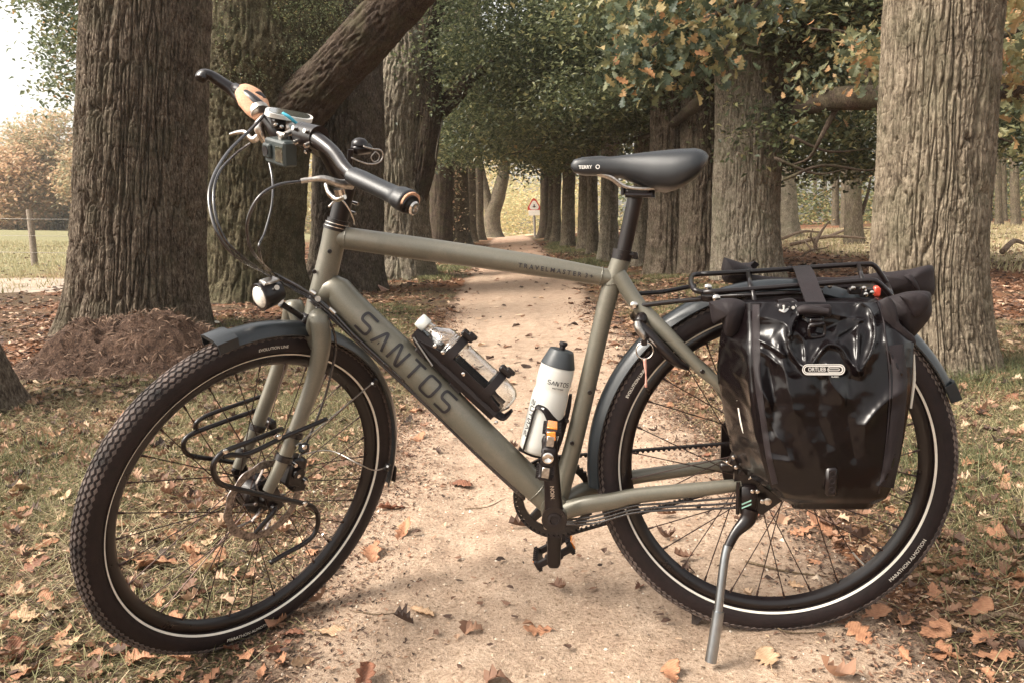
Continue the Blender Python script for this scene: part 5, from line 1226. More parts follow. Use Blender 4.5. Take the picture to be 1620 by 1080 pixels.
for px_, py_q, o_ in ((466, 686, .058), (449, 724, .058), (407, 676, -.058), (386, 714, -.058)):
    mb = MB(); q = F_(px_, py_q, o_); d_q = unit(F_(424, 776, .058)-F_(488, 625, .058)); mb.lathe([(-.007, .0150), (-.006, .0178), (.006, .0178), (.007, .0150)], q, d_q, 24); fbuild(mb, 'clamp', M_black, rm_, smooth=50)
for px_, py_q, o_ in ((481, 706, .114), (441, 690, .112), (356, 713, .111), (482, 796, .111)):
    mb = MB(); mb.lathe([(0, .0052), (.003, .0052), (.0042, .0036), (.0044, .001)], F_(px_, py_q, o_), (0, 1, 0), 12); fbuild(mb, 'mount_bolt', M_silver, rm_)

# ---------------- drive train
rc = A([BB[0], -.046, BB[2]])
def belt_ring(c, r, teeth, name, arms=5, rin=.8):
    mb = MB(); n = teeth*4; P = []
    for i in range(n):
        t = 2*math.pi*i/n; ro = r-(.0035 if (i % 4) < 2 else 0); P.append([(c[0]+ro*math.cos(t), c[1]-.006, c[2]+ro*math.sin(t)), (c[0]+ro*math.cos(t), c[1]+.006, c[2]+ro*math.sin(t)), (c[0]+r*rin*math.cos(t), c[1]+.004, c[2]+r*rin*math.sin(t)), (c[0]+r*rin*math.cos(t), c[1]-.004, c[2]+r*rin*math.sin(t))])
    mb.grid(np.array(P), close_u=True, close_v=True)
    for k in range(arms):
        t = 2*math.pi*k/arms+.5; mb.tube([c+A([r*.12*math.cos(t), 0, r*.12*math.sin(t)]), c+A([r*.84*math.cos(t), 0, r*.84*math.sin(t)])], [r*.16, r*.11], 10, oval=(1, .25), up=A([-math.sin(t), 0, math.cos(t)]))
    mb.cyl(c+A([0, -.006, 0]), c+A([0, .006, 0]), r*.26, 24); return mb.build(name, M_black, bike, smooth=30)
RCH, RRP = .087, .036; rp = A([0, -.046, WR])
belt_ring(rc, RCH, 50, 'belt_ring'); belt_ring(rp, RRP, 20, 'rear_pulley', 5, .6)
# belt: outer tangents round both pulleys, toothed inside
D = rp-rc; Dl = np.linalg.norm(D); ph = math.atan2(D[2], D[0]); al = math.acos((RCH-RRP)/Dl)
def arc(c, r, t0, t1, n): return [(c+A([r*math.cos(t), 0, r*math.sin(t)]), A([math.cos(t), 0, math.sin(t)])) for t in np.linspace(t0, t1, n)]
lo_ = arc(rc, RCH, ph+al, ph-al+2*math.pi, 160); hi_ = arc(rp, RRP, ph-al, ph+al, 30)
def seg(a, b, n): return [(a[0]+(b[0]-a[0])*k/n, a[1]) for k in range(1, n)]
loop = lo_+seg(lo_[-1], hi_[0], 130)+hi_+seg(hi_[-1], lo_[0], 130)
loop = loop; cum = np.r_[0, np.cumsum([np.linalg.norm(loop[(i+1) % len(loop)][0]-loop[i][0]) for i in range(len(loop))])]; tot = cum[-1]; P = []
Lp = np.array([q[0] for q in loop]+[loop[0][0]]); Ln = np.array([q[1] for q in loop]+[loop[0][1]])
nb = int(tot/.011)*6
for i in range(nb):
    s = tot*i/nb; p = A([np.interp(s, cum, Lp[:, k]) for k in range(3)]); nrm = unit(A([np.interp(s, cum, Ln[:, k]) for k in range(3)])); ti = .0058 if (i % 6) < 3 else .0022
    P.append([p-nrm*(ti-.0030)+A([0, -.0058, 0]), p-nrm*(ti-.0030)+A([0, .0058, 0]), p+nrm*.0042+A([0, .0058, 0]), p+nrm*.0042+A([0, -.0058, 0])])
mb = MB(); mb.grid(np.array(P), close_u=True, close_v=True); mb.build('drive_belt', M_matte, bike, smooth=0)
# cranks
def crank(y, end, lab):
    e = A([end[0], y, end[2]]); c = A([BB[0], y, BB[2]]); d = unit(e-c); mb = MB(); s = 1 if y > 0 else -1
    mb.tube([c-d*.012, c+d*.01, c+d*.06, e-d*.03, e, e+d*.010], [.016, .0195, .0165, .0155, .0155, .011], 14, smooth=4, oval=(1, .52), up=np.cross(d, [0, 1, 0]))
    mb.cyl(c-A([0, s*.012, 0]), c+A([0, s*.010, 0]), .0255, 28); o = mb.build('crank', M_black, bike, smooth=50); o['label'] = lab
    m2 = MB(); m2.lathe([(0, .014), (s*.002, .014), (s*.0025, .009), (-s*.002, .008), (-s*.002, .001)], c+A([0, s*.0102, 0]), (0, 1, 0), 24); m2.build('crank_bolt', M_matte, o)
    return o, e, d
cL, eL, dL_ = crank(.078, B(869, 696, .078), 'near crank pointing up'); cR, eR, dR_ = crank(-.080, B(876, 890, -.080), 'far crank pointing down')
V, Fc = text_polys('PINION', .0105, .0004)
cd_ = unit(A([eL[0]-BB[0], 0, eL[2]-BB[2]])); cm_ = A([BB[0], .0868, BB[2]])+cd_*.052
side = A([cd_[2], 0, -cd_[0]])
print_on('lettering', V, Fc, lambda s, t: cm_+cd_*s+(side if side[0] > 0 else -side)*t, M_steel, cL)
def pedal(e, s, tilt, lab):
    """platform pedal; s = outwards direction, tilt of its long side"""
    L_ = A([math.cos(tilt), 0, math.sin(tilt)]); N_ = A([-math.sin(tilt), 0, math.cos(tilt)]); Y_ = A([0, s, 0]); c = e+Y_*.068; mb = MB()
    mb.tube([e, e+Y_*.030, e+Y_*.11], [.008, .011, .010], 14)
    for k in (-1, 1):
        mb.box(c+L_*.043*k, L_*.0055, Y_*.040, N_*.0125, .003)
        for j in np.linspace(-.032, .032, 7): mb.box(c+L_*.043*k+Y_*j+N_*.014, L_*.004, Y_*.002, N_*.003)
        for j in np.linspace(-.032, .032, 7): mb.box(c+L_*.043*k+Y_*j-N_*.014, L_*.004, Y_*.002, N_*.003)
    for j in (-.036, .040): mb.box(c+Y_*j, L_*.042, Y_*.0045, N_*.0085, .003); 
    mb.box(c+Y_*.045, L_*.018, Y_*.004, N_*.013, .004); mb.box(c-Y_*.034, L_*.020, Y_*.006, N_*.013, .004)
    o = mb.build('pedal', M_matte, bike, smooth=40); o['label'] = lab
    m2 = MB(); m2.lathe([(0, .0105), (s*.003, .0105), (s*.004, .008), (s*.002, .003), (s*.0005, .001)], c+Y_*.049, (0, 1, 0), 20); m2.build('end_cap', M_silver, o)
    for k in (-1, 1):
        m3 = MB(); m3.box(c+L_*.0495*k, L_*.0018, Y_*.026, N_*.0095, .001); m3.build('reflector', M_orange, o)
        m4 = MB(); m4.box(c+L_*.030*k+Y_*.046, L_*.010, Y_*.0012, N_*.007, .001); m4.build('side_plate', M_steel, o)
    return o
pedal(eL, 1, math.radians(100), 'near pedal hanging upright with an orange reflector'); pedal(eR, -1, math.radians(152), 'far pedal near the ground')
m3 = MB(); pc = eL+A([0, .068, 0]); m3.box(pc+A([math.cos(1.745), 0, math.sin(1.745)])*.040+A([0, .0455, 0]), (.008, 0, 0), (0, .0012, 0), (0, 0, .0085), .001); m3.build('pedal_reflector', M_orange, bike)
mb = MB(); mb.box(BB+A([.004, .020, -.034]), (.020, 0, 0), (0, .02, 0), (0, 0, .007), .003); mb.build('cable_guide', M_steel, frame)
# hub gear cable box on the left of the rear axle, bag guard
gq = B(1172, 728, .075); mb = MB(); mb.box(gq, (.020, 0, .006), (0, .012, 0), (-.006, 0, .016), .004); mb.box(B(1150, 738, .07), (.014, 0, .002), (0, .008, 0), (0, 0, .008), .003); mb.box(B(1180, 745, .078), (.014, 0, 0), (0, .006, 0), (0, 0, .007), .002)
mb.cyl(B(1215, 752, .05), B(1215, 752, .085), .010, 16); gb = mb.build('gear_box', M_black, bike)
mb = MB()
for (x, y, r) in ((1172, 706, .006), (1160, 722, .004), (1178, 722, .0045), (1150, 730, .003), (1164, 738, .004), (1186, 738, .005), (1214, 792, .0075), (1206, 792, .005), (1190, 776, .004), (1198, 776, .004)):
    q = B(x, y, .088); mb.lathe([(0, r), (.003, r), (.004, r*.6)], q, (0, 1, 0), 10)
for a_, b_ in (((1168, 700), (1176, 716)), ((1186, 752), (1200, 744)), ((1184, 757), (1199, 750)), ((1144, 728), (1158, 736))): mb.tube([B(*a_, .09), B(*b_, .09)], [.0016]*2, 6)
mb.build('hub_fitting', M_silver, gb)
# ---------------- kickstand
K0, K1 = B(1183, 788, .074), None
foot_d = ray(1124, 1046); tf = -(CAM_H-.012)/foot_d[2]; fw = CAM+tf*foot_d; fl_ = BM.T@(fw-BO)
def kpt(px, py, u): return B(px, py, .076+(fl_[1]-.076)*u)
mb = MB(); mb.box(B(1184, 790, .076), (.0165, 0, 0), (0, .008, 0), (0, 0, .030), .004); mb.tube([B(1168, 762, .082), B(1167, 800, .082), B(1167, 812, .08)], [.004]*3, 8)
mb.tube([kpt(1187, 806, .05), kpt(1182, 822, .1), kpt(1164, 842, .22), kpt(1150, 868, .35)], [.017, .0155, .0100, .0088], 16, smooth=6, oval=(1, .7), up=(1, 0, 0)); ks = mb.build('kickstand', M_black, bike, smooth=60)
mb = MB(); mb.tube([kpt(1151, 862, .34), kpt(1146, 885, .42), kpt(1141, 925, .57), kpt(1135, 975, .76)], [.0085, .0085, .0085, .0085], 16, smooth=4); mb.build('stand_leg', M_blued, ks, smooth=60)
mb = MB(); mb.tube([kpt(1136.5, 966, .73), kpt(1130, 1010, .88), kpt(1124, 1046, 1.0)], [.0112, .0112, .0112], 16); mb.build('stand_tip', M_blued, ks, smooth=60)
mb = MB()
M_mint = mat('sticker_mint', (.25, .45, .38), .4)
for y in (794, 800): mb.box(B(1181, y, .0846), (.009, 0, -.004), (0, .0004, 0), (0, 0, .0013))
mb.build('sticker', M_mint, ks, smooth=0)
# ---------------- rear rack
mb = MB(); zr = B(1250, 452, .062)[2]
yn, yf = .062, -.062
def N2(px, py): return B(px, py, yn)
near = [N2(1112, 463), N2(1200, 457), N2(1300, 449), N2(1375, 444), N2(1388, 447), N2(1397, 454), N2(1411, 470)]
far = [B(1108, 434, yf), B(1200, 429, yf), B(1300, 422, yf), B(1368, 418, yf), B(1382, 420, yf), B(1391, 430, yf), B(1404, 450, yf)]
mb.tube(near, [.0052], 12, smooth=5); mb.tube(far, [.0052], 12, smooth=5)
mb.tube([near[0], B(1098, 458, yn*.85), B(1093, 446, 0), B(1096, 436, yf*.85), far[0]], [.0052], 12, smooth=6)
mb.tube([near[-1], (near[-1]+far[-1])/2, far[-1]], [.0048]*3, 10)
for pn, pf in (((1188, 458), (1183, 430)), ((1278, 451), (1272, 424)), ((1365, 445), (1358, 419))): mb.tube([N2(*pn), B(*pf, yf)], [.0042]*2, 10)
# legs down to the dropouts
for s in (1, -1):
    for px in (1190, 1285):
        t_ = B(px, 457, .062); mb.tube([A([t_[0], .062*s, t_[2]]), A([t_[0]*.7+.0, .075*s, t_[2]-.12]), A([.02, .078*s, .40])], [.005]*3, 10, smooth=4)
    mb.tube([A([N2(1115, 470)[0], .060*s, N2(1115, 470)[2]]), A([N2(1300, 470)[0], .066*s, N2(1300, 462)[2]])], [.0045]*2, 10)
rk = mb.build('rear_rack', M_black, bike, smooth=180)
mb = MB()
mb.tube([B(1003, 485, .030), B(1060, 478, .045), B(1132, 471, .058)], [.0048]*3, 10); mb.tube([B(1010, 465, -.028), B(1050, 462, -.04), B(1100, 452, -.055)], [.0048]*3, 10)
mb.box(B(1008, 484, .028), (.010, 0, .002), (0, .005, 0), (0, 0, .006), .003); mb.box(B(1122, 470, .058), (.016, 0, .002), (0, .006, 0), (0, 0, .010), .003); mb.build('rack_strut', M_black, rk, smooth=60)
for x, y, o_ in ((1003, 483, .036), (1133, 472, .066), (1120, 455, .0)):
    mb = MB(); mb.lathe([(0, .0075), (.004, .0075), (.006, .005), (.0062, .001)], B(x, y, o_), (0, 1, 0), 14); mb.build('rack_bolt', M_silver, rk)
tq = B(1375, 461, .0); mb = MB(); mb.box(tq, (.024, 0, 0), (0, .042, 0), (0, 0, .011), .004); mb.box(B(1352, 460, .045), (.012, 0, 0), (0, .008, 0), (0, 0, .007), .003); tl = mb.build('tail_light', M_black, bike)
mb = MB(); mb.box(B(1387, 461, .040), (.0065, 0, 0), (0, .006, 0), (0, 0, .010), .003); mb.build('lens', M_redr, tl)
for x, y in ((1366, 456), (1369, 466), (1349, 456), (1379, 463), (1300, 453), (1312, 453)):
    mb = MB(); mb.lathe([(0, .0045), (.003, .0045), (.004, .002)], B(x, y, .052), (0, 1, 0), 10); mb.build('screw', M_silver, tl)
# ring lock on the seat stays
mb = MB(); pts = [B(1012, 512, .05), B(1028, 530, .055), B(1048, 552, .060), B(1070, 572, .062), B(1088, 582, .058)]
mb.tube(pts, [.013, .018, .019, .015, .009], 18, smooth=5, oval=(1, .6), up=(0, 1, 0))
pts = [p*A([1, -1, 1]) for p in pts]; mb.tube(pts, [.013, .015, .015, .012, .009], 14, smooth=5, oval=(1, .6), up=(0, 1, 0)); mb.tube([B(1012, 512, .05), B(1016, 500, .03), B(1016, 500, .03)*A([1, -1, 1]), B(1012, 512, .05)*A([1, -1, 1])], [.012]*4, 12, smooth=4)
lock = mb.build('ring_lock', M_black, bike, smooth=180)
mb = MB(); mb.tube([B(1008, 508, .064), B(1010, 520, .066), B(1017, 530, .068), B(1018, 538, .068)], [.006, .008, .007, .005], 12, smooth=4); mb.tube([B(1027, 536, .072), B(1048, 556, .074)], [.0022]*2, 8); mb.build('lock_trim', M_steel, lock)
# ================================================================ LUGGAGE AND BOTTLES
def pvc():
    m, nt, b = nodes_of('glossy_black_pvc'); L = nt.links.new
    tc = nt.nodes.new('ShaderNodeTexCoord'); n = noise(nt, tc, 28, 6, .7); n2 = noise(nt, tc, 9, 4)
    b.inputs['Base Color'].default_value = (.004, .0025, .0028, 1); b.inputs['Specular IOR Level'].default_value = .30; b.inputs['Coat Weight'].default_value = .03; b.inputs['Coat Roughness'].default_value = .14
    mr = nt.nodes.new('ShaderNodeMapRange'); mr.inputs['From Min'].default_value = .35; mr.inputs['From Max'].default_value = .65; mr.inputs['To Min'].default_value = .17; mr.inputs['To Max'].default_value = .27
    L(n.outputs['Fac'], mr.inputs['Value']); L(mr.outputs[0], b.inputs['Roughness'])
    bp = nt.nodes.new('ShaderNodeBump'); bp.inputs['Strength'].default_value = .05; bp.inputs['Distance'].default_value = .002; L(n2.outputs['Fac'], bp.inputs['Height']); L(bp.outputs[0], b.inputs['Normal'])
    return m
M_pvc = pvc()
M_cord = mat('matte_black_fabric', (.011, .0065, .0075), .62, var=.1, bump=.4, bscale=1200, spec=.35)
rows_py = [478, 492, 510, 540, 580, 620, 660, 700, 740, 770, 788, 797]
rows_l = [1184, 1184, 1184, 1184, 1185, 1188, 1193, 1199, 1209, 1219, 1232, 1252]
rows_r = [1404, 1412, 1426, 1446, 1445, 1442, 1436, 1429, 1421, 1411, 1402, 1382]
rows_y = [.150, .165, .180, .197, .215, .228, .235, .238, .236, .230, .218, .198]
creases = [([(1268, 493), (1252, 517), (1249, 548), (1262, 572), (1276, 583)], .011, 6), ([(1280, 583), (1303, 550), (1316, 545), (1330, 550), (1342, 567), (1359, 588)], .011, 6),
           ([(1359, 588), (1377, 560), (1385, 525), (1378, 492), (1362, 478)], .012, 9), ([(1356, 585), (1357, 545), (1358, 515), (1366, 506)], .008, 6), ([(1366, 507), (1330, 500), (1305, 494)], .007, 6),
           ([(1186, 560), (1198, 602), (1216, 636)], .010, 10), ([(1233, 545), (1244, 594), (1256, 649)], .010, 14), ([(1310, 575), (1316, 605), (1336, 632)], .011, 14), ([(1369, 672), (1395, 641), (1436, 612)], .010, 12),
           ([(1188, 703), (1213, 723), (1248, 730)], .007, 9), ([(1200, 500), (1240, 510), (1250, 530)], .010, 14), ([(1400, 490), (1402, 540), (1425, 590)], .007, 8), ([(1275, 575), (1272, 540), (1262, 527)], .006, 5),
           ([(1330, 535), (1352, 520), (1366, 507)], -.010, 8), ([(1300, 600), (1295, 660), (1310, 700)], -.006, 16), ([(1262, 500), (1300, 520), (1345, 500)], -.010, 14), ([(1215, 580), (1225, 640), (1220, 680)], -.008, 12),
           ([(1345, 600), (1340, 660), (1350, 720)], -.006, 18), ([(1390, 770), (1405, 750), (1418, 720)], .008, 8), ([(1232, 775), (1260, 782), (1285, 780)], .007, 7), ([(1200, 640), (1230, 690), (1260, 740)], .005, 12), ([(1196, 535), (1215, 545), (1240, 560)], .005, 5), ([(1192, 552), (1212, 560), (1230, 575)], .004, 4)]
def seg_dist(px, py, pl):
    d = np.full(np.shape(px), 1e9)
    for (x0, y0), (x1, y1) in zip(pl[:-1], pl[1:]):
        L2 = (x1-x0)**2+(y1-y0)**2; t = np.clip(((px-x0)*(x1-x0)+(py-y0)*(y1-y0))/L2, 0, 1); d = np.minimum(d, np.hypot(px-x0-t*(x1-x0), py-y0-t*(y1-y0)))
    return d
creases_s = [([tuple(q) for q in spline([A([x, y, 0.]) for x, y in pl], 4)[:, :2]], a, w) for pl, a, w in creases]
def relief(px, py):
    r = 0
    for pl, a, w in creases_s: d = seg_dist(px, py, pl); r = r+a*(.45*np.exp(-(d/w)**2)+.6*np.exp(-np.abs(d)/(w*.5)))
    return r+.007*fbm(np.asarray(px)/85., np.asarray(py)/120., 1., 2)+.0028*np.clip((640-np.asarray(py))/90., .12, 1)*(1-2*np.abs(vnoise(np.asarray(px)/26.+np.asarray(py)/60., np.asarray(py)/34.-np.asarray(px)/70., 4.)))+.0006*vnoise(np.asarray(px)/9., np.asarray(py)/11., 8.)
def face_y(px, py):
    """lateral position of the bag's outer face at a frame place"""
    y0 = np.interp(py, rows_py, rows_y); l = np.interp(py, rows_py, rows_l); r = np.interp(py, rows_py, rows_r); u = np.clip((px-l)/(r-l), 0, 1)
    return y0+.018*(1-(2*u-1)**2)-.010*(np.exp(-(u/.04)**2)+np.exp(-((1-u)/.04)**2))+relief(px, py)*np.clip(8*u*(1-u)*2, .15, 1)
def face_pt(px, py, lift=0.): return B(px, py, float(face_y(px, py))+lift)
YI = .086
pys = np.concatenate([np.linspace(478, 600, 74), np.linspace(600, 797, 74)[1:]]); nf = 120
rings = []
for k, py in enumerate(pys):
    l, r = np.interp(py, rows_py, rows_l), np.interp(py, rows_py, rows_r); y0 = np.interp(py, rows_py, rows_y); us = np.linspace(0, 1, nf)
    fy = face_y(l+(r-l)*us, np.full(nf, py)); row = [B(l+(r-l)*u, py, float(y_)) for u, y_ in zip(us, fy)]
    z0 = B((l+r)/2, py, y0)[2]; a, b = row[0], row[-1]
    ng = 14; side_l = []; side_r = []
    for t in np.linspace(0, 1, ng+2)[1:]:
        bul = math.sin(t*math.pi)
        fold = .006*fbm(t*3, py/40., 2.)+.010*math.exp(-((py-548)/16)**2)*bul
        side_l.append(A([a[0]+.030*t+.010*bul*(-.4)+fold, a[1]+(YI-a[1])*t, z0])); side_r.append(A([b[0]-.004*bul-fold, b[1]+(YI-b[1])*t, z0]))
    rings.append(row+side_r+side_l[::-1])
P = np.array(rings)
# close the bottom softly
cen = P[-1].mean(0); bott = [cen+(P[-1]-cen)*k+A([0, 0, -d]) for k, d in ((.97, .006), (.88, .010), (.5, .012), (.02, .012))]
cent = P[0].mean(0); topr = [cent+(P[0]-cent)*k+A([0, 0, d]) for k, d in ((.02, -.02), (.6, -.016), (.93, -.004))]
P = np.concatenate([np.array(topr), P, np.array(bott)])
mb = MB(); mb.grid(P, close_v=True, cap0=True, cap1=True)
bag = local_root('pannier_bag', (0, 0, 0), 'glossy black roll-top pannier bag with white pill shaped logo on the near rack side', 'bicycle bag', 'pannier bags on the rack')
body = mb.build('body', M_pvc, bag, smooth=180)
def rollend(pts, rad, m, par, nm='rolled_closure', seed=0., squash=.45):
    Q = spline([A(p) for p in pts], 10); n = len(Q); R_ = np.interp(np.linspace(0, 1, n), np.linspace(0, 1, len(rad)), rad); rr = []
    for i in range(n):
        ring = []
        for k in range(36):
            t = 2*math.pi*k/36; f = 1+.22*float(fbm(math.cos(t)*1.2+seed, math.sin(t)*1.2, i*.12, 3))*1.3
            ring.append(Q[i]+A([0, R_[i]*squash*math.cos(t)*f, R_[i]*math.sin(t)*f]))
        rr.append(ring)
    mb = MB(); mb.grid(np.array(rr), close_v=True, cap0=True, cap1=True); return mb.build(nm, m, par, smooth=70)
rollend([B(1186, 502, .125), B(1260, 508, .12), B(1340, 508, .12), B(1400, 496, .125)], [.020, .020, .021, .026], M_cord, bag, seed=1.)
def flap(poly, y0, thick, name, par, m, bulge=.012, n=12):
    """folded end piece: a puffy sheet with the given outline"""
    c = np.mean(poly, axis=0); P = []
    Q = spline([A([*p, 0]) for p in poly+[poly[0]]], 5)[:-1, :2]
    for s in (-1, 1):
        rng_ = [1.0, .985, .93, .8, .6, .3, .02] if s > 0 else [.02, .3, .6, .8, .93, .985, 1.0]
        for k in rng_:
            row = []
            for q in Q:
                p = c+(q-c)*k; yy = y0+s*(thick*.5*math.sqrt(max(0, 1-k**4))+bulge*(1-k*k))+.006*float(fbm(p[0]/22., p[1]/26., y0*10))*(1-k**6); row.append(B(p[0], p[1], yy))
            P.append(row)
    P = P[:7]+P[7:]
    mb = MB(); mb.grid(np.array(P), close_v=True, cap0=True, cap1=True); return mb.build(name, m, par, smooth=60)
flap([(1404, 470), (1418, 466), (1440, 461), (1470, 462), (1474, 480), (1473, 499), (1458, 520), (1441, 535), (1426, 522), (1410, 508), (1404, 490)], .145, .030, 'closure_end', bag, M_cord)
flap([(1422, 468), (1436, 486), (1446, 502), (1458, 500), (1470, 484), (1468, 468), (1450, 463)], .172, .012, 'closure_fold', bag, M_cord, .004)
flap([(1121, 478), (1140, 474), (1160, 472), (1180, 480), (1182, 500), (1165, 530), (1148, 530), (1140, 505), (1128, 512)], .13, .026, 'closure_end', bag, M_cord)
flap([(1392, 476), (1406, 470), (1418, 486), (1424, 512), (1446, 532), (1447, 545), (1425, 540), (1405, 520), (1396, 500)], .185, .010, 'shoulder_panel', bag, M_cord, .004)
# seams: dark matte edge panels on the outer face
def face_strip(pl, w, name, m, lift=.0016, par=None, n=60):
    Q = spline([A([*p, 0]) for p in pl], 12)[:, :2]; T = np.gradient(Q, axis=0); T /= np.linalg.norm(T, axis=1)[:, None]; N = np.c_[-T[:, 1], T[:, 0]]; P = []
    W = np.interp(np.linspace(0, 1, len(Q)), np.linspace(0, 1, len(np.atleast_1d(w))), np.atleast_1d(w)) if np.ndim(w) else np.full(len(Q), w)
    for q, nn, ww in zip(Q, N, W): P.append([face_pt(*(q+nn*ww*s), lift if abs(s) < .95 else -.001) for s in (-1, -.9, -.5, 0, .5, .9, 1)])
    mb = MB(); mb.grid(np.array(P)); return mb.build(name, m, par or bag, smooth=60)
face_strip([(1387, 474), (1396, 500), (1402, 540), (1408, 600), (1406, 660), (1400, 720), (1390, 780)], 1.2, 'seam', M_cord)
face_strip([(1418, 545), (1424, 600), (1420, 660), (1412, 720), (1402, 770)], 12, 'edge_panel', M_cord, .0012)
face_strip([(1196, 482), (1196, 540), (1199, 600), (1207, 660), (1216, 720), (1226, 765)], [6, 7, 6, 5, 5, 5], 'edge_panel', M_cord, .0012)
# reflective slivers on both edges
mb = MB()
for pl, yo in (([(1166, 632), (1170, 650), (1173, 672)], .15), ([(1168, 645), (1172, 668), (1176, 684)], .155)): mb.tube([B(x, y, yo) for x, y in pl], [.003, .004, .003], 8, smooth=4, oval=(.4, 1.2))
mb.build('reflective_patch', M_stripe, bag)
mb = MB(); mb.tube([B(1446, 560, .10), B(1446, 600, .10), B(1441, 645, .10)], [.0015, .003, .002], 8, smooth=4); mb.build('reflective_patch', M_stripe, bag)
# strap from the rack over the roll
def ribbon(pts, w, t, name, m, par):
    Q = spline([A(p) for p in pts], 8); P = []
    T = np.gradient(Q, axis=0); T /= np.linalg.norm(T, axis=1)[:, None]
    for q, tt_ in zip(Q, T):
        X = unit(A([1., 0, 0])-tt_*tt_[0]); N = np.cross(tt_, X); P.append([q-X*w+N*t, q+X*w+N*t, q+X*w-N*t, q-X*w-N*t])
    mb = MB(); mb.grid(np.array(P), close_v=True, cap0=True, cap1=True); return mb.build(name, m, par, smooth=50)
ribbon([B(1262, 430, -.085), B(1266, 423, -.066), B(1270, 426, -.03), B(1275, 437, .03), B(1278, 446, .068), B(1284, 462, .10), B(1293, 484, .155), B(1300, 497, .180)], .0175, .0014, 'strap', M_cord, bag)
mb = MB(); q = face_pt(1293, 492, .008); mb.box(q, (.024, 0, 0), (0, .006, 0), (0, 0, .011), .004); mb.tube([face_pt(1262, 493, .008), face_pt(1275, 490, .01), face_pt(1310, 494, .01)], [.007, .009, .006], 12, smooth=5); mb.build('strap_knot', M_cord, bag)
mb = MB(); c0 = face_pt(1292, 523, .010); X = unit(face_pt(1306, 521, .01)-face_pt(1278, 525, .01)); Z = unit(np.cross(X, [0, 1, 0])); Z = Z if Z[2] > 0 else -Z
lp = [c0+X*a*.0155+Z*b*.0105 for a, b in ((-1, .6), (-1, -.4), (-.7, -1), (.7, -1), (1, -.4), (1, .6), (.7, 1), (-.7, 1), (-1, .6))]; mb.tube(lp, [.0026]*9, 10, smooth=5); mb.tube([c0+X*-.014+Z*.010, c0+X*.014+Z*.010], [.004]*2, 10)
mb.build('strap_loop', M_black, bag, smooth=180)
mb = MB(); mb.box(face_pt(1291, 509, .009), X*.013, (0, .003, 0), Z*.006, .002); mb.build('slider_buckle', M_black, bag)
mb = MB(); h0 = B(1239, 488, .17); mb.box(h0, (.013, 0, 0), (0, .008, 0), (0, 0, .010), .004); mb.tube([B(1230, 480, .165), B(1252, 478, .16), B(1262, 488, .175)], [.006, .007, .005], 12, smooth=5); hk = mb.build('hook', M_black, bag, smooth=60)
mb = MB(); mb.tube([B(1232, 491, .182), B(1240, 494, .184), B(1247, 489, .182)], [.003, .0045, .002], 8, smooth=4); mb.tube([B(1240, 483, .182), B(1240, 492, .184)], [.0025, .002], 8); mb.cyl(B(1255, 487, .18), B(1255, 487, .184), .003, 8); mb.build('hook_rivet', M_silver, hk)
mb = MB(); q0, q1 = face_pt(1315, 742, .004), face_pt(1315, 780, .004); qm = (q0+q1)/2
mb.box(qm, (.0098, 0, 0), (0, .0045, 0), (0, 0, .0255), .004); cl = mb.build('lower_clip', M_black, bag)
mb = MB()
for k in (-.013, .002, .015): mb.lathe([(0, .0055), (.0022, .0058), (.0022, .0036), (.0002, .0034)], qm+A([0, .0046, k]), (0, 1, 0), 14)
mb.build('clip_hole', M_matte, cl)
# pill logo
lc_ = A([1303., 584.]); kx = np.linalg.norm(B(1304, 584, .23)-B(1303, 584, .23))
def on_bag(s, t, lift=.0012): return face_pt(lc_[0]+s, lc_[1]-t, lift)
W_, H_ = 34.0, 8.6
# the print is stiff: it bridges small folds
fc = [face_pt(lc_[0]+dx, lc_[1]+dy) for dx in (-30, 0, 30) for dy in (-6, 6)]; fcm = np.mean(fc, 0); ymax = max(p[1] for p in fc)
slope = ((fc[4][1]+fc[5][1])-(fc[0][1]+fc[1][1]))/2/60.
def on_pl(s, t, lift=.0): return B(lc_[0]+s, lc_[1]-t, fcm[1]+slope*s+.0115+lift)
def pill(w, h, n=10): 
    a = [(-w+h+h*math.cos(t), h*math.sin(t)) for t in np.linspace(math.pi/2, 1.5*math.pi, n)]+[(w-h+h*math.cos(t), h*math.sin(t)) for t in np.linspace(-math.pi/2, math.pi/2, n)]; return a+[a[0]]
mb = MB(); pl = pill(W_, H_)[:-1]
mb.grid(np.array([[on_pl(*p, -.012) for p in pl], [on_pl(*p, -.0005) for p in pl]]), close_v=True, cap0=True, cap1=True); mb.build('logo_patch', M_black, bag, smooth=30)
def stroke_px(polys, w):
    V = []; Fc = []
    for pl in polys:
        Q = np.array(pl, float); T = np.gradient(Q, axis=0); T /= np.maximum(np.linalg.norm(T, axis=1), 1e-9)[:, None]; N = np.c_[-T[:, 1], T[:, 0]]; n0 = len(V)
        V += [tuple(q) for q in np.stack([Q-N*w/2, Q+N*w/2], 1).reshape(-1, 2)]; Fc += [(n0+2*i, n0+2*i+1, n0+2*i+3, n0+2*i+2) for i in range(len(Q)-1)]
    return V, Fc
V, Fc = stroke_px([pill(W_-.8, H_-.8), pill(W_-3.4, H_-3.2)], 1.7); print_on('logo', V, Fc, lambda s, t: on_pl(s, t, .0004), M_letw, bag)
V, Fc = text_polys('ORTLIEB', 8.6, .12); V = V*A([.86, 1])-A([10.5, 0]); print_on('lettering', V, Fc, lambda s, t: on_pl(s, t, .0004), M_letw, bag)
clip = [(x, y) for x, y in pill(11.5, 4.4)]; clip = [(x+18, y) for x, y in clip]; clip2 = [(x*.75+16.5, y*.45) for x, y in pill(11.5, 3.6)]
V, Fc = stroke_px([clip, clip2], 1.0); print_on('emblem', V, Fc, lambda s, t: on_pl(s, t, .0004), M_letw, bag)
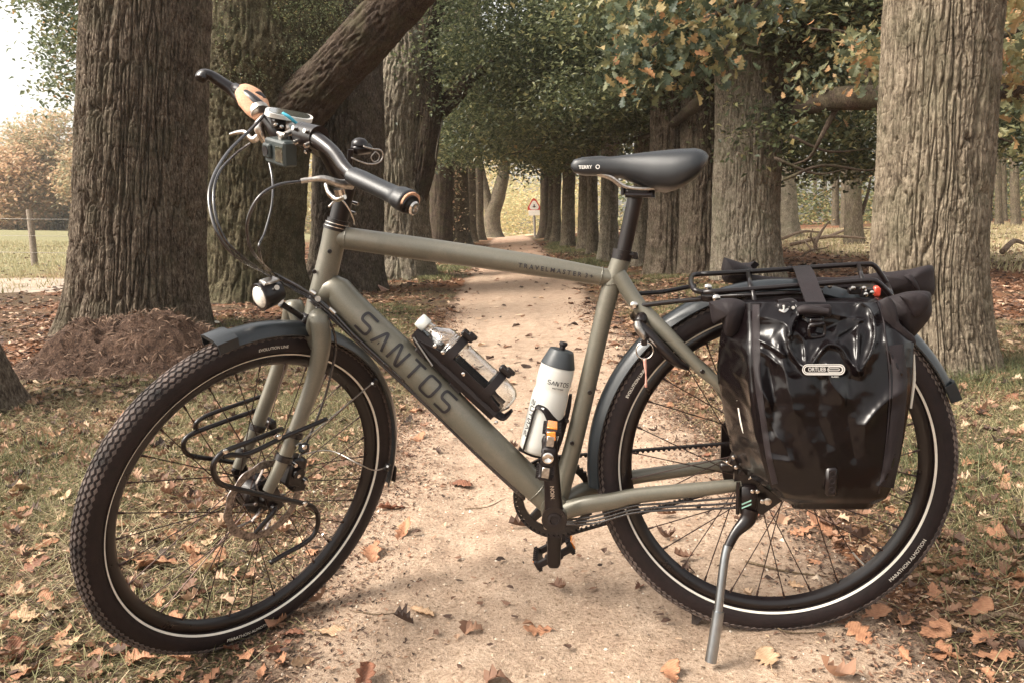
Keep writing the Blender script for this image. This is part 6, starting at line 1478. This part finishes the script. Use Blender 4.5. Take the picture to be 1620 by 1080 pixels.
V, Fc = text_polys('CLASSIC', 3.2, .05); V = V+A([18, -11.5]); print_on('lettering', V, Fc, lambda s, t: on_pl(s, t, .001), M_letw, bag)

# far bag, mirrored behind the rack
bag2 = local_root('pannier_bag', (0, 0, 0), 'second black roll-top bag on the far side, only its rolled top showing above the rack', 'bicycle bag', 'pannier bags on the rack')
rings = []
for py, l, r, y0 in ((452, 1165, 1408, .15), (470, 1160, 1415, .185), (510, 1158, 1425, .205), (600, 1163, 1424, .225), (700, 1175, 1415, .23), (755, 1190, 1398, .22), (775, 1215, 1375, .19)):
    xl, xr, z = B(l+22, py, -.15)[0], B(r, py, -.05)[0], B((l+r)/2, py, -.15)[2]; ring = []
    for k in range(40):
        t = 2*math.pi*k/40; c, s = math.cos(t), math.sin(t); ring.append(((xl+xr)/2+(xr-xl)/2*np.sign(c)*abs(c)**.3, -(YI+y0)/2-(y0-YI)/2*np.sign(s)*abs(s)**.3, z))
    rings.append(ring)
mb = MB(); mb.grid(np.array(rings), close_v=True, cap0=True, cap1=True); mb.build('body', M_pvc, bag2, smooth=50)
rollend([B(1160, 446, -.13), B(1240, 452, -.13), B(1330, 452, -.13), B(1400, 446, -.13)], [.018, .018, .018, .022], M_cord, bag2, seed=5.)
flap([(1390, 432), (1410, 430), (1440, 426), (1474, 420), (1478, 440), (1479, 460), (1468, 472), (1430, 470), (1400, 466), (1392, 450)], -.13, .03, 'closure_end', bag2, M_cord)
flap([(1430, 436), (1440, 446), (1448, 460), (1456, 462), (1450, 445), (1440, 434)], -.105, .014, 'closure_fold', bag2, M_cord, .004)
flap([(1145, 407), (1158, 411), (1172, 416), (1185, 424), (1188, 440), (1170, 448), (1146, 446), (1141, 428)], -.13, .026, 'closure_end', bag2, M_cord)
ribbon([B(1188, 434, -.12), B(1180, 421, -.14), B(1186, 417, -.16), B(1196, 424, -.165)], .010, .0015, 'strap', M_cord, bag2)

# ---------------- clear water bottle in the holder on the down tube
def thin_clear(name):
    m, nt, b = nodes_of(name); nt.nodes.remove(b); L = nt.links.new; t = nt.nodes.new('ShaderNodeBsdfTransparent'); t.inputs[0].default_value = (.93, .96, .97, 1)
    g = nt.nodes.new('ShaderNodeBsdfGlossy'); g.inputs['Roughness'].default_value = .04; g.inputs[0].default_value = (1, 1, 1, 1); lw = nt.nodes.new('ShaderNodeLayerWeight'); lw.inputs[0].default_value = .42
    tc = nt.nodes.new('ShaderNodeTexCoord'); n = noise(nt, tc, 55, 4); bp = nt.nodes.new('ShaderNodeBump'); bp.inputs['Strength'].default_value = .5; bp.inputs['Distance'].default_value = .004
    L(n.outputs['Fac'], bp.inputs['Height']); L(bp.outputs[0], g.inputs['Normal']); L(bp.outputs[0], lw.inputs['Normal'])
    mx = nt.nodes.new('ShaderNodeMixShader'); L(lw.outputs['Facing'], mx.inputs[0]); L(t.outputs[0], mx.inputs[1]); L(g.outputs[0], mx.inputs[2]); L(mx.outputs[0], nt.nodes['Material Output'].inputs[0]); return m
M_pet = thin_clear('clear_bottle'); M_capw = mat('bottle_cap_white', (.66, .68, .64), .4)
c0_, c1_ = B(663, 505, 0), B(807, 638, 0); bax = unit(c1_-c0_); bl = np.linalg.norm(c1_-c0_)
wb = local_root('water_bottle', (0, 0, 0), 'clear plastic water bottle with white cap lying in the black holder on the down tube', 'bottle')
mb = MB(); prof = [(.020, .0125), (.030, .0130), (.034, .0155), (.037, .0130), (.046, .019), (.058, .0285), (.070, .0325)]
for k in range(7): h = .074+k*.0055; prof += [(h, .0335), (h+.0027, .0310)]
prof += [(.115, .0330), (.120, .0315)]+[(.125+k*.0035, .0318+.0008*(k % 2)) for k in range(14)]+[(.178, .0320), (.186, .0335), (bl-.045, .0338), (bl-.030, .0325), (bl-.012, .0300), (bl-.002, .024), (bl+.003, .014), (bl, .001)]
mb.lathe(prof, c0_, bax, 40); mb.build('body', M_pet, wb, smooth=60)
mb = MB(); mb.lathe([(-.001, .001), (0, .0135), (.002, .0150), (.020, .0152), (.021, .0145), (.021, .010)], c0_, bax, 28); mb.build('cap', M_capw, wb, smooth=40)
bup = unit(A([0, 0, 1.])-bax*bax[2]); mb = MB()
hold = MB(); pc_ = lambda s, h, y=0.: c0_+bax*s+bup*h+A([0, y, 0])
for y_ in (.0,): 
    sec = []
    for s, h in ((.012, -.020), (.03, -.030), (.07, -.036), (.12, -.037), (.19, -.037), (bl-.008, -.037)):
        sec.append([pc_(s, h+.0+.03*min(1, (s/.05)), .020), pc_(s, h, .026), pc_(s, h-.012, .018), pc_(s, h-.012, -.018), pc_(s, h, -.026), pc_(s, h+.0+.03*min(1, (s/.05)), -.020), pc_(s, h+.002, -.014), pc_(s, h+.002, .014)])
    hold.grid(np.array(sec), close_v=True, cap0=True, cap1=True)
# shell round the lower half of the bottle
sec = []
for s in np.linspace(.022, bl-.012, 14):
    up_ = np.interp(s, [.022, .06, .1, .2, bl], [-.9, -.45, -.12, -.12, -.5]); row = []
    for t in np.linspace(-math.pi/2-math.pi/2-up_, up_, 17): row.append(pc_(s, .0352*math.sin(t), .0352*math.cos(t)))
    for t in np.linspace(up_, -math.pi-up_, 17): row.append(pc_(s, .0378*math.sin(t), .0378*math.cos(t)))
    sec.append(row)
hold.grid(np.array(sec), close_v=True, cap0=True, cap1=True)
hold.tube([pc_(bl-.01, -.035), pc_(bl+.010, -.030), pc_(bl+.012, -.008)], [.012, .011, .006], 12, smooth=5, oval=(2, .6), up=(0, 1, 0))
hd_ = hold.build('bottle_holder', M_matte, bike, smooth=40)
for s, nm in ((.097, 'a'), (bl-.053, 'b')):
    mb = MB(); mb.lathe([(-.009, .0345), (-.009, .0388), (.009, .0388), (.009, .0345)], pc_(s, 0), bax, 40); mb.build('holder_strap', M_matte, hd_, smooth=40)
    mb = MB(); mb.box(pc_(s, .044), bax*.015, (0, .011, 0), bup*.007, .003); mb.box(pc_(s+.008, .051), bax*.010, (0, .009, 0), bup*.004, .002); mb.build('buckle', M_black, hd_)
mb = MB()
for s, h in ((.062, -.010), (.142, -.012), (bl+.002, -.040), (.082, -.008)): mb.lathe([(0, .0045), (.003, .004), (.004, .002)], pc_(s, h, .0375), (0, 1, 0), 10)
mb.build('rivet', M_silver, hd_)
mb = MB(); mb.tube([pc_(.018, -.030, .027), pc_(.085, -.046, .027)], [.0022]*2, 8); mb.build('holder_edge', M_steel, hd_)
for s in (.05, .15): 
    mb = MB(); mb.box(pc_(s, -.050), bax*.014, (0, .012, 0), bup*.008, .002); mb.build('holder_foot', M_matte, hd_)

# ---------------- white drinking bottle on the seat tube
M_wht = leaf_mat('bottle_white_translucent', [(0, (.70, .70, .66)), (1, (.76, .76, .72))], .25, .35)
w0, w1 = B(892, 541, 0), B(848, 713, 0); wax = unit(w1-w0); wl = np.linalg.norm(w1-w0)
db = local_root('drinking_bottle', (0, 0, 0), 'white translucent drinking bottle with dark screw lid in the cage on the seat tube', 'bottle')
mb = MB(); mb.lathe([(.046, .0330), (.050, .0345), (.056, .0355), (.072, .0362), (.088, .0360), (.096, .0345), (.101, .0343), (.108, .0362), (.120, .0372), (.15, .0374), (wl-.02, .0374), (wl-.006, .0360), (wl, .031), (wl+.001, .001)], w0, wax, 48); mb.build('body', M_wht, db, smooth=60)
M_lid = mat('bottle_lid_slate', (.035, .040, .044), .42, spec=.5)
mb = MB(); mb.lathe([(.016, .001), (.016, .024), (.018, .0255), (.046, .0350), (.0495, .0356), (.0500, .030)], w0, wax, 44); lid = mb.build('lid', M_lid, db, smooth=35)
mb = MB(); mb.lathe([(0, .001), (.000, .0075), (.002, .0088), (.006, .0088), (.008, .0062), (.017, .0058)], w0, wax, 24); mb.build('nozzle', M_matte, lid, smooth=40)
def on_cyl(c, ax_, r, a0):
    ax_ = unit(ax_); Xs = unit(np.cross(ax_, [0, 1, 0])); Xs = Xs if Xs[0] < 0 else -Xs
    def fn(s, t): th = a0+s/r; return c-ax_*t+r*(math.cos(th)*A([0, 1, 0])+math.sin(th)*Xs)
    return fn
V, Fc = word_strokes('SANTOS', .0058, .0080, .0026, .0014); print_on('lettering', V, Fc, on_cyl(w0+wax*.080, wax, .0367, .30), M_letter, db)
V, Fc = text_polys('BUILT TO RIDE', .0036, .0001); print_on('lettering', V, Fc, on_cyl(w0+wax*.0905, wax, .0367, .30), M_letter, db)
V, Fc = word_strokes('SANTOS', .0095, .010, .004, .0020); fc_ = on_cyl(w0+wax*.165, wax, .0379, -.95); print_on('lettering', V, Fc, lambda s, t: fc_(t, s), M_letter, db)
wup = unit(np.cross(wax, [0, 1, 0])); wup = wup if wup[0] < 0 else -wup      # towards the seat tube
wp = lambda s, a, r=.0395: w0+wax*s+r*(math.cos(a)*A([0, 1, 0])+math.sin(a)*wup)
mb = MB()
for sg_ in (1, -1):
    m_ = lambda s, a, r=.0395, g=sg_: w0+wax*s+r*(math.cos(a)*A([0, g, 0])+math.sin(a)*wup)
    mb.tube([m_(wl-.004, -.75), m_(wl-.05, -.70), m_(wl-.085, -.68), m_(wl-.100, -.60), m_(wl-.102, -.35), m_(wl-.098, -.05), m_(wl-.082, .35), m_(wl-.070, .75), m_(wl-.072, 1.2), m_(wl-.078, 1.5)], [.0055, .0058, .006, .0066, .0075, .009, .012, .014, .013, .012], 12, smooth=6, oval=(.35, 1), up=None)
mb.tube([w0+wax*(wl-.135)+wup*.040, w0+wax*(wl-.10)+wup*.043, w0+wax*(wl-.04)+wup*.043, w0+wax*(wl+.005)+wup*.040], [.007, .010, .010, .008], 12, smooth=4, oval=(.5, 1.3))
mb.tube([w0+wax*(wl+.004)+wup*.036, w0+wax*(wl+.010), w0+wax*(wl+.004)-wup*.036], [.007]*3, 12, smooth=4, oval=(.5, 1.3)); cg = mb.build('bottle_cage', M_matte, bike, smooth=60)
mb = MB(); mb.tube([wp(wl-.0985, -.55, .0425), wp(wl-.1015, -.15, .0430)], [.0022]*2, 8); mb.lathe([(0, .003), (.002, .003), (.003, .001)], wp(wl-.094, -.66, .043), (0, 1, 0), 10); mb.build('cage_print', M_letw, cg)

# ---------------- action camera, phone, keys
ac = local_root('action_camera', (0, 0, 0), 'small grey box shaped action camera hanging under the handlebar', 'camera')
cc_ = F_(453, 240, -.052)+A([.012, 0, 0]); mb = MB(); mb.box(cc_, (.0150, 0, 0), (0, .0340, 0), (0, 0, .0240), .004)
M_cam = mat('camera_grey_green', (.034, .043, .042), .5, bump=.3, bscale=900); bo_ = mb.build('body', M_cam, ac, smooth=30, xf=st)
mb = MB(); mb.box(cc_+A([.0175, -.0185, .001]), (.0045, 0, 0), (0, .0125, 0), (0, 0, .0135), .003); le = mb.build('lens_block', M_cam, ac, smooth=30, xf=st)
mb = MB(); mb.lathe([(0, .009), (.0012, .009), (.0012, .0065), (.0006, .001)], cc_+A([.0222, -.0185, .001]), (1, 0, 0), 20); mb.build('lens', M_lens if False else M_matte, ac, xf=st)
M_disp = mat('camera_display', (.05, .05, .035), .08, coat=1., var=.5, scale=90)
mb = MB(); mb.box(cc_+A([.0154, .0165, -.001]), (.0006, 0, 0), (0, .0120, 0), (0, 0, .0150)); mb.build('display', M_disp, ac, smooth=0, xf=st)
mb = MB(); mb.box(cc_+A([-.004, 0, .028]), (.006, 0, 0), (0, .007, 0), (0, 0, .006), .002); mb.tube([cc_+A([-.004, 0, .030]), cc_+A([-.030, .004, .040])], [.005, .006], 10); mb.cyl(cc_+A([-.004, -.012, .033]), cc_+A([-.004, .013, .033]), .0045, 12); mb.build('mount', M_steel, ac, xf=st)
ph_ = local_root('smartphone', (0, 0, 0), 'white rimmed phone strapped flat on the handlebar with a blue band', 'phone')
a_, b_, c_, d_2 = F_(418, 181, -.075), F_(495, 194, -.075), F_(493, 184, -.14), F_(421, 173, -.14)
cn = (a_+b_+c_+d_2)/4; ux = (b_-a_)/2; uy = (c_-b_)/2; uz = unit(np.cross(ux, uy)); uz = uz if uz[2] > 0 else -uz
def rr_plate(c, ux, uy, uz, t, k=1., rad=.35, n=6):
    P = []
    for i, (sx, sy) in enumerate(((1, 1), (-1, 1), (-1, -1), (1, -1))):
        for a in np.linspace(0, math.pi/2, n): th = a+i*math.pi/2; P.append(c+ux*k*(sx*(1-rad*.45)+math.cos(th)*rad*.45)+uy*k*(sy*(1-rad)+math.sin(th)*rad))
    return np.array([[p-uz*t for p in P], [p+uz*t for p in P]])
mb = MB(); mb.grid(rr_plate(cn, ux, uy, uz, .0042, 1., .9), close_v=True, cap0=True, cap1=True); phb = mb.build('rim', M_letw, ph_, smooth=40, xf=st)
mb = MB(); mb.grid(rr_plate(cn+uz*.0047, ux, uy, uz, .0006, .88, .9), close_v=True, cap0=True, cap1=True); M_scr = mat('phone_glass', (.03, .04, .03), .05, coat=1., var=.5, scale=40, spec=.9); mb.build('screen', M_scr, ph_, smooth=30, xf=st)
M_blue = mat('blue_rubber', (.05, .36, .50), .5)
mb = MB(); mb.tube([F_(447, 179, -.07), F_(458, 186, -.06), F_(472, 198, -.06), F_(487, 207, -.065)], [.0035, .0045, .0045, .004], 10, smooth=5, oval=(.7, 1.1)); mb.build('band', M_blue, ph_, smooth=180, xf=st)
mb = MB(); mb.tube([F_(462, 192, -.09), F_(458, 204, -.08), F_(470, 215, -.08)], [.011, .009, .008], 12, smooth=4); mb.build('mount', M_steel, ph_, smooth=60, xf=st)
mb = MB()
for x, y, o_, w in ((440, 196, -.10, .011), (478, 222, -.07, .012), (492, 232, -.05, .012), (500, 226, -.03, .008)): mb.box(F_(x, y, o_), (w, 0, 0), (0, .010, 0), (0, 0, w*.8), .003)
fbuild(mb, 'bar_clamp', M_black, bar, smooth=40) if False else mb.build('bar_clamp', M_black, bar, smooth=40, xf=st)
mb = MB()
for x, y, o_ in ((436, 197, -.09), (445, 201, -.085), (487, 231, -.04), (484, 241, -.04), (474, 214, -.07), (497, 216, -.06), (505, 221, -.05), (466, 226, -.02)): mb.lathe([(0, .0042), (.003, .004), (.004, .002)], F_(x, y, o_), (.3, 1, .3), 10)
mb.build('clamp_screw', M_silver, bar, xf=st)
kr = local_root('key_ring', (0, 0, 0), 'key ring dangling from the ring lock on the seat stay', 'keys'); kc = B(1020, 554, .070)
mb = MB(); mb.tube([kc+.0165*A([math.cos(t), 0, math.sin(t)]) for t in np.linspace(0, 2*math.pi, 33)], [.0014]*33, 8, caps=False); mb.build('ring', M_silver, kr, smooth=180)
mb = MB(); mb.tube([B(1020, 567, .072), B(1021, 580, .072), B(1022, 592, .072), B(1022, 612, .072)], [.0035, .003, .0014, .0028], 8, smooth=4); mb.build('fob', mat('fob_pale', (.48, .25, .20), .5), kr, smooth=180)
mb = MB(); mb.box(B(1019, 540, .070), (.006, 0, 0), (0, .003, 0), (0, 0, .008), .002); mb.build('key', M_black, kr)
# ================================================================ COUNTABLE FALLEN LEAVES, the largest ones in the picture
leaf_cols = dict(orange=[(.30, (.22, .10, .055)), (.7, (.42, .215, .12))], tan=[(.3, (.34, .205, .115)), (.7, (.52, .36, .23))], brown=[(.3, (.10, .045, .028)), (.7, (.24, .10, .055))])
def oak_leaf_mesh(kind, m, g):
    t = np.linspace(0, 1, 15); w = np.interp(t, np.linspace(0, 1, 9), LOBES*g.uniform(.85, 1.2, 9)); w = w*(1+.10*np.sin(t*31+g.uniform(0, 6)))
    c1, c2, tw = g.uniform(-.9, 1.5), g.uniform(.0, 1.3), g.uniform(-1.1, 1.1); P = []
    for i, tt in enumerate(t):
        for s in (-1, -.5, 0, .5, 1):
            P.append((tt-.5, s*w[i]*(1-.2*c2), .30*c1*(tt-.5)**2*2+.55*c2*abs(s)**1.6*w[i]+tw*s*w[i]*(tt-.5)*1.4+.03*math.sin(i*1.7+s*2)*abs(s)))
    P = A(P); P[:, 2] -= P[:, 2].min(); F = grid_faces(15, 5).tolist(); n = len(P)
    top = P.copy(); bot = P-A([0, 0, .006]); sf = [tuple(q) for q in F]+[tuple(n+i for i in q[::-1]) for q in F]
    edge = [i*5 for i in range(15)]+[14*5+j for j in range(1, 5)]+[i*5+4 for i in range(13, -1, -1)]+[j for j in range(3, 0, -1)]
    sf += [(edge[k], edge[(k+1) % len(edge)], n+edge[(k+1) % len(edge)], n+edge[k]) for k in range(len(edge))]
    V = np.r_[top, bot]; st = A([(-.5, 0, P[2, 2]), (-.72, .02, .05)])
    mb = MB(); mb.add(V, sf); mb.tube([st[0]-A([0, 0, .0]), st[1]], [.012, .006], 5)
    me = bpy.data.meshes.new('fallen_leaf'); me.from_pydata(np.concatenate(mb.v).tolist(), [], mb.f); me.materials.append(m)
    me.polygons.foreach_set('use_smooth', [True]*len(me.polygons)); me.update(); return me
gL = np.random.default_rng(23); leaf_meshes = {}
for k, st_ in leaf_cols.items():
    m, nt, b = nodes_of('fallen_leaf_'+k); b.inputs['Roughness'].default_value = .65; b.inputs['Specular IOR Level'].default_value = .3
    tc = nt.nodes.new('ShaderNodeTexCoord'); n = noise(nt, tc, 3.5, 6, .7); r = ramp_of(nt, st_); nt.links.new(n.outputs['Fac'], r.inputs['Fac']); nt.links.new(r.outputs['Color'], b.inputs['Base Color'])
    wv = nt.nodes.new('ShaderNodeTexWave'); wv.wave_type = 'BANDS'; wv.bands_direction = 'DIAGONAL'; wv.inputs['Scale'].default_value = 6; wv.inputs['Distortion'].default_value = 1.5
    nt.links.new(tc.outputs['Object'], wv.inputs['Vector']); bp = nt.nodes.new('ShaderNodeBump'); bp.inputs['Strength'].default_value = .2; bp.inputs['Distance'].default_value = .01
    nt.links.new(wv.outputs['Fac'], bp.inputs['Height']); nt.links.new(bp.outputs['Normal'], b.inputs['Normal'])
    leaf_meshes[k] = [oak_leaf_mesh(k, m, gL) for _ in range(12)]
# places seen in the photograph, then more at random with the photograph's density
spots = [(38, 950, 52, 'tan'), (160, 1045, 60, 'orange'), (225, 1055, 62, 'orange'), (285, 1045, 66, 'orange'), (385, 1045, 55, 'orange'), (440, 1035, 50, 'brown'), (590, 882, 60, 'orange'), (640, 850, 50, 'orange'), (668, 970, 46, 'tan'),
         (730, 770, 44, 'brown'), (620, 812, 44, 'brown'), (215, 890, 60, 'orange'), (250, 900, 66, 'orange'), (300, 880, 60, 'orange'), (330, 895, 60, 'orange'), (270, 850, 46, 'orange'), (70, 870, 50, 'orange'), (35, 780, 60, 'tan'), (105, 790, 45, 'tan'),
         (740, 1055, 0, 'tan'), (1215, 1052, 62, 'tan'), (1300, 838, 66, 'orange'), (1320, 850, 56, 'orange'), (1290, 900, 26, 'orange'), (1385, 985, 60, 'orange'), (1430, 990, 66, 'orange'), (1480, 1045, 50, 'orange'), (1545, 975, 60, 'orange'),
         (1500, 1048, 50, 'orange'), (1560, 1020, 55, 'orange'), (1480, 948, 50, 'orange'), (1530, 900, 46, 'orange'), (1600, 930, 60, 'orange'), (1560, 600, 40, 'orange'), (1555, 655, 44, 'orange'), (1600, 590, 36, 'orange'), (1540, 740, 40, 'orange'),
         (1600, 640, 44, 'brown'), (1530, 780, 44, 'brown'), (1585, 800, 44, 'orange'), (1600, 850, 48, 'orange'), (1470, 690, 0, 'tan'), (720, 495, 26, 'orange'), (730, 600, 30, 'orange'), (740, 640, 26, 'brown'), (660, 700, 40, 'orange'), (560, 570, 40, 'orange'),
         (640, 610, 34, 'orange'), (95, 690, 44, 'orange'), (180, 660, 40, 'orange'), (90, 500, 30, 'orange'), (420, 850, 40, 'orange'), (480, 740, 40, 'orange'), (545, 700, 44, 'orange'), (1180, 585, 30, 'orange'), (1075, 590, 30, 'orange'), (1010, 940, 30, 'brown')]
placed = []; leaf_recs = []
def frame_xy(P): d = A(P)-CAM; z = d@_fwd; return 810+FPX*(d@_right)/z, 540-FPX*(d@_up)/z, FPX/z
def put_leaf(x, y, size, kind, tilt=.25):
    z = float(surf(x, y)); o = link('fallen_leaf', leaf_meshes[kind][int(gL.integers(0, 12))])
    o.location = (x, y, z+.003); o.rotation_euler = (gL.normal(0, tilt), gL.normal(0, tilt), gL.uniform(0, 6.28)); s = size; o.scale = (s, s*gL.uniform(.8, 1.1), s)
    placed.append((x, y)); leaf_recs.append((o, x, y, z, size, kind))
def zone_of(x, y, z):
    px, py, k = frame_xy((x, y, z)); d = abs(x-path_c(y))-path_hw(y); on = 'on the path' if d < .02 else 'in the grass'
    inf = ((px-385)/215)**2+((py-780)/225)**2 < 1; inr = ((px-1228)/225)**2+((py-735)/210)**2 < 1
    if inf: w = 'seen through the front wheel'
    elif inr: w = 'seen through the rear wheel'
    elif py > 1000 and px < 620: w = 'lower edge, below the front wheel'
    elif py > 1000 and px > 1250: w = 'lower edge, right of the kickstand'
    elif py > 1000: w = 'lower edge, between the wheels'
    elif px < 135+(py-700)*.1 and py > 700: w = 'left of the front wheel'
    elif px < 400: w = 'near the earth mound'
    elif px > 1480 and py > 720: w = 'right of the rear tyre'
    elif px > 1450: w = 'beyond the rear fender'
    elif 600 < px < 980 and py > 700: w = 'between the two wheels'
    elif px < 700: w = 'left behind the down tube'
    elif px > 960: w = 'behind the seat stays'
    elif py > 560: w = 'inside the frame triangle'
    else: w = 'farther up the path'
    return on, w, k
for px, py, w, k in spots:
    if w: p = ground_at(px, py); put_leaf(p[0], p[1], w/FPX*np.dot(p-CAM, _fwd)*.98, k, .2)
while len(placed) < 290:
    py = 1085-gL.uniform(0, 1)**1.3*560; px = gL.uniform(-10, 1640); p = ground_at(px, py)
    d = abs(p[0]-path_c(p[1]))-path_hw(p[1]); keep = .035 if d < -.15 else (.5 if d < .15 else 1.)
    if p[0] < -2.2 and p[1] > 4.2: continue
    if gL.uniform() > keep or (placed and min(abs(p[0]-q[0])+abs(p[1]-q[1]) for q in placed) < .035): continue
    put_leaf(p[0], p[1], gL.uniform(.038, .082), gL.choice(['orange', 'orange', 'tan', 'brown']))
names_ = {'orange': 'orange brown', 'tan': 'pale tan', 'brown': 'dark brown'}; cells = {}
for r_ in leaf_recs:
    on, w, k = zone_of(*r_[1:4]); cells.setdefault((r_[5], on, w), []).append((r_[4]*k, r_))
for (kind, on, w), lst in cells.items():
    lst.sort(key=lambda q: -q[0]); grp = f'{names_[kind]} fallen leaves {on}, {w}'
    for i, (s_, r_) in enumerate(lst):
        adj = '' if len(lst) == 1 else ('largest ' if i == 0 else ('smallest ' if i == len(lst)-1 else ('second largest ' if i == 1 else '')))
        tag(r_[0], f'{adj}{names_[kind]} leaf {on}, {w}'.strip(), 'leaf', grp)
# twigs
M_tw = bark_mat('twig_brown', (.05, .03, .02), (.14, .09, .06), (.30, .22, .15), scale=3)
tw_l = ['dark twig lying on the left side of the path', 'thin twig on the path under the rear wheel', 'grey stick in the right verge at the picture edge', 'short stick left of the front wheel', 'thin curved twig on the open path', 'small twig on the path right of the kickstand']
for (a, b_, c, r), lab in zip((((560, 975), (600, 985), (640, 972), .002), ((1180, 895), (1240, 912), (1310, 925), .0035), ((1540, 990), (1590, 985), (1640, 1000), .007), ((95, 865), (120, 880), (145, 885), .006), ((735, 806), (770, 806), (800, 795), .002), ((1215, 1000), (1250, 1012), (1300, 1008), .002)), tw_l):
    P = [ground_at(*q_) for q_ in (a, b_, c)]; P = [A([p[0], p[1], float(surf(p[0], p[1]))+r]) for p in P]; P[1][2] += r
    mb = MB(); mb.tube([p-P[0] for p in P], [r, r*.8, r*.4], 7, smooth=5); o = mb.build('twig', M_tw, None, smooth=180); o.location = P[0]; tag(o, lab, 'twig', 'twigs on the ground')

# thin autumn air
hm = bpy.data.materials.new('haze_air'); hm.use_nodes = True; nt = hm.node_tree; nt.nodes.clear()
pv = nt.nodes.new('ShaderNodeVolumePrincipled'); pv.inputs['Density'].default_value = .0007; pv.inputs['Color'].default_value = (1, .96, .88, 1); pv.inputs['Anisotropy'].default_value = .2
ou = nt.nodes.new('ShaderNodeOutputMaterial'); nt.links.new(pv.outputs[0], ou.inputs['Volume'])
mb = MB(); mb.box((0, 130, 12), (160, 0, 0), (0, 200, 0), (0, 0, 16)); tag(mb.build('haze', hm, None, smooth=0), kind='stuff')
